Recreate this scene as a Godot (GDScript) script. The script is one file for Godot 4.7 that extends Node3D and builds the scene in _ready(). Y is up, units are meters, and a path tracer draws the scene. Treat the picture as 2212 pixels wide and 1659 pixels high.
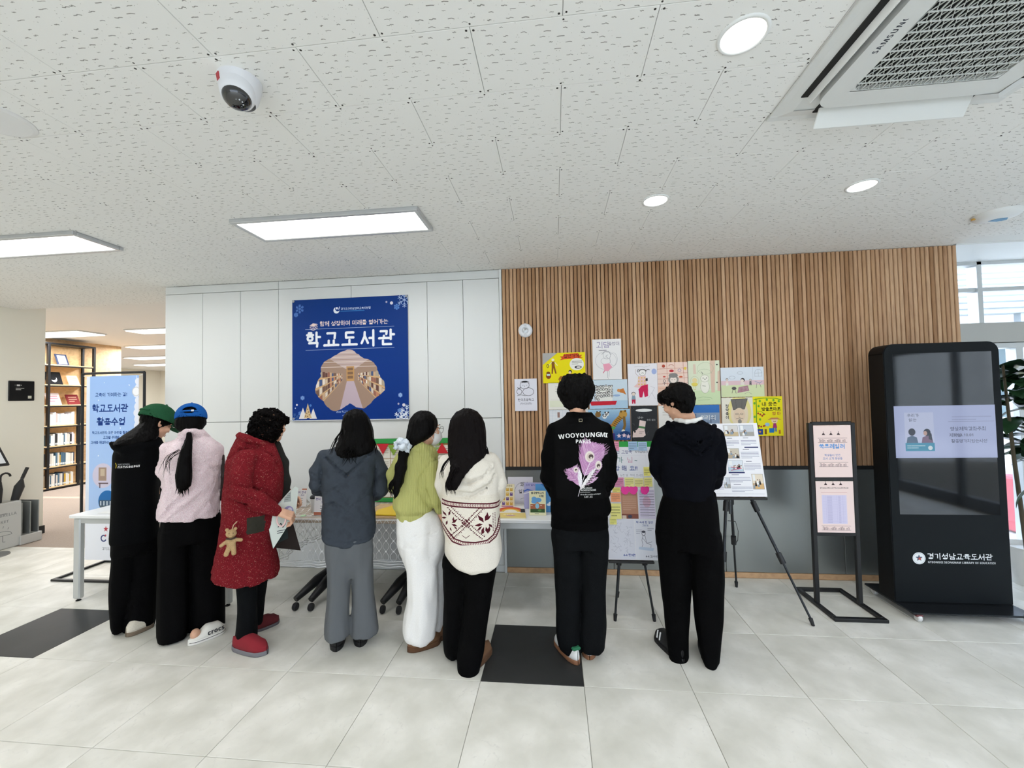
extends Node3D

var rng := RandomNumberGenerator.new()
var M := {}          # materials by name
var latin: RID       # font used for flat lettering
var latin_bold: RID
var serif_bold: RID

func _ready():
	rng.seed = 7
	# camera
	var cam := Camera3D.new()
	cam.name = "camera"
	cam.fov = 86.28
	cam.near = .02
	cam.far = 200.0
	cam.position = Vector3(0, 1.66, 0)
	cam.rotation_order = EULER_ORDER_YXZ
	cam.rotation = Vector3(.0310, .1036, -.0209)
	add_child(cam)
	cam.current = true
	# sky and exposure
	var sky_mat := ProceduralSkyMaterial.new()
	sky_mat.sky_top_color = Color(.72, .80, .92)
	sky_mat.sky_horizon_color = Color(.93, .95, .98)
	sky_mat.ground_bottom_color = Color(.5, .5, .5)
	sky_mat.ground_horizon_color = Color(.8, .8, .8)
	sky_mat.sun_angle_max = .0
	sky_mat.sky_energy_multiplier = 2.6
	var env := Environment.new()
	env.background_mode = Environment.BG_SKY
	env.sky = Sky.new()
	env.sky.sky_material = sky_mat
	env.tonemap_mode = Environment.TONE_MAPPER_LINEAR
	env.tonemap_exposure = EXPOSURE
	env.sdfgi_enabled = true
	env.ssao_enabled = true
	env.ssil_enabled = true
	var we := WorldEnvironment.new()
	we.name = "world"
	we.environment = env
	add_child(we)
	# sun over the roof, on the yard and the buildings outside
	var sun := DirectionalLight3D.new()
	sun.name = "sun"
	sun.light_energy = 1.6
	sun.light_color = Color(1.0, .97, .92)
	sun.light_angular_distance = .6
	sun.shadow_enabled = true
	sun.rotation = Vector3(deg_to_rad(-52), deg_to_rad(-24), 0)
	add_child(sun)
	set_up()
	structure()
	lamps()
	library()
	outdoors()
	furniture()
	table_things()
	wall_things()
	people()

const EXPOSURE := .88
const CH := 2.895    # ceiling height
const WZ := -3.9     # face of the back wall

# ---------------------------------------------------------------- nodes
func add(o: Node, parent: Node = self) -> Node:
	parent.add_child(o, true)
	return o

func tag(o: Node, label: String, category: String, group := "") -> Node:
	o.set_meta("label", label)
	o.set_meta("category", category)
	if group:
		o.set_meta("group", group)
	return o

# a Node3D at the base of a thing; parts are given in room coordinates
func thing(called: String, label: String, category: String, at := Vector3.ZERO, group := "") -> Node3D:
	var o := Node3D.new()
	o.name = called
	o.position = at
	add(o)
	tag(o, label, category, group)
	return o

# commits a SurfaceTool or Mesh as one named part; geometry in room coordinates under a thing
func part(called: String, src, mat: Material, parent: Node = self, room := true) -> MeshInstance3D:
	var o := MeshInstance3D.new()
	o.name = called
	if src is SurfaceTool:
		src.generate_normals()
		src.set_material(mat)
		o.mesh = src.commit()
	else:
		o.mesh = src
		if mat:
			o.material_override = mat
	add(o, parent)
	if room and parent != self and parent is Node3D and not parent is MeshInstance3D:
		o.position = -(parent as Node3D).position
	return o

func struct(called: String, src, mat: Material, parent: Node = self) -> MeshInstance3D:
	var o := part(called, src, mat, parent)
	if parent == self:
		o.set_meta("kind", "structure")
	return o

# ---------------------------------------------------------------- shapes
func S() -> SurfaceTool:
	var st := SurfaceTool.new()
	st.begin(Mesh.PRIMITIVE_TRIANGLES)
	st.set_smooth_group(-1)
	return st

func tri(st: SurfaceTool, a: Vector3, b: Vector3, c: Vector3, ua := Vector2.ZERO, ub := Vector2.ZERO, uc := Vector2.ZERO):
	st.set_uv(ua); st.add_vertex(a)
	st.set_uv(ub); st.add_vertex(b)
	st.set_uv(uc); st.add_vertex(c)

# a b c d clockwise as seen from the front; uv a=(0,0) b=(1,0) c=(1,1) d=(0,1) of the rect
func quad(st: SurfaceTool, a: Vector3, b: Vector3, c: Vector3, d: Vector3, r := Rect2(0, 0, 1, 1)):
	var p := r.position
	var q := r.end
	tri(st, a, b, c, p, Vector2(q.x, p.y), q)
	tri(st, a, c, d, p, q, Vector2(p.x, q.y))

func bx(st: SurfaceTool, c: Vector3, s: Vector3, ch := .0, b := Basis.IDENTITY):
	var h := s / 2.0
	ch = minf(ch, minf(h.x, minf(h.y, h.z)) * .95)
	var f := func(x, y, z): return c + b * Vector3(x, y, z)
	for ax in 3:
		for sg in [-1.0, 1.0]:
			var n := Vector3.ZERO; n[ax] = sg
			var u := Vector3.ZERO; u[(ax + 1) % 3] = 1.0
			var v := n.cross(u)
			var hu: float = h[(ax + 1) % 3] - ch
			var hv: float = h[(ax + 2) % 3] - ch
			var o: Vector3 = n * h[ax]
			var p: Array = []
			for k in [[-1, 1], [1, 1], [1, -1], [-1, -1]]:
				p.append(c + b * (o + u * hu * k[0] + v * hv * k[1]))
			quad(st, p[0], p[1], p[2], p[3], Rect2(0, 0, 2 * hu, 2 * hv))
	if ch <= .0:
		return
	for ax in 3:
		var a1 := (ax + 1) % 3
		var a2 := (ax + 2) % 3
		for s1 in [-1.0, 1.0]:
			for s2 in [-1.0, 1.0]:
				var p := []
				for k in [[-1, 0], [1, 0], [1, 1], [-1, 1]]:
					var w := Vector3.ZERO
					w[ax] = (h[ax] - ch) * k[0]
					w[a1] = s1 * (h[a1] - (ch if k[1] == 1 else .0))
					w[a2] = s2 * (h[a2] - (.0 if k[1] == 1 else ch))
					p.append(c + b * w)
				if s1 * s2 > 0:
					quad(st, p[3], p[2], p[1], p[0])
				else:
					quad(st, p[0], p[1], p[2], p[3])
	for sx in [-1.0, 1.0]:
		for sy in [-1.0, 1.0]:
			for sz in [-1.0, 1.0]:
				var a: Vector3 = f.call(sx * h.x, sy * (h.y - ch), sz * (h.z - ch))
				var bb: Vector3 = f.call(sx * (h.x - ch), sy * h.y, sz * (h.z - ch))
				var cc: Vector3 = f.call(sx * (h.x - ch), sy * (h.y - ch), sz * h.z)
				if sx * sy * sz > 0:
					tri(st, a, cc, bb)
				else:
					tri(st, a, bb, cc)

# box between two corners
func bb(st: SurfaceTool, a: Vector3, b: Vector3, ch := .0):
	bx(st, (a + b) / 2.0, (b - a).abs(), ch)

# square bar from a to b
func bar(st: SurfaceTool, a: Vector3, b: Vector3, w: float, t: float, ch := .0, side := Vector3.RIGHT):
	var z := (b - a).normalized()
	var x := side - z * side.dot(z)
	if x.length() < .01:
		x = Vector3.BACK - z * Vector3.BACK.dot(z)
	x = x.normalized()
	bx(st, (a + b) / 2.0, Vector3(w, t, a.distance_to(b)), ch, Basis(x, z.cross(x), z))

func tube(st: SurfaceTool, pts: Array, rad, sides := 8, cap := true, flat := 1.0):
	st.set_smooth_group(1)
	var n := pts.size()
	var rings := []
	var up := Vector3.UP
	var t0: Vector3 = (pts[1] - pts[0]).normalized()
	if absf(t0.dot(up)) > .9:
		up = Vector3.RIGHT
	for i in n:
		var t: Vector3 = (pts[mini(i + 1, n - 1)] - pts[maxi(i - 1, 0)]).normalized()
		var x := up.cross(t).normalized()
		var y := t.cross(x)
		up = y
		var r: float = rad[i] if rad is Array else rad
		var ring := []
		for k in sides:
			var a := TAU * k / sides
			ring.append(pts[i] + x * cos(a) * r + y * sin(a) * r * flat)
		rings.append(ring)
	var l := .0
	for i in n - 1:
		var l2: float = l + pts[i].distance_to(pts[i + 1])
		for k in sides:
			var k2 := (k + 1) % sides
			quad(st, rings[i][k], rings[i + 1][k], rings[i + 1][k2], rings[i][k2], Rect2(l, float(k) / sides, l2 - l, 1.0 / sides))
		l = l2
	if cap:
		st.set_smooth_group(-1)
		for k in sides:
			var k2 := (k + 1) % sides
			tri(st, pts[0], rings[0][k], rings[0][k2])
			tri(st, pts[n - 1], rings[n - 1][k2], rings[n - 1][k])
	st.set_smooth_group(-1)

# profile of Vector2(radius, height) turned round the y axis of b at c
func lathe(st: SurfaceTool, prof: Array, c: Vector3, sides := 24, b := Basis.IDENTITY, smooth := false):
	st.set_smooth_group(2 if smooth else -1)
	for i in prof.size() - 1:
		var p: Vector2 = prof[i]
		var q: Vector2 = prof[i + 1]
		if not smooth:
			st.set_smooth_group(10 + i)
		for k in sides:
			var a := TAU * k / sides
			var a2 := TAU * (k + 1) / sides
			var v := func(w: Vector2, g: float): return c + b * Vector3(cos(g) * w.x, w.y, sin(g) * w.x)
			if p.x > .0:
				tri(st, v.call(p, a), v.call(q, a2) if q.x > .0 else v.call(q, a), v.call(p, a2))
			if q.x > .0:
				tri(st, v.call(p, a), v.call(q, a), v.call(q, a2))
	st.set_smooth_group(-1)

# outline extruded along the z axis of b, front face at z = d
func prism(st: SurfaceTool, pts: PackedVector2Array, o: Vector3, d: float, b := Basis.IDENTITY, uv := Rect2()):
	var ix := Geometry2D.triangulate_polygon(pts)
	var v := func(p: Vector2, z: float): return o + b * Vector3(p.x, p.y, z)
	var u := func(p: Vector2): return Vector2((p.x - uv.position.x) / uv.size.x, (uv.position.y - p.y) / uv.size.y) if uv.size.x > 0 else Vector2.ZERO
	for i in range(0, ix.size(), 3):
		var p := pts[ix[i]]
		var q := pts[ix[i + 1]]
		var r := pts[ix[i + 2]]
		if (q - p).cross(r - p) > 0:
			var t := q; q = r; r = t
		tri(st, v.call(p, d), v.call(q, d), v.call(r, d), u.call(p), u.call(q), u.call(r))
		tri(st, v.call(p, .0), v.call(r, .0), v.call(q, .0))
	var ccw := not Geometry2D.is_polygon_clockwise(pts)
	for i in pts.size():
		var p := pts[i]
		var q := pts[(i + 1) % pts.size()]
		if ccw:
			var t := q; q = p; p = t
		quad(st, v.call(p, d), v.call(p, .0), v.call(q, .0), v.call(q, d))

# ---------------------------------------------------------------- materials
func mat(col: Color, rough := .8, metal := .0, tex: Texture2D = null, spec := .5) -> StandardMaterial3D:
	var m := StandardMaterial3D.new()
	m.albedo_color = col
	m.roughness = rough
	m.metallic = metal
	m.metallic_specular = spec
	if tex:
		m.albedo_texture = tex
	return m

func hexm(h: String, rough := .8, metal := .0, spec := .5) -> StandardMaterial3D:
	return mat(Color(h), rough, metal, null, spec)

func print_mat(tex: Texture2D, rough := .6) -> StandardMaterial3D:
	var m := mat(Color.WHITE, rough, .0, tex, .4)
	m.texture_repeat = false
	m.metallic_specular = .25
	return m

func glow(col: Color, e: float) -> StandardMaterial3D:
	var m := mat(Color(.9, .9, .9), .6)
	m.emission_enabled = true
	m.emission = col
	m.emission_energy_multiplier = e
	return m

func noise_tex(freq: float, ramp: Array, size := 512, oct := 4, seed := 1, normal := .0, kind := FastNoiseLite.TYPE_SIMPLEX_SMOOTH) -> NoiseTexture2D:
	var t := NoiseTexture2D.new()
	var n := FastNoiseLite.new()
	n.seed = seed
	n.noise_type = kind
	n.frequency = freq
	n.fractal_octaves = oct
	t.noise = n
	t.width = size
	t.height = size
	t.seamless = true
	if normal > .0:
		t.as_normal_map = true
		t.bump_strength = normal
	elif ramp.size() > 0:
		var g := Gradient.new()
		g.offsets = PackedFloat32Array(range(ramp.size()).map(func(i): return float(i) / (ramp.size() - 1)))
		g.colors = PackedColorArray(ramp)
		t.color_ramp = g
	return t

# material laid on by position in the thing's own space, scale = repeats per metre
func cloth(tex: Texture2D, scale: Vector3, rough := .9, tint := Color.WHITE, bump: Texture2D = null, depth := .6, sheen := .0) -> StandardMaterial3D:
	var m := mat(tint, rough, .0, tex, .25)
	m.uv1_triplanar = true
	m.uv1_scale = scale
	m.uv1_triplanar_sharpness = 4.0
	m.metallic_specular = .2
	if bump:
		m.normal_enabled = true
		m.normal_texture = bump
		m.normal_scale = depth
	if sheen > .0:
		m.rim_enabled = true
		m.rim = sheen
		m.rim_tint = .7
	return m

# board with a print on its face: tl top-left corner, r right edge vector, d down edge vector, t thickness behind
func board_mesh(tl: Vector3, r: Vector3, d: Vector3, t: float, face: Material, side: Material, uv := Rect2(0, 0, 1, 1)) -> ArrayMesh:
	var n := d.cross(r).normalized()
	var f := S()
	quad(f, tl, tl + r, tl + r + d, tl + d, uv)
	f.generate_normals()
	f.set_material(face)
	var mesh := f.commit()
	var g := S()
	var b := -n * t
	quad(g, tl + b + r, tl + b, tl + b + d, tl + b + r + d)
	quad(g, tl, tl + b, tl + r + b, tl + r)
	quad(g, tl + r, tl + r + b, tl + r + d + b, tl + r + d)
	quad(g, tl + r + d, tl + r + d + b, tl + d + b, tl + d)
	quad(g, tl + d, tl + d + b, tl + b, tl)
	g.generate_normals()
	g.set_material(side)
	g.commit(mesh)
	return mesh

# ---------------------------------------------------------------- flat print: a canvas drawn at twice its size
class Pic:
	var im: Image
	var k: float
	var w: float
	var h: float
	func _init(width: float, height: float, bg: Color, px := 2.0):
		w = width; h = height; k = px
		im = Image.create_empty(int(w * k), int(h * k), false, Image.FORMAT_RGBA8)
		im.fill(bg)
	func rect(x, y, ww, hh, c: Color):
		im.fill_rect(Rect2i(int(x * k), int(y * k), maxi(1, int(ww * k)), maxi(1, int(hh * k))), c)
	func poly(pts: PackedVector2Array, c: Color):
		polys([pts], c)
	# even-odd fill of several outlines
	func polys(ps: Array, c: Color):
		var y0 := 1e9
		var y1 := -1e9
		for p in ps:
			for v in p:
				y0 = minf(y0, v.y); y1 = maxf(y1, v.y)
		var a := clampi(int(floor(y0 * k)), 0, im.get_height())
		var b := clampi(int(ceil(y1 * k)), 0, im.get_height())
		for y in range(a, b):
			var yy := (y + .5) / k
			var xs := []
			for p in ps:
				var n: int = p.size()
				for i in n:
					var u: Vector2 = p[i]
					var v: Vector2 = p[(i + 1) % n]
					if (u.y <= yy) != (v.y <= yy):
						xs.append((u.x + (yy - u.y) / (v.y - u.y) * (v.x - u.x)) * k)
			xs.sort()
			for i in range(0, xs.size() - 1, 2):
				var x0 := int(round(xs[i]))
				var x1 := int(round(xs[i + 1]))
				if x1 <= x0:
					x1 = x0 + 1
				im.fill_rect(Rect2i(x0, y, x1 - x0, 1), c)
	func dot(x: float, y: float, rx: float, c: Color, ry := -1.0):
		if ry < .0:
			ry = rx
		var a := int(floor((y - ry) * k))
		var b := int(ceil((y + ry) * k))
		for j in range(maxi(a, 0), mini(b + 1, im.get_height())):
			var t := ((j + .5) / k - y) / ry
			if absf(t) < 1.0:
				var hw := rx * sqrt(1.0 - t * t) * k
				var x0 := int(round(x * k - hw))
				im.fill_rect(Rect2i(x0, j, maxi(1, int(round(hw * 2.0))), 1), c)
	func line(pts: Array, wd: float, c: Color, round := true):
		for i in pts.size() - 1:
			var a: Vector2 = pts[i]
			var b: Vector2 = pts[i + 1]
			var d := b - a
			if d.length() < .001:
				continue
			var n := Vector2(-d.y, d.x).normalized() * wd * .5
			if absf(d.x) < .001 or absf(d.y) < .001:
				var e := d.normalized() * (wd * .5 if not round else .0)
				var p := Vector2(minf(a.x - e.x, b.x + e.x), minf(a.y - e.y, b.y + e.y)) - n.abs()
				var q := Vector2(maxf(a.x - e.x, b.x + e.x), maxf(a.y - e.y, b.y + e.y)) + n.abs()
				rect(p.x, p.y, q.x - p.x, q.y - p.y, c)
			else:
				poly(PackedVector2Array([a + n, b + n, b - n, a - n]), c)
		if round and wd * k > 2.5:
			for p in pts:
				dot(p.x, p.y, wd * .5, c)
	func ring(x: float, y: float, rx: float, ry: float, wd: float, c: Color, a0 := .0, a1 := TAU):
		var p := []
		var n := 22
		for i in n + 1:
			var a := a0 + (a1 - a0) * i / n
			p.append(Vector2(x + cos(a) * rx, y + sin(a) * ry))
		line(p, wd, c)
	# rows of illegible small print
	func greek(x: float, y: float, ww: float, rows: int, pitch: float, c: Color, seed := 1):
		var r := RandomNumberGenerator.new()
		r.seed = seed
		for i in rows:
			var xx := x
			var end: float = x + ww * (1.0 if i < rows - 1 else .6)
			while xx < end:
				var l := pitch * r.randf_range(.5, 2.4)
				line([Vector2(xx, y + i * pitch), Vector2(minf(xx + l, end), y + i * pitch)], pitch * .34, c, false)
				xx += l + pitch * .35
	# a wobbly hand-drawn line
	func sketch(pts: Array, wd: float, c: Color, amp := .6, seed := 3):
		var r := RandomNumberGenerator.new()
		r.seed = seed
		var q := []
		for i in pts.size():
			q.append(pts[i] + Vector2(r.randf_range(-amp, amp), r.randf_range(-amp, amp)))
		line(q, wd, c)
	func done() -> ImageTexture:
		var o := im.duplicate() as Image
		o.resize(int(w * k / 2.0), int(h * k / 2.0), Image.INTERPOLATE_BILINEAR)
		return ImageTexture.create_from_image(o)

# Hangul: every jamo as strokes on a grid of ten; "O" is a ring
const CHO := ["ㄱ", "ㄲ", "ㄴ", "ㄷ", "ㄸ", "ㄹ", "ㅁ", "ㅂ", "ㅃ", "ㅅ", "ㅆ", "ㅇ", "ㅈ", "ㅉ", "ㅊ", "ㅋ", "ㅌ", "ㅍ", "ㅎ"]
const JONG := ["", "ㄱ", "ㄲ", "ㄱㅅ", "ㄴ", "ㄴㅈ", "ㄴㅎ", "ㄷ", "ㄹ", "ㄹㄱ", "ㄹㅁ", "ㄹㅂ", "ㄹㅅ", "ㄹㅌ", "ㄹㅍ", "ㄹㅎ", "ㅁ", "ㅂ", "ㅂㅅ", "ㅅ", "ㅆ", "ㅇ", "ㅈ", "ㅊ", "ㅋ", "ㅌ", "ㅍ", "ㅎ"]
# vowel: standing strokes / lying strokes
const JUNG := ["a", "ae", "ya", "yae", "eo", "e", "yeo", "ye", "o", "o+a", "o+ae", "o+i", "yo", "u", "u+eo", "u+e", "u+i", "yu", "eu", "eu+i", "i"]
const JAMO := {
	"ㄱ": "1,1 9,1 8.5,9", "ㄴ": "1.5,1 1.5,9 9,9", "ㄷ": "9,1 1.5,1 1.5,9 9,9", "ㄹ": "1,1 9,1 9,5 1.3,5 1.3,9 9,9", "ㅁ": "1,1 9,1 9,9 1,9 1,1",
	"ㅂ": "1,.5 1,9 9,9 9,.5|1,5 9,5", "ㅅ": "5,.5 4.6,4 .5,9.5|5,3.5 9.5,9.5", "ㅇ": "O", "ㅈ": "1,1 9,1 5,4.6 .6,9.6|5,4.4 9.4,9.6",
	"ㅊ": "3.5,-.8 6.5,-.8|1,2 9,2 5,5.4 .6,9.6|5,5.2 9.4,9.6", "ㅋ": "1,1 9,1 8.5,9.4|1.2,5 8.7,5", "ㅌ": "9,1 1.5,1 1.5,9 9,9|1.5,5 8.5,5", "ㅍ": ".8,1 9.2,1|.6,9 9.4,9|3,1 3,9|7,1 7,9",
	"ㅎ": "3.2,-.8 6.8,-.8|.6,2 9.4,2|o",
}
const STAND := {
	"a": "4,0 4,10|4,5 9.5,5", "ae": "2.5,0 2.5,10|8.5,0 8.5,10|2.5,5 8.5,5", "ya": "4,0 4,10|4,3.3 9.5,3.3|4,6.6 9.5,6.6", "yae": "2.5,0 2.5,10|8.5,0 8.5,10|2.5,3.3 8.5,3.3|2.5,6.6 8.5,6.6",
	"eo": "7,0 7,10|1,5 7,5", "e": "5,0 5,10|9,0 9,10|.5,5 5,5", "yeo": "7,0 7,10|1,3.3 7,3.3|1,6.6 7,6.6", "ye": "5,0 5,10|9,0 9,10|.5,3.3 5,3.3|.5,6.6 5,6.6", "i": "6,0 6,10",
}
const LIE := {"o": "0,8 10,8|5,1 5,8", "yo": "0,8 10,8|3.2,1 3.2,8|6.8,1 6.8,8", "u": "0,2 10,2|5,2 5,10", "yu": "0,2 10,2|3.2,2 3.2,10|6.8,2 6.8,10", "eu": "0,5 10,5"}

func strokes(p: Pic, d: String, r: Rect2, wd: float, c: Color):
	for s in d.split("|"):
		if s == "O" or s == "o":
			var rr := Rect2(r.position + wd * Vector2(.5, .5), r.size - wd * Vector2.ONE) if s == "O" else Rect2(r.position + Vector2(r.size.x * .14, r.size.y * .38), Vector2(r.size.x * .72, r.size.y * .6))
			var ctr := rr.get_center()
			p.ring(ctr.x, ctr.y, rr.size.x / 2.0, rr.size.y / 2.0, wd, c)
			continue
		var pts := []
		for q in s.split(" "):
			var xy := q.split(",")
			pts.append(r.position + Vector2(float(xy[0]), float(xy[1])) / 10.0 * r.size)
		p.line(pts, wd, c)

func jamo(p: Pic, s: String, r: Rect2, wd: float, c: Color):
	if s in ["ㄲ", "ㄸ", "ㅃ", "ㅆ", "ㅉ"]:
		s = {"ㄲ": "ㄱㄱ", "ㄸ": "ㄷㄷ", "ㅃ": "ㅂㅂ", "ㅆ": "ㅅㅅ", "ㅉ": "ㅈㅈ"}[s]
	var n := s.length()
	for i in n:
		strokes(p, JAMO[s[i]], Rect2(r.position + Vector2(r.size.x / n * i + (.03 * r.size.x if i else .0), 0), Vector2(r.size.x / n * (1.0 if n == 1 else .9), r.size.y)), wd, c)

# writes a line of text from its top-left corner; Hangul by strokes, the rest with the Latin font; returns the width
func write(p: Pic, text: String, x: float, y: float, size: float, c: Color, weight := .1, gap := .08, bold := true) -> float:
	var x0 := x
	var wd := size * weight
	for ch in text:
		var code := ch.unicode_at(0)
		if ch == " ":
			x += size * .38
			continue
		if code < 0xAC00 or code > 0xD7A3:
			x += glyph(p, code, x, y + size * .9, size * 1.0, c, latin_bold if bold else latin) + size * gap * .3
			continue
		code -= 0xAC00
		var cho: String = CHO[code / 588]
		var jung: String = JUNG[(code % 588) / 28]
		var jong: String = JONG[code % 28]
		var hh := .56 if jong else .9
		var b := func(u0, v0, u1, v1): return Rect2(x + u0 * size, y + v0 * size, (u1 - u0) * size, (v1 - v0) * size)
		if jung in STAND:
			jamo(p, cho, b.call(.06, .1, .52, .06 + hh * .88), wd, c)
			strokes(p, STAND[jung], b.call(.56, .04, .98, .06 + hh if jong else .98), wd, c)
		elif jung in LIE:
			jamo(p, cho, b.call(.18, .08, .82, .06 + hh * .46), wd, c)
			strokes(p, LIE[jung], b.call(.03, .08 + hh * .52, .97, .06 + hh), wd, c)
		else:
			var two := jung.split("+")
			jamo(p, cho, b.call(.07, .09, .56, .06 + hh * .46), wd, c)
			strokes(p, LIE[two[0]], b.call(.02, .1 + hh * .52, .64, .06 + hh * .95), wd, c)
			strokes(p, STAND[two[1]], b.call(.62, .04, 1.0, .06 + hh if jong else .98), wd, c)
		if jong:
			jamo(p, jong, b.call(.16, .68, .86, .96), wd, c)
		x += size * (1.0 + gap)
	return x - x0

func width_of(text: String, size: float, gap := .08) -> float:
	var x := .0
	for ch in text:
		var code := ch.unicode_at(0)
		x += size * .38 if ch == " " else (size * (1.0 + gap) if code >= 0xAC00 else glyph_advance(code, size) + size * gap * .3)
	return x

func write_mid(p: Pic, text: String, cx: float, y: float, size: float, c: Color, weight := .1, gap := .08):
	write(p, text, cx - width_of(text, size, gap) / 2.0, y, size, c, weight, gap)

func font_rid(called: String, weight := 400) -> RID:
	var f := SystemFont.new()
	f.font_names = PackedStringArray([called])
	f.font_weight = weight
	fonts_kept.append(f)
	return f.get_rids()[0]

var fonts_kept := []

func glyph_advance(code: int, size: float) -> float:
	var ts := TextServerManager.get_primary_interface()
	return ts.font_get_glyph_advance(latin_bold, 64, ts.font_get_glyph_index(latin_bold, 64, code, 0)).x * size / 64.0

func glyph(p: Pic, code: int, x: float, base: float, size: float, c: Color, font: RID, sx := 1.0, turn := .0) -> float:
	var ts := TextServerManager.get_primary_interface()
	var ix := ts.font_get_glyph_index(font, 64, code, 0)
	var g: Dictionary = ts.font_get_glyph_contours(font, 64, ix)
	var adv: float = ts.font_get_glyph_advance(font, 64, ix).x * size / 64.0 * sx
	if g.is_empty() or not g.has("points"):
		return adv
	var f := size / 64.0
	var outs := []
	var from := 0
	for e in g.contours:
		var raw := []
		for i in range(from, e + 1):
			raw.append(g.points[i])
		from = e + 1
		if raw.size() < 3:
			continue
		# quadratic outline: put the implied points between two controls
		var full := []
		for i in raw.size():
			var a: Vector3 = raw[i]
			var b: Vector3 = raw[(i + 1) % raw.size()]
			full.append(a)
			if int(a.z) == 0 and int(b.z) == 0:
				full.append(Vector3((a.x + b.x) / 2.0, (a.y + b.y) / 2.0, 1))
		while int(full[0].z) == 0:
			full.push_back(full.pop_front())
		var o := PackedVector2Array()
		var n := full.size()
		for i in n:
			var a: Vector3 = full[i]
			if int(a.z) == 0:
				var q0: Vector3 = full[i - 1]
				var q1: Vector3 = full[(i + 1) % n]
				for t in [.25, .5, .75]:
					var u: Vector3 = q0.lerp(a, t).lerp(a.lerp(q1, t), t)
					o.append(Vector2(u.x, u.y))
			else:
				o.append(Vector2(a.x, a.y))
		for i in o.size():
			o[i] = Vector2(x, base) + Vector2(o[i].x * f * sx, o[i].y * f).rotated(turn)
		outs.append(o)
	p.polys(outs, c)
	return adv

func latin_line(p: Pic, text: String, x: float, base: float, size: float, c: Color, font: RID, gap := .0, sx := 1.0) -> float:
	var x0 := x
	for ch in text:
		x += glyph(p, ch.unicode_at(0), x, base, size, c, font, sx) + gap
	return x - x0

# ---------------------------------------------------------------- set-up of shared materials
func set_up():
	latin = font_rid("Droid Sans")
	latin_bold = font_rid("Droid Sans", 700)
	serif_bold = font_rid("Droid Serif", 700)
	M.white = hexm("e9ebe9", .45)
	M.lacquer = hexm("e3e5e3", .38)
	M.cream = hexm("f1efe3", .85)
	M.plaster = hexm("eaeae6", .9)
	M.black = hexm("17181a", .5)
	M.black_metal = hexm("1a1b1d", .42, .2)
	M.steel = hexm("b8babb", .3, .9)
	M.grey_plastic = hexm("c9cbca", .5)
	M.paper = hexm("f2f1ee", .8)
	M.foam = hexm("f4f4f2", .7)
	M.dark = hexm("0c0d0e", .7)
	M.rubber = hexm("202022", .8)
	M.grout = hexm("8f8b80", .95)
	# stone-look floor
	var p := Pic.new(1024, 1024, Color("d3d0c5"), 1.0)
	var n := FastNoiseLite.new()
	n.seed = 11; n.frequency = .004; n.fractal_octaves = 5
	n.domain_warp_enabled = true; n.domain_warp_amplitude = 60.0; n.domain_warp_frequency = .004
	var fine := n.get_seamless_image(1024, 1024)
	n.seed = 31; n.frequency = .011; n.fractal_type = FastNoiseLite.FRACTAL_RIDGED; n.fractal_octaves = 3
	var vein := n.get_seamless_image(1024, 1024)
	var a := fine.get_data()
	var b := vein.get_data()
	var o := PackedByteArray()
	o.resize(1024 * 1024 * 3)
	for i in 1024 * 1024:
		var f := (a[i] - 128.0) / 128.0
		var v := maxf(.0, b[i] - 196.0) / 60.0
		var t := 1.0 + .075 * f - .10 * v * v * maxf(.0, f + .35)
		o[i * 3] = clampi(int(222.0 * t), 0, 255)
		o[i * 3 + 1] = clampi(int(220.0 * t), 0, 255)
		o[i * 3 + 2] = clampi(int(210.0 * (t + .012 * f)), 0, 255)
	var stone := ImageTexture.create_from_image(Image.create_from_data(1024, 1024, false, Image.FORMAT_RGB8, o))
	M.stone = mat(Color.WHITE, .42, .0, stone, .4)
	M.stone_dark = mat(Color(.235, .24, .25), .5, .0, stone, .4)
	M.wood_tex = noise_tex(.012, [Color(.84, .82, .80), Color(.94, .93, .92), Color(.98, .98, .97), Color(.91, .90, .89), Color(1, 1, 1)], 512, 5, 5)
	M.carpet = cloth(noise_tex(.08, [Color("94867a"), Color("ac9e92"), Color("a09286")], 512, 4, 9), Vector3(1.5, 1.5, 1.5), .98)

func slat_mat(tint: Color) -> StandardMaterial3D:
	return mat(tint, .55, .0, M.wood_tex, .35)

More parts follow.
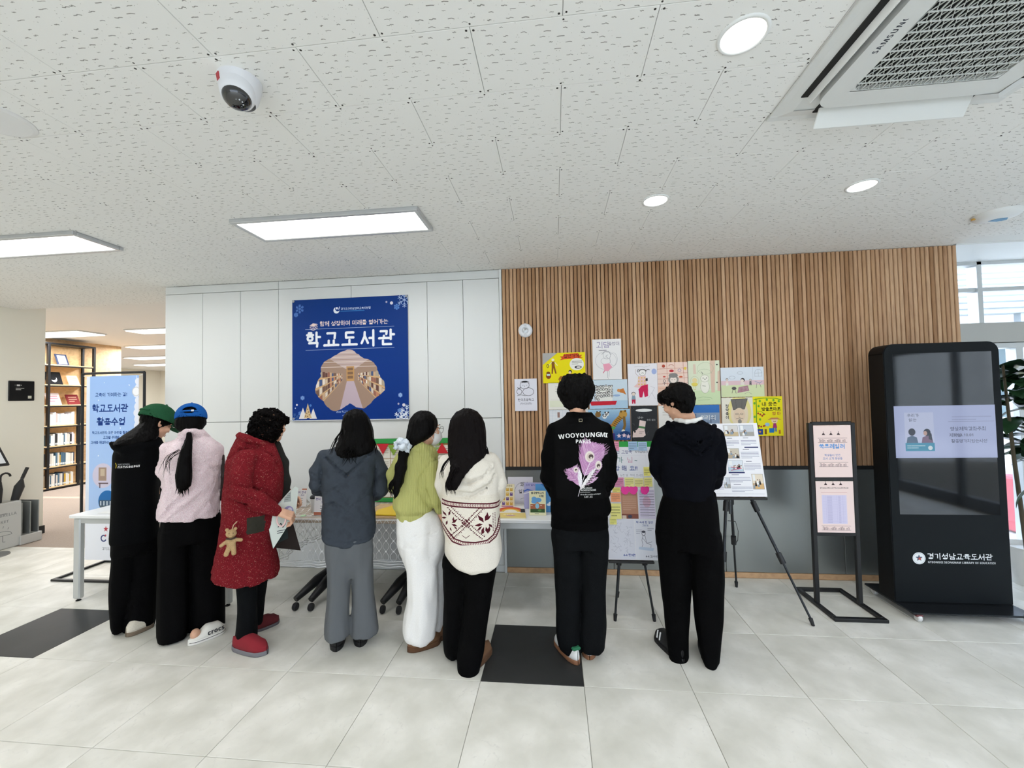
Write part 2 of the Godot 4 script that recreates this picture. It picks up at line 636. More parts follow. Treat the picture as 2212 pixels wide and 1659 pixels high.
func structure():
	# floor: slab with stone tiles laid on it
	var st := S()
	bb(st, Vector3(-6.9, -.12, -4.29), Vector3(5.6, -.006, 4.2))
	bb(st, Vector3(3.494, -.12, -4.9), Vector3(5.6, -.006, -4.29))
	var fl := struct("floor", st, M.grout)
	var variants := {}
	var rest := S()
	for i in range(-12, 11):
		for j in range(-4, 12):
			var x0 := -.4735 + .6 * i
			var z1 := -2.416 + .6 * j
			var x1 := minf(x0 + .6, 5.55)
			var z0 := maxf(z1 - .6, -4.29 if x0 < -4.0 else (-4.85 if x0 > 3.5 else -3.9))
			x0 = maxf(x0, -6.73)
			z1 = minf(z1, 4.0)
			if x1 - x0 < .05 or z1 - z0 < .05:
				continue
			var far := z0 > -1.3
			var dark := j == 0 and (i == 0 or i == -6)
			if far:
				slab(rest, Vector3(x0, 0, z0), Vector3(x1, 0, z1), Vector2(rng.randf(), rng.randf()), 0)
				continue
			var g := S()
			slab(g, Vector3(x0, 0, z0), Vector3(x1, 0, z1), Vector2(rng.randf(), rng.randf()), rng.randi() % 2)
			var t := part("floor_tile", g, M.stone_dark if dark else M.stone, fl)
			if dark:
				t.set_meta("label", "charcoal floor tile")
	part("floor_tiling", rest, M.stone, fl).set_meta("kind", "stuff")
	# carpet of the reading room
	st = S()
	bb(st, Vector3(-16.5, -.12, -16.0), Vector3(-4.0, -.002, -4.29))
	struct("floor", st, M.carpet)
	# ceiling: board with fissured tiles
	st = S()
	bb(st, Vector3(-6.93, CH + .012, -4.52), Vector3(5.75, CH + .2, 4.2))
	var ce := struct("ceiling", st, M.plaster)
	var texs := []
	for k in 3:
		texs.append(mat(Color.WHITE, .9, .0, fissured(k + 3), .3))
	var meshes := {}
	var over := S()
	for j in range(-1, 19):
		var zb := -1.31 - .3 * (j - 1)      # nearer edge of the row
		if zb > .2:
			continue
		var zf := maxf(zb - .3, -4.5)
		if zb - zf < .04:
			continue
		for i in range(-12, 10):
			var x0 := .055 + .309 * (2 * i + (j % 2))
			var x1 := minf(x0 + .618, 5.55)
			x0 = maxf(x0, -6.73)
			if x1 - x0 < .06 or (zf < -3.85 and x0 > 3.3):
				continue
			if zf < -3.9 and x0 > -4.1:
				if zb < -3.88:
					continue
				zf = -3.9
			var key := "%d_%.2f_%.2f" % [rng.randi() % 3, x1 - x0, zb - zf]
			if not meshes.has(key):
				var g := S()
				ceil_tile(g, x1 - x0, zb - zf)
				g.generate_normals()
				meshes[key] = g.commit()
			var t := part("ceiling_tile", meshes[key], texs[int(key[0])], ce)
			t.position = Vector3(x0, CH, zf)
			zf = maxf(zb - .3, -4.5)
	st = S()
	bb(st, Vector3(-6.73, CH, -1.01 + .3), Vector3(5.55, CH + .02, 4.0))
	part("ceiling_tiling", st, M.plaster, ce).set_meta("kind", "stuff")
	# smooth ceiling strip before the glass on the right, and the reading room's ceiling
	st = S()
	bb(st, Vector3(3.494, CH - .002, -4.6), Vector3(5.75, CH + .2, -3.9))
	struct("ceiling", st, M.white)
	st = S()
	bb(st, Vector3(-16.5, 3.05, -16.0), Vector3(-4.0, 3.2, -4.5))
	struct("ceiling", st, M.plaster)
	# back wall: core, oak slats over a steel wainscot
	st = S()
	bb(st, Vector3(-4.06, .0, -4.3), Vector3(3.494, CH + .1, -3.93))
	bb(st, Vector3(-4.3, .0, -16.0), Vector3(-4.06, 3.2, -4.28))
	var wb := struct("wall_back", st, M.plaster)
	st = S()
	bb(st, Vector3(-.486, .97, -3.935), Vector3(3.494, CH, -3.918))
	part("slat_backing", st, hexm("3a2a1e", .9), wb)
	var tints := ["c39872", "cfa57f", "b48963", "d8b08a", "bc926c", "c89e76", "ad825c"]
	var mats := tints.map(func(h): return slat_mat(Color(h).lightened(.05)))
	var slats := []
	var pitch := 3.98 / 110.0
	for k in 14:
		var g := S()
		slat(g, pitch - .0062, .995, CH - .003, .02, Vector2(rng.randf() * 8.0, rng.randf() * 8.0))
		g.generate_normals()
		slats.append(g.commit())
	for i in 110:
		var t := part("slat", slats[rng.randi() % 14], mats[rng.randi() % 7], wb)
		t.position = Vector3(-.486 + pitch * (i + .5), 0, -3.918)
	st = S()
	bb(st, Vector3(-.486, .962, -3.94), Vector3(3.494, .993, -3.892), .002)
	struct("trim_1", st, M.black)
	var brushed := mat(Color("9da19f"), .38, .85, null, .5)
	brushed.roughness_texture = noise_tex(.02, [Color(.30, .30, .30), Color(.42, .42, .42)], 512, 4, 21)
	brushed.roughness = 1.0
	brushed.uv1_triplanar = true
	brushed.uv1_scale = Vector3(.6, 18, 1)
	for e in [[-.486, .504], [.508, 1.492], [1.496, 2.486], [2.49, 3.494]]:
		st = S()
		bb(st, Vector3(e[0], .05, -3.93), Vector3(e[1], .962, -3.905), .002)
		part("steel_panel", st, brushed, wb)
	st = S()
	bb(st, Vector3(-.486, .0, -3.93), Vector3(3.494, .048, -3.897), .003)
	struct("baseboard_back", st, slat_mat(Color("d2ab84")))
	# cream wall on the left and its black skirting
	st = S()
	bb(st, Vector3(-6.95, .0, -4.763), Vector3(-6.73, 3.2, 4.2))
	struct("wall_left", st, M.cream)
	st = S()
	bb(st, Vector3(-6.96, .0, -4.775), Vector3(-6.715, .1, 4.0))
	struct("baseboard_left", st, M.black)
	# wall behind the camera with a glazed front, and the right side
	st = S()
	bb(st, Vector3(-6.95, .0, 4.0), Vector3(-2.6, CH + .1, 4.2))
	bb(st, Vector3(3.6, .0, 4.0), Vector3(5.75, CH + .1, 4.2))
	bb(st, Vector3(-2.6, 2.6, 4.0), Vector3(3.6, CH + .1, 4.2))
	struct("wall_front", st, M.plaster)
	var win := Node3D.new()
	win.name = "window_2"; win.set_meta("kind", "structure")
	add(win)
	var g2 := S()
	for x in [-2.6, -1.35, -.1, 1.15, 2.4, 3.55]:
		bb(g2, Vector3(x, 0, 4.04), Vector3(x + .05, 2.6, 4.12), .004)
	for y in [.0, 2.1, 2.55]:
		bb(g2, Vector3(-2.6, y, 4.05), Vector3(3.6, y + .06, 4.11), .004)
	part("window_frame", g2, hexm("4a4d50", .4, .6), win)
	for k in 5:
		st = S()
		bb(st, Vector3(-2.56 + 1.25 * k, .05, 4.077), Vector3(-1.34 + 1.25 * k if k < 4 else 3.55, 2.56, 4.083))
		part("pane", st, glass(), win)
	# right side wall
	st = S()
	bb(st, Vector3(5.55, .0, -4.9), Vector3(5.75, CH + .1, -2.6))
	bb(st, Vector3(5.55, .0, 3.2), Vector3(5.75, CH + .1, 4.2))
	bb(st, Vector3(5.55, 2.62, -2.6), Vector3(5.75, CH + .1, 3.2))
	struct("wall_right", st, M.plaster)
	win = Node3D.new()
	win.name = "window_3"; win.set_meta("kind", "structure")
	add(win)
	g2 = S()
	for z in [-2.6, -1.5, -.4, .7, 1.8, 3.14]:
		bb(g2, Vector3(5.61, 0, z), Vector3(5.70, 2.62, z + .06), .004)
	bb(g2, Vector3(5.61, 2.2, -2.6), Vector3(5.70, 2.42, 3.2), .004)
	bb(g2, Vector3(5.61, .0, -2.6), Vector3(5.70, .16, 3.2), .004)
	part("window_frame", g2, hexm("5a5d60", .4, .6), win)
	for k in 5:
		st = S()
		bb(st, Vector3(5.652, .1, -2.57 + 1.1 * k), Vector3(5.658, 2.6, -1.47 + 1.1 * k if k < 4 else 3.16))
		part("pane", st, glass(), win)
	glazing()

func glass() -> StandardMaterial3D:
	if not M.has("glass"):
		var m := mat(Color(.92, .97, .96, .08), .02)
		m.transparency = BaseMaterial3D.TRANSPARENCY_ALPHA
		M.glass = m
	return M.glass

# thin tile with a worn edge, top at y = 0
func slab(st: SurfaceTool, a: Vector3, b: Vector3, off: Vector2, turn: int):
	var g := .0012
	var e := .0016
	var lo := Vector3(a.x + g, 0, a.z + g)
	var hi := Vector3(b.x - g, 0, b.z - g)
	var rim := [Vector3(lo.x, -e, lo.z), Vector3(hi.x, -e, lo.z), Vector3(hi.x, -e, hi.z), Vector3(lo.x, -e, hi.z)]
	var top := [Vector3(lo.x + e, 0, lo.z + e), Vector3(hi.x - e, 0, lo.z + e), Vector3(hi.x - e, 0, hi.z - e), Vector3(lo.x + e, 0, hi.z - e)]
	var uv := func(v: Vector3):
		var q := Vector2(v.x - a.x, v.z - a.z) / 1.5
		return off + (Vector2(q.y, -q.x) if turn == 1 else q)
	tri(st, top[0], top[1], top[2], uv.call(top[0]), uv.call(top[1]), uv.call(top[2]))
	tri(st, top[0], top[2], top[3], uv.call(top[0]), uv.call(top[2]), uv.call(top[3]))
	for i in 4:
		var j := (i + 1) % 4
		tri(st, rim[i], rim[j], top[j], uv.call(rim[i]), uv.call(rim[j]), uv.call(top[j]))
		tri(st, rim[i], top[j], top[i], uv.call(rim[i]), uv.call(top[j]), uv.call(top[i]))
		var dn := Vector3(0, -.006, 0)
		tri(st, rim[i] + dn, rim[j] + dn, rim[j], off, off, off)
		tri(st, rim[i] + dn, rim[j], rim[i], off, off, off)

# board hung face down: corner at the origin, face at y = 0
func ceil_tile(st: SurfaceTool, w: float, d: float):
	var g := .0009
	var e := .0012
	var uv := func(v: Vector3): return Vector2(v.x / .618, v.z / .3)
	var f := [Vector3(g + e, 0, g + e), Vector3(w - g - e, 0, g + e), Vector3(w - g - e, 0, d - g - e), Vector3(g + e, 0, d - g - e)]
	var r := [Vector3(g, e, g), Vector3(w - g, e, g), Vector3(w - g, e, d - g), Vector3(g, e, d - g)]
	tri(st, f[0], f[2], f[1], uv.call(f[0]), uv.call(f[2]), uv.call(f[1]))
	tri(st, f[0], f[3], f[2], uv.call(f[0]), uv.call(f[3]), uv.call(f[2]))
	for i in 4:
		var j := (i + 1) % 4
		var up := Vector3(0, .011, 0)
		quad(st, f[i], f[j], r[j], r[i], Rect2(.1, .1, 0, 0))
		quad(st, r[i], r[j], r[j] + up, r[i] + up, Rect2(.1, .1, 0, 0))

# gypsum tile: wormy fissures, pinholes and six screw holes
func fissured(seed: int) -> ImageTexture:
	var r := RandomNumberGenerator.new()
	r.seed = seed
	var p := Pic.new(618, 300, Color("eeeeea"), 3.0)
	for gy in 11:
		for gx in 9:
			if r.randf() < .12:
				continue
			var x := (gx + r.randf_range(.1, .75) + (.4 if gy % 2 else .0)) * 66.0
			var y := (gy + r.randf_range(.25, .75)) * 27.0
			var l := r.randf_range(8, 26)
			if x + l > 612:
				continue
			var pts := [Vector2(x, y), Vector2(x + l * .35, y + r.randf_range(-2.5, 2)), Vector2(x + l * .6, y + r.randf_range(-1, 2.5)), Vector2(x + l, y + r.randf_range(-3, 1))]
			p.line(pts, r.randf_range(1.6, 3.6), Color("8a8882").lightened(r.randf() * .25))
	for i in 170:
		p.dot(r.randf() * 618, r.randf() * 300, r.randf_range(.5, 1.3), Color("9a9891"))
	for c in [Vector2(13, 12), Vector2(605, 12), Vector2(13, 288), Vector2(605, 288), Vector2(309, 10), Vector2(309, 290)]:
		p.dot(c.x + r.randf_range(-3, 3), c.y + r.randf_range(-2, 2), r.randf_range(3.2, 4.6), Color("3c3a37"))
	return p.done()

# upright slat with rounded front edges, back at z = 0
func slat(st: SurfaceTool, w: float, y0: float, y1: float, d: float, off: Vector2):
	var pr := [Vector2(-w / 2, 0), Vector2(-w / 2, d - .006), Vector2(-w / 2 + .002, d - .002), Vector2(-w / 2 + .006, d), Vector2(w / 2 - .006, d), Vector2(w / 2 - .002, d - .002), Vector2(w / 2, d - .006), Vector2(w / 2, 0)]
	var u := .0
	for i in 7:
		var a: Vector2 = pr[i]
		var b: Vector2 = pr[i + 1]
		var u2 := u + a.distance_to(b) * 3.0
		quad(st, Vector3(a.x, y1, a.y), Vector3(b.x, y1, b.y), Vector3(b.x, y0, b.y), Vector3(a.x, y0, a.y), Rect2(off.x + u, off.y, u2 - u, (y1 - y0) * .32))
		u = u2
	for y in [y0, y1]:
		for i in range(1, 7):
			tri(st, Vector3(pr[0].x, y, pr[0].y), Vector3(pr[i].x, y, pr[i].y), Vector3(pr[i + 1].x, y, pr[i + 1].y))

# glass wall at the right end of the slatted wall
func glazing():
	var win := Node3D.new()
	win.name = "window_1"; win.set_meta("kind", "structure")
	add(win)
	var z := -4.5
	var fr := hexm("d5d8d8", .35, .5)
	var st := S()
	bb(st, Vector3(3.6, 2.09, z - .1), Vector3(5.55, 2.285, z + .06), .004)   # transom box
	part("transom", st, hexm("bdbcb6", .5, .3), win)
	st = S()
	bb(st, Vector3(3.6, 2.035, z - .05), Vector3(5.55, 2.085, z + .05), .003)
	for x in [3.9, 4.155, 4.9, 5.5]:
		bb(st, Vector3(x, 2.285, z - .06), Vector3(x + .045, 2.895, z + .05), .003)
	for x in [3.62, 4.46, 5.3]:
		bb(st, Vector3(x, .0, z - .05), Vector3(x + .06, 2.04, z + .05), .003)
	bb(st, Vector3(3.6, .0, z - .05), Vector3(5.55, .08, z + .05), .003)
	bb(st, Vector3(3.6, 2.6, z - .03), Vector3(5.55, 2.64, z + .03), .003)
	bb(st, Vector3(3.6, 2.86, z - .05), Vector3(5.55, 2.9, z + .05), .003)
	part("window_frame", st, fr, win)
	for e in [[3.65, 4.16, 2.28, 2.88], [4.2, 4.9, 2.28, 2.88], [4.945, 5.5, 2.28, 2.88], [3.68, 4.46, .08, 2.04], [4.52, 5.3, .08, 2.04]]:
		st = S()
		bb(st, Vector3(e[0], e[2], z - .004), Vector3(e[1], e[3], z + .004))
		part("pane", st, glass(), win)
	st = S()
	bb(st, Vector3(3.35, .0, -4.62), Vector3(3.6, CH + .1, -4.3))
	struct("wall_return", st, M.plaster)

# ---------------------------------------------------------------- lamps
func area(at: Vector3, size: Vector2, e: float, col := Color(.985, .99, 1.0)):
	var l := AreaLight3D.new()
	l.name = "lamp_light"
	l.area_size = size
	l.light_energy = e
	l.light_color = col
	l.shadow_enabled = true
	l.position = at
	l.rotation = Vector3(-PI / 2, 0, 0)
	add(l)
func led_panel(x0: float, x1: float, z0: float, z1: float, label: String):
	var c := Vector3((x0 + x1) / 2, CH, (z0 + z1) / 2)
	var t := thing("ceiling_light", label, "ceiling light", c, "flat white ceiling panels")
	var st := S()
	var w := .03
	for e in [[x0, x1, z0, z0 + w], [x0, x1, z1 - w, z1], [x0, x0 + w, z0 + w, z1 - w], [x1 - w, x1, z0 + w, z1 - w]]:
		bb(st, Vector3(e[0], CH - .028, e[2]), Vector3(e[1], CH, e[3]), .004)
	part("frame", st, hexm("c3c5c6", .4, .4), t)
	st = S()
	bb(st, Vector3(x0 + w, CH - .022, z0 + w), Vector3(x1 - w, CH - .004, z1 - w))
	part("diffuser", st, glow(Color(1, .99, .97), 4.0), t)
	area(c + Vector3(0, -.03, 0), Vector2(x1 - x0 - .06, z1 - z0 - .06), PANEL_E)

func downlight(x: float, z: float, label: String):
	var c := Vector3(x, CH, z)
	var t := thing("downlight", label, "ceiling light", c, "round downlights")
	var st := S()
	lathe(st, [Vector2(.070, -.001), Vector2(.072, -.006), Vector2(.082, -.005), Vector2(.084, .0)], c, 36, Basis.IDENTITY, true)
	part("trim_ring", st, M.white, t)
	st = S()
	lathe(st, [Vector2(.0, -.004), Vector2(.071, -.003)], c, 36)
	part("lens", st, glow(Color(1, .99, .97), 5.0), t)
	area(c + Vector3(0, -.012, 0), Vector2(.125, .125), DOWN_E)

const PANEL_E := 1.3
const DOWN_E := .5

func lamps():
	led_panel(-2.157, -.847, -2.86, -2.512, "flat rectangular white ceiling panel above the blue poster")
	led_panel(-4.66, -3.346, -2.86, -2.512, "flat white ceiling panel cut by the left edge, nearest the cream wall")
	for e in [[-6.4, "near the cream wall"]]:
		led_panel(e[0], e[0] + 1.31, -1.2, -.852, "white ceiling panel left of the frame, nearer row, " + e[1])
	led_panel(-6.55, -5.24, -2.86, -2.512, "flat white ceiling panel left of the frame, beside the cream wall")
	var k := 0
	for z in [.3, 2.6]:
		for x in [-4.66, -2.157, .7, 3.2]:
			led_panel(x, x + 1.31, z, z + .348, "flat white ceiling panel behind the viewer, %s row, %s from the left" % [["nearer", "farther"][k / 4], nth(k % 4)])
			k += 1
	downlight(.678, -1.46, "large round ceiling downlight nearest the viewer, beside the air conditioner")
	downlight(.670, -2.667, "round ceiling downlight above the slatted wood wall, left one of the far pair")
	downlight(1.882, -2.657, "round ceiling downlight farther right, between the air conditioner and the detector")
	for e in [[3.1, -1.46, "right of the air conditioner, outside the frame"], [.68, 1.4, "behind the viewer, left one of three"], [1.88, 1.4, "behind the viewer, middle one of three"], [3.1, 1.4, "behind the viewer, right one of three"]]:
		downlight(e[0], e[1], "round ceiling downlight " + e[2])


# ---------------------------------------------------------------- reading room on the left, yard on the right
func library():
	var st := S()
	bb(st, Vector3(-16.5, 0, -16.2), Vector3(-4.0, 3.2, -15.6))
	struct("wall_far", st, M.cream)
	st = S()
	bb(st, Vector3(-16.7, 0, -16.2), Vector3(-16.5, 3.2, -4.0))
	bb(st, Vector3(-16.5, 0, -4.29), Vector3(-6.95, 3.2, -4.0))
	struct("wall_library", st, M.cream)
	st = S()
	bb(st, Vector3(-10.42, .0, -8.75), Vector3(-10.29, 3.05, -5.6))
	part("oak_panel", st, slat_mat(Color("e0bd92")), find_child("wall_library", false, false))
	for e in [[-10.1, -8.7, -7.1, -6.62, "near strip lamp on the reading room ceiling, above the black bookcase"], [-7.86, -6.5, -7.1, -6.75, "strip lamp on the reading room ceiling, lowest row, over the blue banner"], [-10.08, -8.7, -9.1, -8.66, "strip lamp on the reading room ceiling, second row over the blue banner"], [-12.5, -10.9, -11.2, -10.7, "strip lamp on the reading room ceiling, third row over the blue banner"], [-14.4, -12.8, -13.2, -12.66, "strip lamp on the reading room ceiling, farthest row over the blue banner"], [-11.6, -10.9, -9.2, -8.8, "small bright lamp end beside the bookcase top, upper one"], [-13.9, -13.3, -11.1, -10.72, "small bright lamp end beside the bookcase top, lower one"]]:
		var c := Vector3((e[0] + e[1]) / 2, 3.05, (e[2] + e[3]) / 2)
		var t := thing("strip_lamp", e[4], "ceiling light", c, "reading room strip lamps")
		st = S()
		bb(st, Vector3(e[0] - .02, 3.028, e[2] - .02), Vector3(e[1] + .02, 3.047, e[3] + .02), .004)
		part("housing", st, M.white, t)
		st = S()
		bb(st, Vector3(e[0], 3.015, e[2]), Vector3(e[1], 3.03, e[3]), .004)
		part("diffuser", st, glow(Color(1, 1, 1), 3.0), t)
		area(c + Vector3(0, -.05, 0), Vector2(e[1] - e[0], e[3] - e[2]), PANEL_E * 7.0)
	# bookcase
	var bc := thing("bookcase", "tall black-framed bookcase with pale wood shelves in the reading room", "bookcase", Vector3(-10.1, 0, -7.5))
	st = S()
	for z in [-6.25, -7.115, -7.92]:
		bb(st, Vector3(-10.0, 0, z - .02), Vector3(-9.95, 2.93, z + .02), .003)
		bb(st, Vector3(-10.28, 0, z - .02), Vector3(-10.23, 2.93, z + .02), .003)
	bb(st, Vector3(-9.99, 0, -7.66), Vector3(-9.95, 1.66, -7.61), .003)
	part("frame", st, M.black_metal, bc)
	st = S()
	bb(st, Vector3(-10.29, .02, -7.9), Vector3(-10.27, 2.92, -6.25))
	part("back_panel", st, slat_mat(Color("ecc998")), bc)
	var ys := [.06, .463, .87, 1.278, 1.687, 2.097, 2.499]
	for y in ys:
		st = S()
		bb(st, Vector3(-10.26, y - .022, -7.9), Vector3(-9.96, y, -6.27), .003)
		part("shelf", st, slat_mat(Color("f0d0a2")), bc)
		st = S()
		bb(st, Vector3(-9.965, y - .045, -7.9), Vector3(-9.945, y - .022, -6.27), .002)
		part("shelf_rail", st, M.black_metal, bc)
	st = S()
	bb(st, Vector3(-10.26, 2.9, -7.92), Vector3(-9.95, 2.935, -6.25), .003)
	part("top_rail", st, M.black_metal, bc)
	var cols := ["e8e4dc", "f2efe8", "d9d4ca", "8c3b33", "3b4a63", "e3dfe8", "c9a23a", "4f6f86", "7e8f6a", "2f2f33", "d8b6b0", "b9c4cc"]
	var pal := [[0, 1, 2, 5, 0, 1, 11, 10], [1, 0, 2, 9, 1, 5, 4, 7], [6, 7, 2, 8, 0, 6, 1, 4], [6, 6, 1, 4, 0, 2, 7, 6]]
	var row := 0
	for y in [1.278, .87, .463, .06]:
		var z := -7.15
		var k := 0
		while z > -7.57:
			var w := rng.randf_range(.016, .034)
			var h := rng.randf_range(.2, .265)
			var ci: int = pal[row][rng.randi() % 8]
			var o := Vector3(-10.06, y, z - w / 2)
			st = S()
			bb(st, Vector3(-10.18, y, z - w), Vector3(-9.985, y + h, z), .003)
			var b := thing("book", "book standing on the %s bookcase shelf with books, %s from its left end" % [["top", "second", "third", "lowest"][row], nth(k)], "book", o, "books in the black bookcase")
			part("cover", st, hexm(cols[ci], .6), b)
			st = S()
			bb(st, Vector3(-9.9855, y + .02, z - w + .003), Vector3(-9.984, y + .055, z - .003))
			part("spine_label", st, hexm("e6eef2", .6), b)
			z -= w + .0015
			k += 1
		row += 1
	# books shown face out
	var faces := [[2.499, -7.42, .2, .24, "3e4a6a", "f0efe9", "framed pale certificate on the top shelf of the bookcase"], [2.097, -7.28, .27, .27, "17181b", "e8e8e8", "black picture book facing out on the second bookcase shelf"], [2.097, -7.62, .19, .21, "e9e0bb", "d8c98f", "cream book facing out beside the black picture book"], [1.687, -7.28, .23, .25, "e9dfe0", "cf6f86", "pale pink book facing out on the third bookcase shelf"], [1.687, -7.62, .22, .22, "7c2a2c", "c7a08a", "dark red book facing out on the third bookcase shelf"]]
	for f in faces:
		var pc := Pic.new(100, 110, Color(f[4]), 2.0)
		if f[0] > 2.4:
			pc.rect(14, 12, 72, 86, Color(f[5]))
			pc.greek(24, 32, 52, 6, 9, Color("8f9096"), 4)
		elif f[4] == "17181b":
			pc.dot(52, 62, 18, Color(f[5]), 26)
			pc.dot(46, 50, 20, Color("17181b"), 22)
		else:
			pc.greek(20, 30, 60, 3, 22, Color(f[5]), 9)
		var tilt: float = f[3]
		var t := thing("book" if f[0] < 2.4 else "framed_certificate", f[6], "book" if f[0] < 2.4 else "frame", Vector3(-10.05, f[0], f[1]))
		part("cover", board_mesh(Vector3(-10.13, f[0] + tilt * .96, f[1] + f[2] / 2), Vector3(0, 0, -f[2]), Vector3(.09, -tilt * .96, 0), .015, print_mat(pc.done()), hexm(f[4])), null, t)
	# black room sign on the cream wall
	var ps := Pic.new(254, 254, Color("191a1c"), 2.0)
	ps.rect(72, 42, 34, 22, Color("d8d8d6")); ps.rect(112, 46, 10, 10, Color("d8d8d6")); ps.rect(50, 48, 14, 6, Color("8a8a88"))
	ps.greek(66, 92, 80, 2, 20, Color("d2d2d0"), 5)
	ps.rect(188, 192, 38, 38, Color("d4d6c8"))
	var sg := thing("wall_sign", "small black rounded room sign on the cream wall", "sign", Vector3(-6.72, 1.73, -4.52))
	st = S()
	bb(st, Vector3(-6.732, 1.737, -4.65), Vector3(-6.717, 1.99, -4.394), .006)
	part("plate", st, M.black, sg)
	st = S()
	quad(st, Vector3(-6.716, 1.984, -4.4), Vector3(-6.716, 1.984, -4.644), Vector3(-6.716, 1.743, -4.644), Vector3(-6.716, 1.743, -4.4))
	part("print", st, print_mat(ps.done()), sg)
	# umbrella stand with three umbrellas
	var us := thing("umbrella_stand", "grey box umbrella stand with umbrella drawing, by the cream wall", "umbrella stand", Vector3(-6.57, 0, -4.2))
	var x0 := -6.7
	var x1 := -6.44
	var um := Pic.new(330, 520, Color("c4c5c2"), 1.4)
	um.greek(70, 120, 200, 1, 34, Color("8d8f8f"), 3)
	latin_line(um, "UMBRELLA", 60, 150, 44, Color("8f9192"), latin_bold)
	latin_line(um, "BASKET", 60, 226, 44, Color("8f9192"), latin_bold)
	um.ring(165, 370, 80, 50, 5, Color("7c7e7f"), PI, TAU)
	um.line([Vector2(85, 370), Vector2(245, 370)], 5, Color("7c7e7f"))
	um.line([Vector2(165, 370), Vector2(165, 440), Vector2(185, 445)], 5, Color("7c7e7f"))
	for d in [Vector2(120, 280), Vector2(170, 262), Vector2(215, 285)]:
		um.line([d, d + Vector2(-6, 18)], 5, Color("7c7e7f"))
	st = S()
	bb(st, Vector3(x0, .0, -4.35), Vector3(x1, .535, -4.0), .008)
	part("bin", st, hexm("bcbdba", .5, .2), us)
	st = S()
	quad(st, Vector3(x1 + .001, .53, -4.02), Vector3(x1 + .001, .53, -4.345), Vector3(x1 + .001, .01, -4.345), Vector3(x1 + .001, .01, -4.02))
	part("front_print", st, print_mat(um.done()), us)
	st = S()
	for z in [-4.355, -4.435, -4.515]:
		bb(st, Vector3(x0, .0, z - .006), Vector3(x1, .5, z + .006), .002)
	bb(st, Vector3(x0, .0, -4.52), Vector3(x0 + .02, .5, -4.35))
	part("divider", st, hexm("8e918f", .4, .4), us)
	st = S()
	bb(st, Vector3(x0 - .01, 0, -4.54), Vector3(x1 + .02, .11, -4.33), .005)
	part("foot_tray", st, hexm("c2c3c0", .5, .2), us)
	var um_dat := [[-4.05, .0, true, "black hook-handled umbrella nearest the front of the stand", "umbrella_hook"], [-4.17, .02, true, "black hook-handled umbrella in the middle of the stand", "umbrella_hook"], [-4.27, .12, false, "folded dark umbrella with straight handle leaning in the stand", "umbrella"]]
	for u in um_dat:
		var b := Vector3(-6.56, .18, u[0])
		var top: Vector3 = b + Vector3(.03, .6, -u[1] - .02)
		var ub := thing("umbrella", u[3], "umbrella", b, "umbrellas in the stand")
		st = S()
		tube(st, [b, b.lerp(top, .6), b.lerp(top, .85), top], [.012, .035, .045 if not u[2] else .03, .012], 10)
		part("canopy", st, hexm("232426", .6), ub)
		st = S()
		if u[2]:
			var pts := [top]
			for i in 9:
				var a := PI * i / 8.0
				pts.append(top + Vector3(0, .05 + sin(a) * .045, -.045 + cos(a) * .045))
			tube(st, pts, .011, 8)
		else:
			tube(st, [top, top + Vector3(.0, .13, -.05)], .017, 8)
		part("handle", st, hexm("151516", .35), ub)
	# slanted black display stand cut by the left edge
	var fs := thing("display_stand", "black-framed slanted display stand on a round grey foot at left edge", "display stand", Vector3(-6.25, 0, -3.95))
	st = S()
	lathe(st, [Vector2(0, .014), Vector2(.15, .012), Vector2(.155, .0)], Vector3(-6.3, 0, -3.98), 28)
	part("foot", st, hexm("8f9190", .35, .8), fs)
	st = S()
	tube(st, [Vector3(-6.3, .012, -3.98), Vector3(-6.3, 1.06, -3.98)], .016, 10)
	part("pole", st, M.black_metal, fs)
	var tl := Vector3(-6.36, 1.255, -3.65)
	var rr := Vector3(.04, .0, -.4)
	var dd := Vector3(.16, -.245, .0)
	part("frame", board_mesh(tl, rr, dd, .02, M.black, M.black), null, fs)
	part("sheet", board_mesh(tl + rr * .06 + dd * .08 + Vector3(.003, .003, 0), rr * .88, dd * .84, .001, hexm("dfe2e6", .4), M.paper), null, fs)
	# exit sign far in the reading room
	st = S()
	bb(st, Vector3(-15.3, 2.5, -15.62), Vector3(-14.95, 2.72, -15.58), .006)
	tag(part("exit_sign", st, hexm("cfd2cc", .5)), "small pale sign high on the far reading room wall", "sign")

func nth(k: int) -> String:
	var one := ["first", "second", "third", "fourth", "fifth", "sixth", "seventh", "eighth", "ninth", "tenth", "eleventh", "twelfth", "thirteenth", "fourteenth", "fifteenth", "sixteenth", "seventeenth", "eighteenth", "nineteenth", "twentieth", "twenty-first", "twenty-second", "twenty-third", "twenty-fourth", "twenty-fifth", "twenty-sixth"]
	return one[mini(k, 25)]

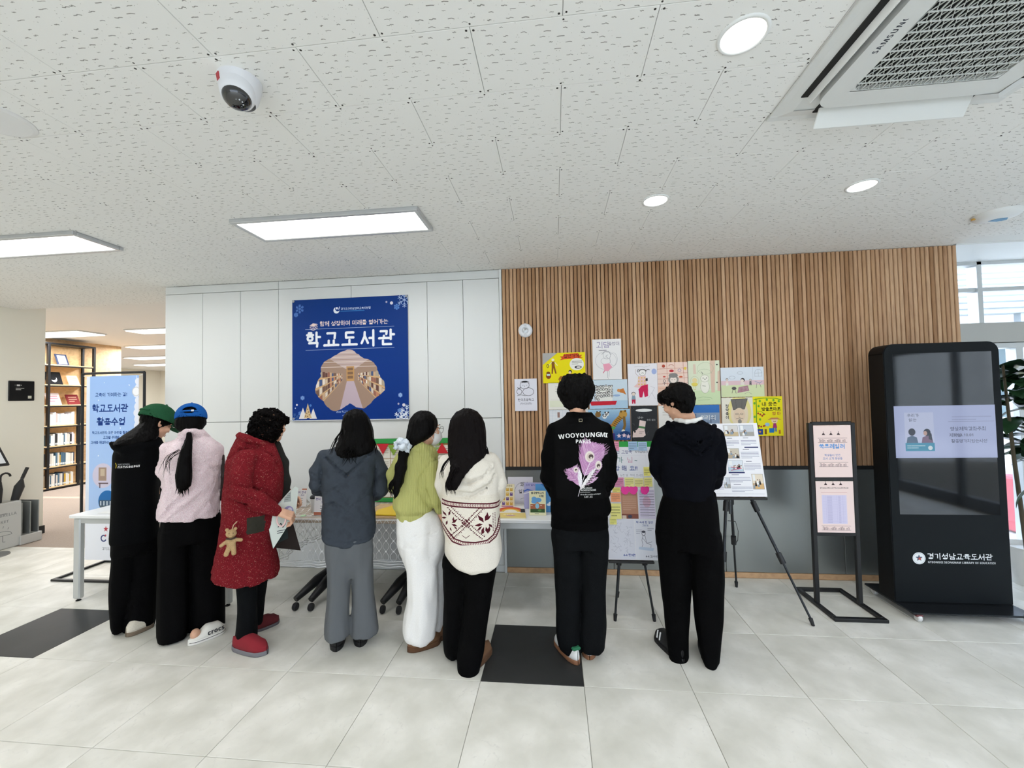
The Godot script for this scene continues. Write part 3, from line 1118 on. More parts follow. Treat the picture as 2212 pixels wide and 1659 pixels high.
func outdoors():
	var st := S()
	bb(st, Vector3(3.6, -.14, -40), Vector3(45, -.02, -4.62))
	bb(st, Vector3(-20, -.14, 4.21), Vector3(45, -.02, 40))
	struct("ground", st, hexm("c9c6bf", .9))
	# pale building across the yard with a ribbed canopy and downpipes
	var bd := thing("building", "pale building across the yard behind the right-hand glass", "building", Vector3(9.5, 0, -11.5))
	st = S()
	bb(st, Vector3(5.5, 0, -13), Vector3(20, 7.5, -11.5))
	part("wall", st, hexm("eceae6", .8), bd)
	for k in 9:
		st = S()
		bb(st, Vector3(5.6, 3.4 + .16 * k, -10.2 - .12 * k), Vector3(14.0, 3.46 + .16 * k, -10.0 - .12 * k), .01)
		part("canopy_slat", st, hexm("c8d2dc", .5, .3), bd)
	for x in [7.2, 8.75, 10.3]:
		st = S()
		bb(st, Vector3(x, 0, -10.3), Vector3(x + .16, 3.5, -10.14), .01)
		part("post", st, hexm("9aa2a8", .4, .5), bd)
	st = S()
	bb(st, Vector3(5.6, 3.28, -10.35), Vector3(14.0, 3.42, -10.1), .01)
	part("beam", st, hexm("aab2b6", .4, .5), bd)
	for x in [8.1, 9.4]:
		st = S()
		tube(st, [Vector3(x, 5.2, -11.3), Vector3(x, 2.7, -11.3), Vector3(x + .1, 2.55, -11.3), Vector3(x + .5, 2.5, -11.3)], .07, 10)
		part("downpipe", st, hexm("8f989e", .5), bd)
	st = S()
	bb(st, Vector3(7.6, .9, -11.52), Vector3(12.5, 2.6, -11.45))
	part("window", st, hexm("5a7078", .15, .0), bd)
	# across the street behind the viewer, seen only mirrored in the kiosk
	var b2 := thing("building", "grey building behind the viewer, seen only as a reflection", "building", Vector3(0, 0, 22))
	st = S()
	bb(st, Vector3(-16, 0, 22), Vector3(18, 4.5, 25))
	part("wall", st, hexm("8e908c", .85), b2)
	var b3 := thing("building", "low grey building beyond the right-hand glass, mirrored in the kiosk", "building", Vector3(14, 0, 2))
	st = S()
	bb(st, Vector3(13, 0, -6), Vector3(17, 3.6, 14))
	part("wall", st, hexm("a3a39e", .85), b3)
	# yellow board and red box outside the glass
	st = S()
	bb(st, Vector3(5.02, .75, -4.95), Vector3(5.5, 1.25, -4.92), .004)
	tag(part("notice_board", st, hexm("e8d428", .6)), "bright yellow notice board behind the plant at right edge", "notice board")
	st = S()
	bb(st, Vector3(5.16, .0, -5.5), Vector3(5.5, .62, -5.2), .02)
	tag(part("crate", st, hexm("c23a4a", .6)), "red crate outside the glass low at the right edge", "crate")

# broad pointed leaf: base at origin, grows along +x, upper side +y
func leaf_mesh(l: float, w: float, m: Material) -> ArrayMesh:
	var st := S()
	st.set_smooth_group(1)
	var n := 6
	var rows := []
	for i in n + 1:
		var t := float(i) / n
		var ww := w * .5 * pow(sin(PI * (.06 + .94 * t)), .75) if i < n else .0
		var y := .12 * l * sin(t * PI * .6) - .18 * l * t * t
		rows.append([Vector3(l * t, y + ww * .35, -ww), Vector3(l * t, y, 0), Vector3(l * t, y + ww * .35, ww)])
	for i in n:
		for k in 2:
			var a: Vector3 = rows[i][k]
			var b: Vector3 = rows[i + 1][k]
			var c: Vector3 = rows[i + 1][k + 1]
			var d: Vector3 = rows[i][k + 1]
			quad(st, a, b, c, d)
	st.generate_normals()
	st.set_material(m)
	return st.commit()

# ---------------------------------------------------------------- fitted cabinet, stands, tables
func furniture():
	var st: SurfaceTool
	# wall of white cabinet doors
	var cb := thing("wall_cabinet", "white floor-to-ceiling fitted cabinet with flush handleless doors", "cabinet", Vector3(-2.28, 0, -3.9))
	st = S()
	bb(st, Vector3(-4.06, .0, -3.935), Vector3(-.512, CH - .002, -3.918))
	part("carcass", st, hexm("6e6f6c", .8), cb)
	var xs := [-4.071, -3.641, -3.213, -2.793, -2.011, -1.229, -.869, -.512]
	for i in 7:
		for e in [[1.4625, 2.808], [.07, 1.4575]]:
			st = S()
			bb(st, Vector3(xs[i] + .002, e[0], -3.92), Vector3(xs[i + 1] - .002, e[1], -3.9), .0015)
			part("door", st, M.lacquer, cb)
	for e in [[-4.071, -2.7945], [-2.7915, -.512]]:
		st = S()
		bb(st, Vector3(e[0], 2.813, -3.92), Vector3(e[1], CH - .003, -3.902), .0015)
		part("filler_panel", st, M.lacquer, cb)
	st = S()
	bb(st, Vector3(-4.071, .0, -3.925), Vector3(-.512, .066, -3.905), .001)
	part("plinth", st, M.lacquer, cb)
	st = S()
	bb(st, Vector3(-.51, .0, -3.93), Vector3(-.487, CH - .003, -3.885), .0015)
	part("end_panel", st, M.lacquer, cb)
	kiosk()
	sheet_stand()
	banner()
	# tables
	white_table(-4.13, -2.66, "white meeting table at the left end of the row, by the banner")
	white_table(-.86, .05, "white meeting table at the right end, carrying the books")
	folding_table()
	easel(Vector3(.54, 0, -3.2), .365, .436, -3.135, "black tripod easel behind the two boys, holding the note board", [Vector3(.684, 0, -3.133), Vector3(.40, 0, -3.12), Vector3(.471, 0, -3.48)])
	easel(Vector3(1.385, 0, -3.42), .45, .858, -3.315, "black tripod easel right of the boy in the hoodie", [Vector3(1.774, 0, -3.144), Vector3(1.16, 0, -3.16), Vector3(1.5, 0, -3.72)])
	plant()
	# ceiling fittings
	camera_dome()
	air_conditioner()
	var sd := thing("smoke_detector", "round white detector with blue print on the ceiling at right edge", "detector", Vector3(3.17, CH, -3.235))
	st = S()
	lathe(st, [Vector2(0, -.045), Vector2(.07, -.043), Vector2(.11, -.03), Vector2(.128, -.012), Vector2(.128, .0)], Vector3(3.17, CH, -3.235), 32, Basis.IDENTITY, true)
	part("cover", st, M.white, sd)
	st = S()
	prism(st, PackedVector2Array([Vector2(-.05, -.02), Vector2(.02, -.035), Vector2(.06, -.01), Vector2(.03, .03), Vector2(-.03, .02)]), Vector3(3.18, CH - .0445, -3.235), .002, Basis(Vector3.RIGHT, Vector3.BACK, Vector3.DOWN))
	part("blue_mark", st, hexm("5f9ac4", .5), sd)
	st = S()
	bx(st, Vector3(3.055, CH - .02, -3.27), Vector3(.03, .012, .02), .003)
	part("lamp", st, hexm("c89a3c", .4), sd)
	var sp := thing("ceiling_speaker", "flat round pale ceiling disc near the upper left edge", "speaker", Vector3(-2.36, CH, -1.48))
	st = S()
	lathe(st, [Vector2(0, -.008), Vector2(.115, -.008), Vector2(.13, -.004), Vector2(.132, .0)], Vector3(-2.36, CH, -1.475), 32)
	part("grille", st, hexm("e4e4e2", .7), sp)
	# spot siren on the slats
	var sr := thing("wall_sounder", "round white sounder with a silver centre on the wood slats", "sounder", Vector3(-.266, 2.291, -3.88))
	var bk := Basis(Vector3.RIGHT, PI / 2)
	st = S()
	lathe(st, [Vector2(.028, .012), Vector2(.032, .02), Vector2(.05, .022), Vector2(.064, .014), Vector2(.068, .0)], Vector3(-.266, 2.291, -3.899), 32, bk, true)
	part("rim", st, hexm("e4e6ea", .4), sr)
	st = S()
	lathe(st, [Vector2(0, .006), Vector2(.008, .018), Vector2(.016, .010), Vector2(.029, .012)], Vector3(-.266, 2.291, -3.899), 24, bk, true)
	part("centre", st, M.steel, sr)
	for sg in [-1.0, 1.0]:
		st = S()
		bx(st, Vector3(-.266, 2.291 + sg * .046, -3.8765), Vector3(.03, .003, .001))
		part("legend", st, hexm("9a9ca2", .6), sr)

func white_table(x0: float, x1: float, label: String):
	var z0 := -3.64 if x0 < -3.0 else -3.84
	var z1 := -3.1
	var t := thing("table", label, "table", Vector3((x0 + x1) / 2, 0, (z0 + z1) / 2), "white tables")
	var st := S()
	bb(st, Vector3(x0, .705, z0), Vector3(x1, .732, z1), .004)
	part("tabletop", st, hexm("eff0ef", .4), t)
	st = S()
	for z in [z0 + .03, z1 - .05]:
		bb(st, Vector3(x0 + .05, .655, z), Vector3(x1 - .05, .705, z + .02), .003)
	for x in [x0 + .03, x1 - .05]:
		bb(st, Vector3(x, .655, z0 + .05), Vector3(x + .02, .705, z1 - .05), .003)
	part("apron", st, hexm("c4c6c6", .4, .3), t)
	for x in [x0 + .045, x1 - .045]:
		for z in [z0 + .05, z1 - .045]:
			st = S()
			bb(st, Vector3(x - .032, .02, z - .022), Vector3(x + .032, .7, z + .022), .008)
			var l := part("leg", st, hexm("c9cbca", .35, .35), t)
			st = S()
			lathe(st, [Vector2(0, .02), Vector2(.008, .02), Vector2(.008, .008), Vector2(.018, .006), Vector2(.018, .0)], Vector3(x, 0, z), 12)
			part("foot_pad", st, M.rubber, l)

func folding_table():
	var x0 := -2.26
	var x1 := -.9
	var z0 := -3.84
	var z1 := -3.1
	var t := thing("folding_table", "brown-topped folding table on castors under a lace cloth", "table", Vector3(-1.58, 0, -3.47))
	var st := S()
	bb(st, Vector3(x0, .69, z0), Vector3(x1, .722, z1), .006)
	part("tabletop", st, mat(Color("b7a48c"), .5, .0, M.wood_tex), t)
	st = S()
	bb(st, Vector3(x0 + .2, .24, -3.56), Vector3(x1 - .1, .58, -3.545), .003)
	part("modesty_panel", st, hexm("c2c4c3", .5), t)
	for x in [x0 + .32, x1 - .32]:
		st = S()
		bb(st, Vector3(x - .03, .16, -3.53), Vector3(x + .03, .69, -3.41), .006)
		part("leg", st, M.black_metal, t)
		for s in [-1.0, 1.0]:
			for dx in [-.03, .1]:
				var e := Vector3(x - .12 + dx, .085, -3.47 + s * .36)
				var sh := Vector3(x + dx * .4, .19, -3.47)
				st = S()
				tube(st, [sh, sh.lerp(e, .5) + Vector3(0, .02, 0), e], [.05, .042, .024], 10)
				var f := part("foot", st, M.black_metal, t)
				st = S()
				lathe(st, [Vector2(0, -.015), Vector2(.026, -.015), Vector2(.03, -.008), Vector2(.03, .008), Vector2(.026, .015), Vector2(0, .015)], e + Vector3(.0, -.055, 0), 16, Basis(Vector3.BACK, PI / 2))
				part("castor", st, M.rubber, f)
	# lace cloth
	var cl := thing("tablecloth", "see-through white lace cloth hanging over the folding table", "tablecloth", Vector3(-1.5, .722, -3.4))
	var p := Pic.new(600, 300, Color(.95, .95, .95, .2), 2.0)
	p.im.fill(Color(.95, .95, .95, .10))
	var wcol := Color(.96, .96, .95, .95)
	for i in 12:
		for j in 4:
			var c := Vector2(i * 50.0, j * 66.0)
			var o := []
			for s in 9:
				var a := s / 8.0
				o.append(c + Vector2(25 + 21 * sin(a * TAU * .5) * (1 if j % 2 else -1), a * 66.0))
			p.line(o, 2.6, wcol)
			var o2 := o.map(func(v): return Vector2(2 * (c.x + 25) - v.x, v.y))
			p.line(o2, 2.6, wcol)
			p.dot(c.x + 25, c.y, 6, wcol)
	for y in [4.0, 262.0, 278.0, 294.0]:
		p.line([Vector2(0, y), Vector2(600, y)], 5.0, wcol, false)
	var lace := mat(Color.WHITE, .9, .0, p.done())
	lace.transparency = BaseMaterial3D.TRANSPARENCY_ALPHA
	lace.cull_mode = BaseMaterial3D.CULL_DISABLED
	st = S()
	st.set_smooth_group(1)
	# top sheet
	quad(st, Vector3(x0 - .006, .7245, z0), Vector3(x1 + .006, .7245, z0), Vector3(x1 + .006, .7245, z1 + .004), Vector3(x0 - .006, .7245, z1 + .004), Rect2(0, 0, 2, 1))
	part("top_sheet", st, lace, cl)
	st = S()
	st.set_smooth_group(1)
	drape(st, Vector3(x0 - .008, .724, z1 + .006), Vector3(x1 + .004, .724, z1 + .006), Vector3(0, 0, 1), .36, 2.0)
	part("front_drop", st, lace, cl)
	st = S()
	st.set_smooth_group(1)
	drape(st, Vector3(x0 - .008, .724, z0), Vector3(x0 - .008, .724, z1 + .006), Vector3(-1, 0, 0), .38, 1.2)
	part("side_drop", st, lace, cl)

func drape(st: SurfaceTool, a: Vector3, b: Vector3, out: Vector3, h: float, reps: float):
	var n := 40
	var m := 8
	var g := []
	for j in m + 1:
		var r := []
		var v := float(j) / m
		for i in n + 1:
			var u := float(i) / n
			var fold := (sin(u * 47.0) * .014 + sin(u * 21.0 + 1.3) * .016 + .018) * v
			r.append(a.lerp(b, u) + Vector3(0, -h * v * (1.0 + .04 * sin(u * 9.0)), 0) + out * fold)
		g.append(r)
	for j in m:
		for i in n:
			quad(st, g[j][i], g[j][i + 1], g[j + 1][i + 1], g[j + 1][i], Rect2(reps * i / n, float(j) / m, reps / n, 1.0 / m))

# easel: three legs with clamps, a head, a ledge; the board on it is a thing of its own
func easel(c: Vector3, w: float, ledge: float, lz: float, label: String, feet: Array):
	var t := thing("easel", label, "easel", c, "tripod easels")
	var hub := c + Vector3(0, 1.18, -.08)
	for f in feet:
		var a: Vector3 = f + Vector3(0, .012, 0)
		var d: Vector3 = hub - a
		var st := S()
		tube(st, [a, a + d * .36], .0085, 8)
		tube(st, [a + d * .34, a + d * .66], .0115, 8)
		tube(st, [a + d * .64, a + d], .0145, 8)
		var l := part("leg", st, hexm("2a2c2f", .35, .5), t)
		for k in [.35, .65]:
			st = S()
			tube(st, [a + d * (k - .03), a + d * (k + .03)], .02, 10)
			part("clamp", st, M.black, l)
		st = S()
		tube(st, [a - Vector3(0, .012, 0), a + d * .03], [.011, .015], 8)
		part("rubber_foot", st, M.rubber, l)
	var st := S()
	tube(st, [hub + Vector3(0, -.5, .0), hub + Vector3(0, .12, 0)], .012, 8)
	part("column", st, hexm("4a4d50", .35, .6), t)
	st = S()
	bx(st, hub, Vector3(.09, .08, .08), .015)
	part("head", st, M.black, t)
	st = S()
	bx(st, Vector3(c.x - .01, ledge - .01, lz), Vector3(w * .9, .016, .04), .004)
	part("ledge", st, M.black, t)
	st = S()
	tube(st, [Vector3(c.x, ledge - .012, lz - .015), hub], .01, 8)
	part("brace", st, M.black, t)
	# hanging strap
	var s0: Vector3 = feet[1].lerp(hub, .57) + Vector3(.01, 0, .02)
	st = S()
	tube(st, [s0, s0 + Vector3(.05, .0, .015), s0 + Vector3(.065, -.07, .02), s0 + Vector3(.06, -.14, .02), s0 + Vector3(.035, -.18, .015)], .008, 6, true, .25)
	part("strap", st, M.black, t)

# ---------------------------------------------------------------- kiosk
func kiosk():
	var t := thing("kiosk", "tall black digital signage kiosk with rounded top on wheels", "kiosk", Vector3(2.89, 0, -3.47))
	var x0 := 2.497
	var x1 := 3.29
	var st := S()
	var zf := -3.4
	var zb := -3.545
	# rounded upright body
	var o := PackedVector2Array([Vector2(x0, .066), Vector2(x0, 1.93)])
	for i in 7:
		var a := PI - PI / 2 * i / 6.0
		o.append(Vector2(x0 + .075 + cos(a) * .075, 1.925 + sin(a) * .075))
	for i in 7:
		var a := PI / 2 - PI / 2 * i / 6.0
		o.append(Vector2(x1 - .075 + cos(a) * .075, 1.925 + sin(a) * .075))
	o.append(Vector2(x1, .066))
	prism(st, o, Vector3(0, 0, zb), zf - zb)
	part("body", st, hexm("0d0f11", .5, .0, .3), t)
	# one sheet of dark glass over the front
	st = S()
	var o2 := Geometry2D.offset_polygon(o, -.006)[0]
	prism(st, o2, Vector3(0, 0, zf), .004)
	var gm := hexm("14181a", .55, .0, .25)
	part("front_glass", st, gm, t)
	st = S()
	var s := [Vector3(2.56, 1.925, zf + .0045), Vector3(3.236, 1.925, zf + .0045), Vector3(3.236, .715, zf + .0045), Vector3(2.56, .715, zf + .0045)]
	quad(st, s[0], s[1], s[2], s[3])
	var sm := hexm("0a0c0d", .05, .0, .9)
	var sc := part("screen", st, sm, t)
	# lit part of the screen
	var p := Pic.new(690, 390, Color("b9c4ea"), 1.4)
	p.rect(70, 50, 200, 290, Color("c9d2f0"))
	write(p, "우리가", 90, 58, 26, Color("5a5f74"), .1)
	write(p, "읽는", 100, 92, 26, Color("5a5f74"), .1)
	p.rect(70, 278, 200, 62, Color("2f93b4"))
	p.greek(84, 300, 120, 2, 16, Color("cfe6ee"), 3)
	p.dot(240, 316, 16, Color("dbe9ee"))
	for e in [[118, 210, 0], [222, 214, 1]]:
		p.poly(PackedVector2Array([Vector2(e[0] - 40, 278), Vector2(e[0] - 32, 236), Vector2(e[0], 224), Vector2(e[0] + 32, 236), Vector2(e[0] + 40, 278)]), Color("4e6a86") if e[2] == 0 else Color("7a5f7c"))
		p.dot(e[0], e[1] - 14, 24, Color("2e3442"), 27)
		if e[2] == 1:
			p.poly(PackedVector2Array([Vector2(e[0] + 8, 190), Vector2(e[0] + 30, 210), Vector2(e[0] + 34, 262), Vector2(e[0] + 10, 250)]), Color("2e3442"))
			p.dot(e[0] - 12, e[1] - 8, 13, Color("c9a79c"), 17)
	write(p, "영상제작강좌주최", 380, 160, 30, Color("6f7690"), .12, .02)
	latin_line(p, "2024.10.01", 400, 232, 28, Color("7a8098"), latin_bold)
	write(p, "제작일", 372, 208, 27, Color("6f7690"), .12, .02)
	write(p, "활동명가치있는시선", 384, 252, 27, Color("6f7690"), .12, .0)
	p.line([Vector2(372, 122), Vector2(680, 122)], 3, Color("9aa2c4"), false)
	p.greek(400, 86, 260, 2, 22, Color("a9b2d6"), 8)
	var ad := mat(Color(.05, .05, .06), .08, .0)
	ad.emission_enabled = true
	ad.emission_texture = p.done()
	ad.emission_operator = BaseMaterial3D.EMISSION_OP_MULTIPLY
	ad.emission = Color.WHITE
	ad.emission_energy_multiplier = .75
	ad.texture_repeat = false
	st = S()
	quad(st, Vector3(2.551, 1.527, zf + .006), Vector3(3.238, 1.527, zf + .006), Vector3(3.238, 1.137, zf + .006), Vector3(2.551, 1.137, zf + .006))
	part("picture", st, ad, sc)
	# seal and name
	var q := Pic.new(560, 110, Color("14181a"), 2.0)
	q.dot(50, 52, 44, Color("e9ecec"))
	q.ring(50, 52, 38, 38, 1.5, Color("8b93a0"))
	q.poly(star(50, 50, 26, 11), Color("4a5568"))
	q.poly(star(54, 54, 15, 6), Color("c05a4c"))
	write(q, "경기성남교육도서관", 106, 12, 46, Color("f0f2f2"), .13, .06)
	latin_line(q, "GYEONGGI SEONGNAM LIBRARY OF EDUCATION", 108, 86, 20.5, Color("dfe3e3"), latin_bold, .0, .98)
	st = S()
	quad(st, Vector3(2.625, .443, zf + .0046), Vector3(3.185, .443, zf + .0046), Vector3(3.185, .333, zf + .0046), Vector3(2.625, .333, zf + .0046))
	part("logo", st, print_mat(q.done(), .55), t)
	# base plate and wheels
	st = S()
	bb(st, Vector3(2.5, .05, -3.71), Vector3(3.29, .064, -3.24), .003)
	part("base_plate", st, hexm("2b2e31", .18, .6), t)
	for x in [2.54, 3.24]:
		for z in [-3.27, -3.67]:
			st = S()
			lathe(st, [Vector2(0, -.014), Vector2(.02, -.014), Vector2(.025, -.008), Vector2(.025, .008), Vector2(.02, .014), Vector2(0, .014)], Vector3(x, .025, z + .015), 18, Basis(Vector3.BACK, PI / 2))
			var wl := part("wheel", st, hexm("dcdcda", .4), t)
			st = S()
			bx(st, Vector3(x, .043, z + .01), Vector3(.045, .016, .045), .005)
			part("fork", st, hexm("6b3838", .5), wl)

func star(x: float, y: float, r: float, r2: float) -> PackedVector2Array:
	var o := PackedVector2Array()
	for i in 10:
		var a := -PI / 2 + PI * i / 5.0
		var rr := r if i % 2 == 0 else r2
		o.append(Vector2(x + cos(a) * rr, y + sin(a) * rr))
	return o

# ---------------------------------------------------------------- two-sheet stand
func sheet_stand():
	var t := thing("poster_stand", "slim black floor stand with two pink sheets, one above the other", "poster stand", Vector3(2.14, 0, -3.45))
	var st := S()
	for e in [[1.965, 1.997], [2.272, 2.304]]:
		st = S()
		bb(st, Vector3(e[0], .02, -3.465), Vector3(e[1], 1.405, -3.435), .004)
		part("post", st, M.black_metal, t)
	for y in [1.388, .956, .532]:
		st = S()
		bb(st, Vector3(1.99, y, -3.462), Vector3(2.28, y + .026, -3.438), .003)
		part("crossbar", st, M.black_metal, t)
	st = S()
	bb(st, Vector3(1.955, .0, -3.7), Vector3(2.315, .025, -3.665), .004)
	bb(st, Vector3(1.955, .0, -3.24), Vector3(2.315, .025, -3.205), .004)
	bb(st, Vector3(1.955, .0, -3.665), Vector3(1.99, .025, -3.24), .004)
	bb(st, Vector3(2.28, .0, -3.665), Vector3(2.315, .025, -3.24), .004)
	part("base", st, M.black_metal, t)
	for k in 2:
		var p := Pic.new(290, 420, Color("f0d9d3"), 2.0)
		for i in 3:
			var x := 78.0 + 58 * i
			var y := 50.0 if k == 0 else 4.0
			p.line([Vector2(x, y), Vector2(x, y + 14)], 3, Color("39282a"), false)
			p.poly(PackedVector2Array([Vector2(x - 13, y + 28), Vector2(x - 5, y + 14), Vector2(x + 5, y + 14), Vector2(x + 13, y + 28)]), Color("39282a"))
		var shelf := func(y: float):
			p.line([Vector2(34, y), Vector2(258, y)], 2, Color("5b4246"), false)
			p.line([Vector2(34, y + 34), Vector2(258, y + 34)], 2, Color("5b4246"), false)
			for i in 17:
				if i % 5 != 4:
					var x := 44.0 + 12 * i
					p.line([Vector2(x, y + 8 + (i * 7) % 12), Vector2(x, y + 33)], 2, Color("5b4246"), false)
					p.line([Vector2(x + 8, y + 8 + (i * 7) % 12), Vector2(x + 8, y + 33)], 2, Color("5b4246"), false)
					p.line([Vector2(x, y + 8 + (i * 7) % 12), Vector2(x + 8, y + 8 + (i * 7) % 12)], 2, Color("5b4246"), false)
		if k == 0:
			shelf.call(104.0)
			write_mid(p, "북트레일러", 142, 150, 38, Color("6f9ad0"), .17, .06)
			write_mid(p, "학생들이 만든", 142, 232, 19, Color("7a86b4"), .12, .03)
			write_mid(p, "도서 소개 영상들", 142, 258, 19, Color("7a86b4"), .12, .03)
			shelf.call(300.0)
		else:
			write_mid(p, "경기성남교육도서관 학교도서관지원사업", 142, 50, 12, Color("4d3d3c"), .12, .0)
			p.line([Vector2(40, 94), Vector2(240, 94)], 2, Color("c78e8e"), false)
			p.rect(44, 114, 190, 234, Color("d5cfe6"))
			for i in 26:
				var y := 120.0 + i * 8.7
				p.line([Vector2(52, y), Vector2(226, y)], 1, Color("b7b0d0"), false)
				p.greek(86, y + 4, 60, 1, 6, Color("a49dc0"), i)
				p.greek(172, y + 4, 26, 1, 6, Color("a49dc0"), i + 40)
			for x in [76.0, 160.0, 205.0]:
				p.line([Vector2(x, 116), Vector2(x, 346)], 1, Color("b7b0d0"), false)
			shelf.call(366.0)
		var y1 := 1.386 if k == 0 else .954
		var y0 := .984 if k == 0 else .560
		part("sheet", board_mesh(Vector3(1.999, y1, -3.436), Vector3(.271, 0, 0), Vector3(0, y0 - y1, 0), .01, print_mat(p.done(), .35), M.black), null, t)

# ---------------------------------------------------------------- banner
func banner():
	var t := thing("banner_stand", "light blue vertical banner hung in a black frame stand, left", "banner", Vector3(-4.44, 0, -3.7))
	var st := S()
	var z := -3.7
	for x in [-4.785, -4.088]:
		tube(st, [Vector3(x, .02, z), Vector3(x, 1.985, z)], .012, 8)
	tube(st, [Vector3(-4.785, 1.985, z), Vector3(-4.088, 1.985, z)], .012, 8)
	part("frame", st, M.black_metal, t)
	st = S()
	bb(st, Vector3(-4.80, 0, -3.49), Vector3(-4.07, .02, -3.46), .003)
	bb(st, Vector3(-4.80, 0, -3.94), Vector3(-4.09, .02, -3.91), .003)
	for x in [-4.80, -4.103]:
		bb(st, Vector3(x, 0, -3.92), Vector3(x + .03, .02, -3.47), .003)
	part("base", st, M.black_metal, t)
	var p := Pic.new(600, 1800, Color("a5c4ef"), .9)
	for i in 60:
		p.rect(0, i * 30, 600, 30, Color("9dbdec").lerp(Color("b6cff4"), i / 60.0))
	p.rect(0, 0, 40, 1800, Color("dfe6f4"))
	var r := RandomNumberGenerator.new()
	r.seed = 5
	for i in 26:
		p.dot(r.randf_range(50, 590), r.randf_range(10, 1200), r.randf_range(2, 7), Color("e6effc"))
	for i in 9:
		p.dot(585 + r.randf_range(-16, 10), 60 + i * 62, r.randf_range(26, 44), Color("e3e6f2"))
	p.line([Vector2(575, 5), Vector2(572, 120)], 6, Color("e9e9ee"))
	p.dot(570, 160, 46, Color("cfcfd2")); p.dot(570, 160, 38, Color("efeff2"))
	write_mid(p, "교육이 기여하는 길!", 285, 165, 40, Color("1d3f82"), .12, .02)
	write_mid(p, "학교도서관", 275, 280, 78, Color("16377c"), .15, .06)
	write_mid(p, "활용수업", 290, 410, 78, Color("16377c"), .15, .06)
	write_mid(p, "학교도서관의 모든 자원을 활용해", 290, 545, 29, Color("1d3f82"), .12, .0)
	write_mid(p, "교과별 주제별", 290, 592, 29, Color("1d3f82"), .12, .0)
	write_mid(p, "과제를 해결하는 자기주도학습 지원", 290, 640, 29, Color("1d3f82"), .12, .0)
	# two round pictures
	p.dot(200, 980, 120, Color("cfc8dc"))
	p.rect(150, 900, 90, 130, Color("a58d7c")); p.rect(170, 915, 50, 70, Color("c7b49c")); p.rect(150, 1050, 110, 12, Color("5c4a50")); p.rect(160, 1062, 12, 40, Color("5c4a50"))
	p.dot(255, 1230, 105, Color("2f6fae"))
	p.rect(160, 1220, 190, 60, Color("4a5c70"))
	for i in 5:
		p.rect(172 + i * 36, 1228, 14, 44, Color("c9d4dd"))
	p.poly(PackedVector2Array([Vector2(160, 1275), Vector2(350, 1275), Vector2(300, 1325), Vector2(210, 1325)]), Color("58646c"))
	p.rect(0, 1430, 600, 370, Color("eef0f7"))
	p.poly(star(240, 1500, 30, 12), Color("b8444e"))
	write(p, "경기도교육청", 290, 1480, 34, Color("5a5f6c"), .11, .0)
	p.ring(215, 1590, 28, 28, 12, Color("3f4a78"), .6, 5.4)
	p.dot(236, 1562, 9, Color("c0505a"))
	write(p, "구리남양주교육지원청", 270, 1575, 30, Color("5a5f6c"), .11, .0)
	p.dot(318, 1684, 17, Color("5fa04a")); p.dot(344, 1684, 17, Color("5fa04a"))
	p.poly(PackedVector2Array([Vector2(302, 1690), Vector2(360, 1690), Vector2(331, 1722)]), Color("5fa04a"))
	write(p, "경기도", 200, 1676, 28, Color("7a8088"), .11, .0)
	part("banner_sheet", board_mesh(Vector3(-4.735, 1.955, z + .005), Vector3(.59, 0, 0), Vector3(0, -1.84, 0), .003, print_mat(p.done()), M.paper), null, t)
	st = S()
	for e in [Vector3(-4.73, 1.95, z), Vector3(-4.15, 1.95, z), Vector3(-4.73, .13, z), Vector3(-4.15, .13, z)]:
		tube(st, [e, Vector3(-4.785 if e.x < -4.3 else -4.088, e.y + .015, z)], .003, 6)
	part("cord", st, M.paper, t)

# ---------------------------------------------------------------- plant
func plant():
	var t := thing("potted_plant", "dark green broad-leaved plant half hidden behind the kiosk", "plant", Vector3(3.95, 0, -3.9))
	var st := S()
	lathe(st, [Vector2(0, 0), Vector2(.13, 0), Vector2(.17, .3), Vector2(.18, .32), Vector2(.165, .32), Vector2(.155, .28), Vector2(0, .28)], Vector3(3.95, 0, -3.9), 24)
	part("pot", st, hexm("e4e2dc", .5), t)
	st = S()
	for k in 3:
		var x := 3.95 + (k - 1) * .05
		tube(st, [Vector3(x, .28, -3.9), Vector3(x + (k - 1) * .08, 1.1, -3.88), Vector3(x + (k - 1) * .14, 1.85, -3.86)], [.016, .013, .008], 8)
	part("stem", st, hexm("4f4634", .8), t)
	var dk := hexm("1d3a24", .28)
	var leaves := [leaf_mesh(.3, .13, dk), leaf_mesh(.24, .11, hexm("26452a", .28))]
	var yl := leaf_mesh(.2, .07, hexm("e2c52e", .45))
	var r := RandomNumberGenerator.new()
	r.seed = 21
	for i in 64:
		var y := r.randf_range(1.0, 1.86)
		var a := r.randf() * TAU
		var o := part("leaf", leaves[i % 2], null, t)
		o.position = Vector3(r.randf_range(-.14, .14), y, r.randf_range(-.04, .08))
		o.rotation = Vector3(r.randf_range(-.3, .3), a, r.randf_range(-.75, .45))
		o.scale = Vector3.ONE * r.randf_range(.8, 1.15)
	for e in [Vector3(.02, 1.12, .2), Vector3(.1, 1.02, .22), Vector3(.0, .95, .16)]:
		var o := part("yellow_leaf", yl, null, t)
		o.position = e
		o.rotation = Vector3(.3, -.6 + e.x * 9, -.3)
	for e in [Vector3(-.1, .86, .15), Vector3(-.02, .80, .2)]:
		var o := part("leaf", leaves[1], null, t)
		o.position = e
		o.rotation = Vector3(.2, 2.4, -1.0)

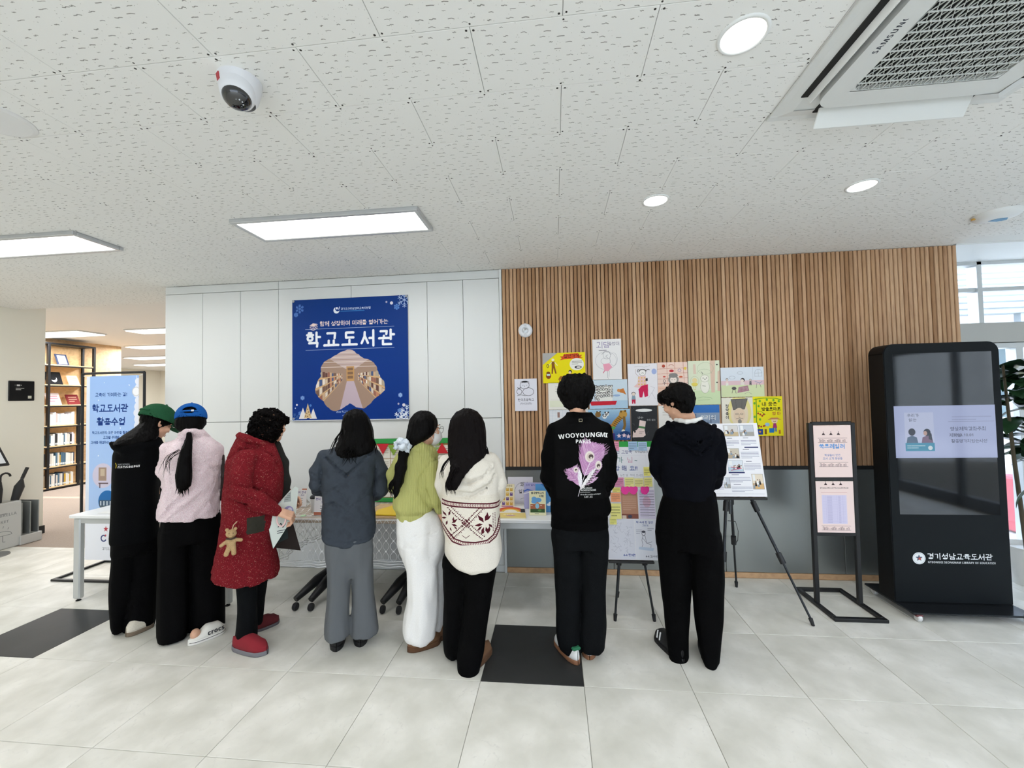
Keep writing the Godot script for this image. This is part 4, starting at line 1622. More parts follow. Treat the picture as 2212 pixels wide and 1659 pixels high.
# ---------------------------------------------------------------- ceiling fittings
func camera_dome():
	var c := Vector3(-1.175, CH, -1.425)
	var t := thing("security_camera", "white dome security camera with a red sticker on the ceiling", "security camera", c)
	var tilt := Basis(Vector3.RIGHT, -.30) * Basis(Vector3.BACK, .10)
	var st := S()
	lathe(st, [Vector2(.052, -.085), Vector2(.062, -.07), Vector2(.072, -.03), Vector2(.075, .0)], c, 36, Basis.IDENTITY, true)
	lathe(st, [Vector2(.047, -.092), Vector2(.054, -.09), Vector2(.06, -.07), Vector2(.062, -.04)], c, 36, tilt, true)
	part("housing", st, hexm("e6e7ea", .4), t)
	st = S()
	var pr := []
	for i in 9:
		var a := -PI / 2 + PI / 2 * i / 8.0
		pr.append(Vector2(cos(a) * .049, -.088 + sin(a) * .036))
	lathe(st, pr, c, 28, tilt, true)
	part("dome", st, hexm("101318", .08, .0, .8), t)
	st = S()
	for i in 8:
		var a := TAU * i / 8.0
		bx(st, c + tilt * Vector3(.012 + cos(a) * .014, -.1195, sin(a) * .014), Vector3(.0035, .0035, .0035))
	part("infrared_lamps", st, hexm("d8dde0", .3), t)
	st = S()
	bx(st, c + Vector3(-.038, -.024, .062), Vector3(.022, .024, .003), .0, Basis(Vector3.UP, -.55) * Basis(Vector3.RIGHT, .2))
	part("red_sticker", st, hexm("b5323c", .5), t)

func air_conditioner():
	var t := thing("air_conditioner", "white four-way ceiling air conditioner with lattice grille, upper right", "air conditioner", Vector3(1.46, CH, -1.46))
	var x0 := .985
	var x1 := 1.935
	var z0 := -1.94
	var z1 := -.99
	var wm := hexm("dcdedb", .45)
	var st := S()
	bb(st, Vector3(x0, CH - .012, z0), Vector3(x1, CH, z0 + .035), .003)
	bb(st, Vector3(x0, CH - .012, z1 - .035), Vector3(x1, CH, z1), .003)
	bb(st, Vector3(x0, CH - .012, z0 + .035), Vector3(x0 + .035, CH, z1 - .035), .003)
	bb(st, Vector3(x1 - .035, CH - .012, z0 + .035), Vector3(x1, CH, z1 - .035), .003)
	part("rim", st, wm, t)
	# sloped collar and the deeper centre
	st = S()
	var a := [Vector3(x0 + .03, CH - .012, z0 + .03), Vector3(x1 - .03, CH - .012, z0 + .03), Vector3(x1 - .03, CH - .012, z1 - .03), Vector3(x0 + .03, CH - .012, z1 - .03)]
	var b := [Vector3(x0 + .075, CH - .02, z0 + .075), Vector3(x1 - .075, CH - .02, z0 + .075), Vector3(x1 - .075, CH - .02, z1 - .075), Vector3(x0 + .075, CH - .02, z1 - .075)]
	for i in 4:
		var j := (i + 1) % 4
		quad(st, a[i], b[i], b[j], a[j])
	part("collar", st, wm, t)
	st = S()
	bb(st, Vector3(x0 + .06, CH - .016, z0 + .06), Vector3(x1 - .06, CH - .008, z1 - .06))
	part("back_plate", st, wm, t)
	for e in [[x0 + .06, x0 + .118, -1.78, -1.15], [x1 - .118, x1 - .06, -1.78, -1.15], [1.15, 1.77, z0 + .055, z0 + .115], [1.15, 1.77, z1 - .115, z1 - .055]]:
		st = S()
		bb(st, Vector3(e[0], CH - .022, e[2]), Vector3(e[1], CH - .012, e[3]))
		part("air_slot", st, hexm("0c0e10", .7), t)
	# centre panel with rounded corners, open in the middle
	st = S()
	var c := Vector3(1.46, CH - .05, -1.465)
	var hw := .352
	var outer := rounded(hw, hw, .07)
	var inner := rounded(.262, .262, .04)
	var bs := Basis(Vector3.RIGHT, Vector3.BACK, Vector3.DOWN)
	var n := outer.size()
	for i in n:
		var j := (i + 1) % n
		var q := func(v: Vector2, y: float): return c + bs * Vector3(v.x, v.y, y)
		quad(st, q.call(outer[i], .0), q.call(inner[i], .0), q.call(inner[j], .0), q.call(outer[j], .0))
		quad(st, q.call(outer[i], .0), q.call(outer[j], .0), q.call(outer[j], -.03), q.call(outer[i], -.03))
		quad(st, q.call(inner[i], .0), q.call(inner[i], -.02), q.call(inner[j], -.02), q.call(inner[j], .0))
	part("centre_panel", st, wm, t)
	st = S()
	bb(st, Vector3(1.18, CH - .026, -1.75), Vector3(1.74, CH - .022, -1.18))
	part("filter", st, hexm("08090a", .9), t)
	# lattice
	st = S()
	var g := .0375
	for i in 15:
		var o := -.2625 + g * i
		bx(st, c + Vector3(o, .002, 0), Vector3(.0036, .004, .53))
		bx(st, c + Vector3(0, .002, o), Vector3(.53, .004, .0036))
	for i in 14:
		for j in 14:
			var m := c + Vector3(-.2625 + g * (i + .5), .003, -.2625 + g * (j + .5))
			for sg in [-1.0, 1.0]:
				bx(st, m, Vector3(.0018, .003, .046), .0, Basis(Vector3.UP, sg * .5))
	part("grille", st, hexm("d6d9d5", .5), t)
	# open flaps
	st = S()
	bx(st, Vector3(1.46, CH - .05, z0 + .06), Vector3(.60, .007, .085), .003, Basis(Vector3.RIGHT, -.9))
	part("flap", st, wm, t)
	st = S()
	bx(st, Vector3(x0 + .092, CH - .034, -1.465), Vector3(.006, .03, .64), .002, Basis(Vector3.BACK, .3))
	part("flap", st, wm, t)
	st = S()
	bx(st, Vector3(x1 - .06, CH - .045, -1.465), Vector3(.085, .007, .60), .003, Basis(Vector3.BACK, .9))
	part("flap", st, wm, t)
	# maker's name on the panel
	var p := Pic.new(160, 32, Color("dcdedb"), 3.0)
	latin_line(p, "SAMSUNG", 6, 27, 28, Color("3a3f46"), latin_bold, 2.0, 1.15)
	st = S()
	var y := CH - .0505
	quad(st, Vector3(1.135, y, -1.545), Vector3(1.135, y, -1.405), Vector3(1.163, y, -1.405), Vector3(1.163, y, -1.545))
	part("nameplate", st, print_mat(p.done()), t)

func rounded(hx: float, hy: float, r: float) -> PackedVector2Array:
	var o := PackedVector2Array()
	for q in 4:
		var cx := (hx - r) * (1 if q in [0, 3] else -1)
		var cy := (hy - r) * (1 if q in [0, 1] else -1)
		for i in 6:
			var a := PI / 2 * q + PI / 2 * i / 5.0
			o.append(Vector2(cx + cos(a) * r, cy + sin(a) * r))
	return o

# ---------------------------------------------------------------- on the tables
func book_stand(label: String, x: float, z: float, w: float, h: float, lean: float, thick: float, tex: Texture2D, edge: String, group := "books and cards on the right table", called := "book", cat := "book"):
	var y := .733
	var t := thing(called, label, cat, Vector3(x, y, z), group)
	var up := Vector3(0, cos(lean), -sin(lean))
	part("cover", board_mesh(Vector3(x - w / 2, y, z) + up * h, Vector3(w, 0, 0), -up * h, thick, print_mat(tex, .45), hexm(edge)), null, t)
	var st := S()
	var b := Vector3(x, y, z - thick - .001)
	bar(st, b + up * h * .6 + Vector3(0, 0, -.002), b + Vector3(0, .003, -.05 - h * .45), w * .3, .002)
	part("prop", st, hexm("d9d9d6"), t)

func table_things():
	var p := Pic.new(130, 190, Color("eeeac0"), 2.4)
	write_mid(p, "별내중학교의", 65, 8, 17, Color("28303a"), .14, .0)
	write(p, "이해", 76, 32, 18, Color("28303a"), .14, .0)
	p.dot(38, 62, 20, Color("6fa9dc"), 16); p.dot(70, 72, 26, Color("6fa9dc"), 18); p.dot(40, 84, 24, Color("6fa9dc"), 16)
	p.rect(8, 104, 114, 40, Color("b06a4c"))
	p.poly(PackedVector2Array([Vector2(44, 104), Vector2(64, 84), Vector2(84, 104)]), Color("c98e6c"))
	p.dot(62, 118, 15, Color("8fc4dc"), 20)
	for i in 4:
		p.rect(12 + i * 8 + (58 if i > 1 else 0), 112, 5, 6, Color("f3e9dc"))
	p.rect(8, 140, 114, 28, Color("3c5a34")); p.dot(80, 152, 14, Color("5c8a48"), 8)
	p.greek(44, 178, 48, 1, 8, Color("555750"), 2)
	book_stand("small pale yellow booklet with a school building, standing on the right table", -.155, -3.22, .13, .185, .2, .008, p.done(), "efe9b8")
	p = Pic.new(160, 220, Color("5a98d2"), 2.0)
	p.poly(PackedVector2Array([Vector2(40, 0), Vector2(80, 30), Vector2(120, 10), Vector2(160, 40), Vector2(160, 0)]), Color("3f6fb4"))
	for c in [Vector2(120, 150), Vector2(140, 160), Vector2(105, 162)]:
		p.dot(c.x, c.y, 16, Color("eef4fa"), 10)
	write(p, "바다", 92, 40, 22, Color("e9f2fb"), .1)
	book_stand("sky-blue picture book standing behind the yellow booklet", -.095, -3.31, .16, .22, .2, .01, p.done(), "4f86bd")
	p = Pic.new(150, 210, Color("b9b6dd"), 2.0)
	write(p, "모자 밑의 비밀", 14, 10, 18, Color("4a4aa0"), .11, .0)
	p.sketch([Vector2(0, 70), Vector2(30, 58), Vector2(60, 66), Vector2(100, 80), Vector2(150, 60)], 12, Color("4f6fc4"))
	p.sketch([Vector2(0, 90), Vector2(40, 80), Vector2(80, 92), Vector2(150, 82)], 8, Color("e9e9f4"))
	book_stand("lilac picture book leaning between the white book and the blue book", -.2, -3.41, .15, .21, .18, .012, p.done(), "a5a2cc")
	p = Pic.new(240, 240, Color("e4e1ea"), 2.0)
	p.ring(150, 130, 84, 84, 2, Color("50505a"), PI, TAU)
	write(p, "왜 ?", 120, 46, 34, Color("2c2c34"), .1)
	write(p, "일까?", 104, 106, 36, Color("2c2c34"), .1)
	p.ring(188, 60, 8, 16, 2, Color("70707a"))
	p.sketch([Vector2(120, 190), Vector2(150, 180), Vector2(180, 190), Vector2(220, 184)], 2, Color("50505a"))
	book_stand("large white picture book with a question, rear of the right table", -.315, -3.52, .215, .235, .15, .01, p.done(), "dcd9e2")
	p = Pic.new(120, 200, Color("f0e6c4"), 2.4)
	write_mid(p, "책방 사람들", 60, 6, 16, Color("8a7a54"), .1, .0)
	for i in 3:
		for j in 4:
			p.rect(14 + i * 34, 34 + j * 38, 24, 26, Color("d6ac44") if (i + j) % 3 else Color("6a4f92"))
			p.rect(18 + i * 34, 40 + j * 38, 16, 3, Color("f7efda"))
	p.rect(8, 180, 104, 16, Color("b8708a"))
	book_stand("cream book with yellow windows, beside the knit sweater girl", -.415, -3.42, .115, .195, .18, .012, p.done(), "e5d9b0")
	p = Pic.new(240, 380, Color("f1efe8"), 1.6)
	for e in [[120, "c8402c"], [98, "e0732c"], [76, "e9c53a"], [54, "f4f1e6"]]:
		p.dot(120, 235, e[0], Color(e[1]), e[0] * 1.1)
	p.rect(0, 235, 240, 70, Color("f1efe8"))
	p.rect(0, 260, 240, 120, Color("e4cd7c"))
	p.rect(204, 150, 36, 100, Color("25272b"))
	p.dot(120, 330, 40, Color("b98fb0"), 10)
	p.greek(30, 215, 70, 2, 14, Color("5a5a5e"), 4)
	write(p, "무지개", 60, 290, 26, Color("f7f3e2"), .1)
	var rb := thing("book", "flat open book with a rainbow cover on the right table", "book", Vector3(-.39, .733, -3.33), "books and cards on the right table")
	part("cover", board_mesh(Vector3(-.52, .745, -3.52), Vector3(.235, 0, .0), Vector3(.045, -.005, .385), .008, print_mat(p.done(), .4), hexm("e8dca8")), null, rb)
	# wire rack edge behind the boy in the feather sweatshirt
	var rk := thing("wire_rack", "grey wire brochure rack at the right end of the right table", "rack", Vector3(-.03, .733, -3.6))
	var st := S()
	for i in 4:
		tube(st, [Vector3(-.09 + i * .03, .733, -3.56), Vector3(-.09 + i * .03, 1.13, -3.6), Vector3(-.08 + i * .03, 1.15, -3.61), Vector3(-.07 + i * .03, 1.13, -3.62), Vector3(-.07 + i * .03, .733, -3.66)], .004, 6)
	part("wires", st, hexm("8a8d92", .3, .7), rk)
	# display board with green edges, cards and pennants behind the grey jacket
	var bd := thing("display_board", "cork display board with green edges standing on the folding table", "display board", Vector3(-1.3, .727, -3.62))
	st = S()
	bb(st, Vector3(-1.66, .727, -3.64), Vector3(-.93, 1.30, -3.62), .002)
	part("cork", st, hexm("b28a58", .9), bd)
	st = S()
	bb(st, Vector3(-1.665, 1.255, -3.645), Vector3(-.925, 1.3, -3.612), .003)
	part("green_edge", st, hexm("2f9a48", .6), bd)
	st = S()
	bb(st, Vector3(-1.665, .727, -3.645), Vector3(-.925, .765, -3.612), .003)
	part("green_edge", st, hexm("2f9a48", .6), bd)
	var cardp := Pic.new(140, 110, Color("f2efe4"), 2.0)
	cardp.greek(14, 30, 110, 4, 18, Color("a7a292"), 6)
	cardp.line([Vector2(8, 8), Vector2(132, 8)], 1.5, Color("c9bfa2"), false)
	var ct := print_mat(cardp.done())
	for i in 5:
		for j in 4:
			var x := -1.645 + i * .143
			var y := 1.238 - j * .118
			var cd := part("card", board_mesh(Vector3(x, y, -3.616), Vector3(.137, 0, 0), Vector3(0, -.112, 0), .002, ct, M.paper), null)
			tag(cd, "off-white handwritten card on the cork board, %s row, %s from left" % [nth(j), nth(i)], "card", "cards on the cork board")
	for e in [[-1.57, 1.17, "cf2230", -1.0, "red paper pennant beside the grey jacket's shoulder"], [-1.47, 1.16, "87a83c", -1.0, "green paper pennant left of the green sweater"], [-1.018, 1.17, "d0222c", 1.0, "red paper triangle between green sweater and cream sweater"]]:
		st = S()
		prism(st, PackedVector2Array([Vector2(-.055, -.045 * e[3]), Vector2(.055, -.045 * e[3]), Vector2(0, .05 * e[3])]), Vector3(e[0], e[1] + .04, -3.611), .006)
		tag(part("pennant", st, hexm(e[2], .7)), e[4], "pennant")
	st = S()
	for i in 12:
		prism(st, star(0, 0, .016, .009), Vector3(-1.12 + (i % 4) * .022, 1.245 - (i / 4) * .035, -3.612), .004, Basis(Vector3.BACK, i * .7))
	tag(part("paper_leaves", st, hexm("8fae62", .8)), "sprig of green paper leaves on the cork board by the mask", "paper decoration")
	# yellow folder on a wooden tray
	var fo := thing("folder", "bright yellow folder lying on a wooden tray beside grey jacket", "folder", Vector3(-1.34, .727, -3.3))
	st = S()
	bb(st, Vector3(-1.55, .726, -3.5), Vector3(-1.12, .742, -3.115), .004)
	part("tray", st, slat_mat(Color("d8b88c")), fo)
	st = S()
	prism(st, PackedVector2Array([Vector2(-1.45, 3.135), Vector2(-1.22, 3.125), Vector2(-1.2, 3.46), Vector2(-1.36, 3.47), Vector2(-1.47, 3.27)]), Vector3(0, .746, 0), .008, Basis(Vector3.RIGHT, Vector3.FORWARD, Vector3.UP))
	part("cover", st, hexm("e9c52a", .5), fo)
	st = S()
	bx(st, Vector3(-1.27, .756, -3.3), Vector3(.1, .003, .05), .0, Basis(Vector3.UP, .4))
	part("label_strip", st, M.paper, fo)
	# acrylic sign holders
	for e in [[-2.25, -3.42, .105, .155, "acrylic sign holder with a printed card, farther one behind red coat"], [-1.91, -3.17, .12, .16, "acrylic sign holder with a printed card, in front of grey jacket"]]:
		var pc := Pic.new(105, 155, Color("ece9e8"), 2.4)
		pc.rect(60, 0, 45, 12, Color("c98a72"))
		write_mid(pc, "전시 안내", 52, 22, 20, Color("5a4a86"), .14, .0)
		write_mid(pc, "도서", 66, 48, 16, Color("5a4a86"), .12, .0)
		for i in 3:
			pc.greek(46, 86 + i * 18, 40, 1, 10, Color("66666e"), i + 3)
		pc.rect(0, 132, 60, 23, Color("b87058"))
		book_stand(e[4], e[0], e[1], e[2], e[3], .12, .004, pc.done(), "e9ecec", "sign holders on the lace cloth", "sign_holder", "sign")
	# white tumbler with black lid
	var tu := thing("tumbler", "white tumbler with a black lid on the lace cloth", "tumbler", Vector3(-2.04, .727, -3.3))
	st = S()
	lathe(st, [Vector2(0, .727), Vector2(.028, .727), Vector2(.036, .84)], Vector3(-2.04, 0, -3.3), 20, Basis.IDENTITY, true)
	part("cup", st, hexm("e7e7e5", .4), tu)
	st = S()
	lathe(st, [Vector2(.037, .838), Vector2(.038, .85), Vector2(.03, .862), Vector2(0, .864)], Vector3(-2.04, 0, -3.3), 20)
	part("lid", st, M.black, tu)
	# scattered badges and paper tokens
	var toks := [[-2.06, -3.17, "b9dcb0", "mint green round token nearest the red coat's bag"], [-2.02, -3.4, "2f6fa8", "blue token on the lace cloth beside the hand"], [-1.98, -3.28, "4f5f9a", "indigo token on the lace cloth"], [-1.99, -3.5, "e3dcd4", "pale round badge at the back of the lace cloth"], [-1.93, -3.44, "9adbc6", "turquoise badge on the lace cloth"], [-1.86, -3.5, "d9cfc6", "beige badge on the lace cloth, back row"], [-1.98, -3.2, "e8e4dd", "white round token near the front of the lace cloth"], [-2.05, -3.56, "b9a58e", "tan token at the rear of the lace cloth"], [-1.84, -3.38, "8fd0a8", "light green badge left of the sign holder"], [-1.9, -3.58, "c07a5c", "terracotta badge at the rear of the lace cloth"]]
	var k := 0
	for e in toks:
		st = S()
		var rr := .022 + .004 * (k % 3)
		if k % 3 == 1:
			prism(st, star(0, 0, rr * 1.3, rr * .8), Vector3(e[0], .7265, e[1]), .004, Basis(Vector3.RIGHT, Vector3.FORWARD, Vector3.UP))
		else:
			lathe(st, [Vector2(0, .7315), Vector2(rr * .9, .7315), Vector2(rr, .7265), Vector2(0, .7265)], Vector3(e[0], 0, e[1]), 18)
		tag(part("token", st, hexm(e[2], .4)), e[3], "token", "tokens scattered on the lace cloth")
		k += 1
	# leaflets at the left end of the row
	st = S()
	bb(st, Vector3(-3.93, .733, -3.42), Vector3(-3.72, .737, -3.16), .001)
	tag(part("leaflet_stack", st, M.paper), "small stack of white leaflets on the left white table", "leaflets")

# ---------------------------------------------------------------- on the walls and easels
func pinned(called: String, label: String, cat: String, x0: float, y1: float, x1: float, y0: float, tex: Texture2D, group := "", z := -3.885, t := .011, edge := "f3f2ee"):
	tag(part(called, board_mesh(Vector3(x0, y1, z), Vector3(x1 - x0, 0, 0), Vector3(0, y0 - y1, 0), t, print_mat(tex), hexm(edge, .7)), null), label, cat, group)

func kid(p: Pic, x: float, y: float, s: float, top: Color, bottom: Color, ln := Color("3a3438")):
	p.dot(x, y, 9 * s, Color("f3e4d6")); p.ring(x, y, 9 * s, 9 * s, 1.2, ln)
	p.ring(x, y - 2 * s, 9 * s, 8 * s, 3 * s, ln, PI, TAU)
	p.poly(PackedVector2Array([Vector2(x - 8 * s, y + 9 * s), Vector2(x + 8 * s, y + 9 * s), Vector2(x + 11 * s, y + 30 * s), Vector2(x - 11 * s, y + 30 * s)]), top)
	p.poly(PackedVector2Array([Vector2(x - 10 * s, y + 30 * s), Vector2(x + 10 * s, y + 30 * s), Vector2(x + 9 * s, y + 52 * s), Vector2(x + 3 * s, y + 52 * s), Vector2(x, y + 38 * s), Vector2(x - 3 * s, y + 52 * s), Vector2(x - 9 * s, y + 52 * s)]), bottom)
	p.dot(x - 3 * s, y, 1.2 * s, ln); p.dot(x + 3 * s, y, 1.2 * s, ln)

func wall_things():
	poster()
	var ART := "children's drawings on the slatted wall"
	var ink := Color("3a3638")
	var r := RandomNumberGenerator.new()
	# yellow shop poster
	var p := Pic.new(397, 285, Color("f2e21c"), 1.4)
	p.poly(PackedVector2Array([Vector2(0, 0), Vector2(140, 0), Vector2(0, 110)]), Color("b2b0ac"))
	p.poly(PackedVector2Array([Vector2(397, 285), Vector2(340, 285), Vector2(397, 190)]), Color("c9c9c0"))
	p.poly(PackedVector2Array([Vector2(160, 70), Vector2(182, 52), Vector2(160, 36), Vector2(190, 34), Vector2(200, 14), Vector2(330, 8), Vector2(345, 30), Vector2(372, 24), Vector2(352, 44), Vector2(376, 52), Vector2(340, 56), Vector2(200, 64)]), Color("d8542e"))
	write(p, "십년가게", 198, 14, 36, Color("4a2c1c"), .1, .0)
	p.dot(318, 112, 66, Color("f4f2ea"), 58); p.greek(276, 84, 90, 3, 13, Color("80807c"), 3)
	p.dot(330, 140, 32, Color("35303c"), 14); p.dot(334, 140, 20, Color("f0eee8"), 8)
	p.poly(PackedVector2Array([Vector2(82, 82), Vector2(112, 82), Vector2(112, 120), Vector2(128, 196), Vector2(116, 196), Vector2(100, 140), Vector2(92, 198), Vector2(80, 198), Vector2(84, 120)]), Color("8f5c28"))
	p.dot(96, 66, 13, Color("efe3c8")); p.line([Vector2(84, 88), Vector2(56, 116)], 6, Color("efe3c8")); p.line([Vector2(112, 88), Vector2(136, 118)], 6, Color("efe3c8"))
	p.ring(46, 122, 8, 16, 5, ink)
	p.dot(52, 216, 24, Color("8a4a26"), 28); p.dot(50, 190, 18, Color("7b4a2c"), 14); p.rect(36, 198, 32, 18, Color("cfe4de"))
	p.poly(PackedVector2Array([Vector2(160, 222), Vector2(290, 222), Vector2(270, 255), Vector2(140, 255)]), Color("a5682c")); p.rect(150, 255, 8, 30, Color("a5682c"))
	p.dot(255, 182, 16, Color("2d2a2c")); p.dot(252, 188, 12, Color("f0d9c0")); p.rect(238, 200, 34, 26, Color("d8542e"))
	p.poly(PackedVector2Array([Vector2(185, 228), Vector2(245, 228), Vector2(235, 248), Vector2(172, 248)]), Color("eceae2"))
	pinned("drawing", "bright yellow drawing with a red ribbon title, top left of the group", "drawing", -.107, 2.065, .29, 1.78, p.done(), ART)
	# dancer
	p = Pic.new(262, 381, Color("f1efee"), 1.4)
	write(p, "괴담", 36, 22, 62, Color("7a6a9c"), .08, .0); write(p, "들었대", 144, 26, 34, Color("8a8296"), .1, .0)
	p.greek(60, 104, 110, 1, 16, Color("6c6670"), 2)
	p.ring(120, 200, 96, 84, 1.6, Color("9a98a0")); p.ring(130, 150, 34, 38, 2, Color("8d8b92")); p.ring(118, 205, 44, 30, 1.6, Color("8d8b92")); p.ring(190, 190, 34, 60, 1.6, Color("9a98a0"))
	p.sketch([Vector2(84, 140), Vector2(110, 118), Vector2(150, 122), Vector2(164, 150)], 2.5, Color("6a666c"), 2)
	p.sketch([Vector2(140, 146), Vector2(120, 160), Vector2(136, 176)], 2, Color("6a666c"))
	p.poly(PackedVector2Array([Vector2(92, 232), Vector2(150, 226), Vector2(176, 262), Vector2(140, 300), Vector2(104, 296)]), Color("efa6ba"))
	p.line([Vector2(104, 296), Vector2(94, 314)], 8, Color("d78298")); p.sketch([Vector2(132, 300), Vector2(132, 360), Vector2(140, 368)], 2, Color("8d8b92")); p.sketch([Vector2(148, 296), Vector2(144, 350)], 2, Color("8d8b92"))
	pinned("drawing", "white drawing of a dancer in a pink skirt, topmost of the group", "drawing", .361, 2.179, .623, 1.798, p.done(), ART)
	# cat sheet with the school name
	p = Pic.new(212, 305, Color("e6e6f0"), 2.0)
	for q in [[Vector2(96, 62), 44, 34], [Vector2(130, 124), 52, 38], [Vector2(44, 122), 24, 26]]:
		p.ring(q[0].x, q[0].y, q[1], q[2], 3.2, Color("1c1c20"))
	p.dot(96, 60, 42, Color("e6e6f0"), 32)
	p.line([Vector2(60, 44), Vector2(64, 26), Vector2(80, 36)], 3, Color("1c1c20")); p.line([Vector2(118, 34), Vector2(134, 28), Vector2(138, 48)], 3, Color("1c1c20"))
	p.dot(98, 28, 28, Color("1c1c20"), 8)
	for x in [78.0, 114.0]:
		p.line([Vector2(x, 62), Vector2(x + 5, 62)], 3, Color("1c1c20"))
	p.dot(96, 70, 3, Color("1c1c20"))
	for q in [[30, 84, 44, 96], [52, 82, 50, 98]]:
		p.line([Vector2(q[0], q[1]), Vector2(q[2], q[3])], 6, Color("1c1c20"))
	p.sketch([Vector2(24, 160), Vector2(60, 152), Vector2(100, 162)], 3, Color("1c1c20"))
	write_mid(p, "한국초등학교", 106, 188, 25, Color("40404c"), .09, .02)
	write_mid(p, "(독서감상화)", 106, 226, 19, Color("6a6a78"), .08, .02)
	pinned("sheet", "white sheet with a line-drawn cat, at left end of the drawings", "sheet", -.38, 1.828, -.168, 1.523, p.done())
	# pale sketch behind the boy's head
	p = Pic.new(323, 255, Color("efece3"), 1.2)
	p.greek(60, 40, 120, 3, 22, Color("d0cdc4"), 4); p.rect(10, 170, 300, 60, Color("e8ead2")); p.sketch([Vector2(20, 160), Vector2(120, 166), Vector2(300, 158)], 1.5, Color("c6c6b0"))
	pinned("drawing", "pale sketch sheet behind the head of boy in feather sweatshirt", "drawing", -.061, 1.784, .305, 1.529, p.done(), ART)
	# panda ship
	p = Pic.new(349, 271, Color("d3e3ee"), 1.4)
	p.rect(0, 196, 349, 75, Color("b4d2e8")); p.dot(250, 150, 30, Color("9db8dc"), 10); p.rect(60, 60, 150, 138, Color("f1f0ea"))
	r.seed = 2
	for i in 30:
		var x := 60 + (i % 7) * 24 + r.randf_range(-4, 4)
		var y := 64 + (i / 7) * 30 + r.randf_range(-5, 5)
		p.dot(x, y, 10, Color("f6f6f2")); p.ring(x, y, 9, 9, 4, ink); p.dot(x - 6, y - 8, 4, ink); p.dot(x + 6, y - 8, 4, ink)
	p.poly(PackedVector2Array([Vector2(0, 202), Vector2(250, 200), Vector2(236, 236), Vector2(16, 240)]), Color("d22c3c"))
	p.poly(PackedVector2Array([Vector2(252, 100), Vector2(290, 92), Vector2(312, 84), Vector2(336, 146), Vector2(310, 130), Vector2(284, 124)]), Color("d08040")); p.dot(268, 104, 14, Color("dc965a"))
	pinned("drawing", "light blue drawing of a red ship full of pandas", "drawing", .321, 1.801, .67, 1.531, p.done(), ART)
	# pale grid drawing, mostly hidden
	p = Pic.new(340, 300, Color("e4e6ea"), 1.2)
	for i in 12:
		p.line([Vector2(i * 30, 0), Vector2(i * 30, 300)], 1.5, Color("a9bccc"), false); p.line([Vector2(0, i * 26), Vector2(340, i * 26)], 1.5, Color("a9bccc"), false)
	p.rect(74, 20, 20, 46, Color("9a7c74"))
	pinned("drawing", "grey-blue gridded drawing beside the boy's left shoulder", "drawing", -.058, 1.526, .303, 1.201, p.done(), ART)
	# undersea tigers
	p = Pic.new(381, 289, Color("6fa6d2"), 1.4)
	for i in 20:
		p.rect(0, i * 14.5, 381, 14.5, Color("a9cde4").lerp(Color("2b5496"), i / 19.0))
	for q in [[96, 40], [170, 46], [150, 70]]:
		p.dot(q[0], q[1], 20, Color("f2f2ee")); p.dot(q[0] - 7, q[1] - 2, 5, ink); p.dot(q[0] + 7, q[1] - 2, 5, ink); p.dot(q[0] - 14, q[1] - 16, 7, ink); p.dot(q[0] + 14, q[1] - 16, 7, ink)
	p.line([Vector2(300, 70), Vector2(250, 120), Vector2(215, 170), Vector2(190, 210)], 44, Color("b88a3c")); p.dot(318, 50, 36, Color("c79a4a")); p.dot(300, 24, 10, Color("7a5a26")); p.dot(338, 20, 10, Color("7a5a26"))
	for i in 9:
		p.line([Vector2(280 - i * 12, 70 + i * 15), Vector2(312 - i * 12, 92 + i * 14)], 5, Color("5a3a22"))
	p.line([Vector2(326, 80), Vector2(332, 150), Vector2(318, 196)], 24, Color("8a6c3a")); p.dot(316, 206, 16, Color("efe9da"))
	p.dot(90, 50, 26, Color("8a6a3c")); p.dot(180, 160, 30, Color("d0582c"), 22); p.dot(226, 176, 20, Color("5aa05a"), 14); p.dot(200, 216, 26, Color("e0902c"), 14)
	p.rect(150, 226, 90, 63, Color("4a3a78")); p.dot(330, 236, 50, Color("26467a"), 30)
	for q in [Vector2(276, 250), Vector2(322, 246), Vector2(360, 256)]:
		p.poly(star(q.x, q.y, 24, 11), Color("f2d7e0"))
	pinned("drawing", "deep blue drawing of tigers and pandas under the sea", "drawing", .305, 1.526, .686, 1.239, p.done(), ART)
	# girl in pink trousers
	p = Pic.new(264, 388, Color("efecf0"), 1.4)
	p.sketch([Vector2(60, 30), Vector2(100, 24), Vector2(150, 34), Vector2(200, 20)], 1.5, Color("9aa09a")); p.dot(236, 76, 22, Color("a9b8e2"), 26)
	p.dot(132, 84, 32, Color("f5f2ee")); p.ring(132, 84, 30, 28, 2, ink); p.ring(132, 72, 32, 18, 6, ink, PI, TAU); p.ring(98, 68, 10, 14, 5, ink, PI * .7, PI * 1.6); p.line([Vector2(160, 66), Vector2(184, 54), Vector2(196, 60)], 5, ink)
	p.line([Vector2(120, 90), Vector2(132, 84), Vector2(144, 90)], 2, ink); p.poly(PackedVector2Array([Vector2(94, 116), Vector2(160, 112), Vector2(166, 200), Vector2(110, 226), Vector2(50, 214), Vector2(86, 180)]), Color("eec9c4"))
	for i in 9:
		p.dot(98 + (i % 3) * 26, 132 + (i / 3) * 30, 6, Color("e4c24c"))
	p.sketch([Vector2(96, 118), Vector2(72, 92), Vector2(72, 52)], 3, Color("b9a09c")); p.poly(PackedVector2Array([Vector2(158, 140), Vector2(176, 134), Vector2(178, 160), Vector2(158, 162)]), ink)
	p.poly(PackedVector2Array([Vector2(92, 238), Vector2(120, 206), Vector2(178, 192), Vector2(176, 300), Vector2(146, 312), Vector2(138, 256), Vector2(124, 312), Vector2(100, 312)]), Color("d22a58"))
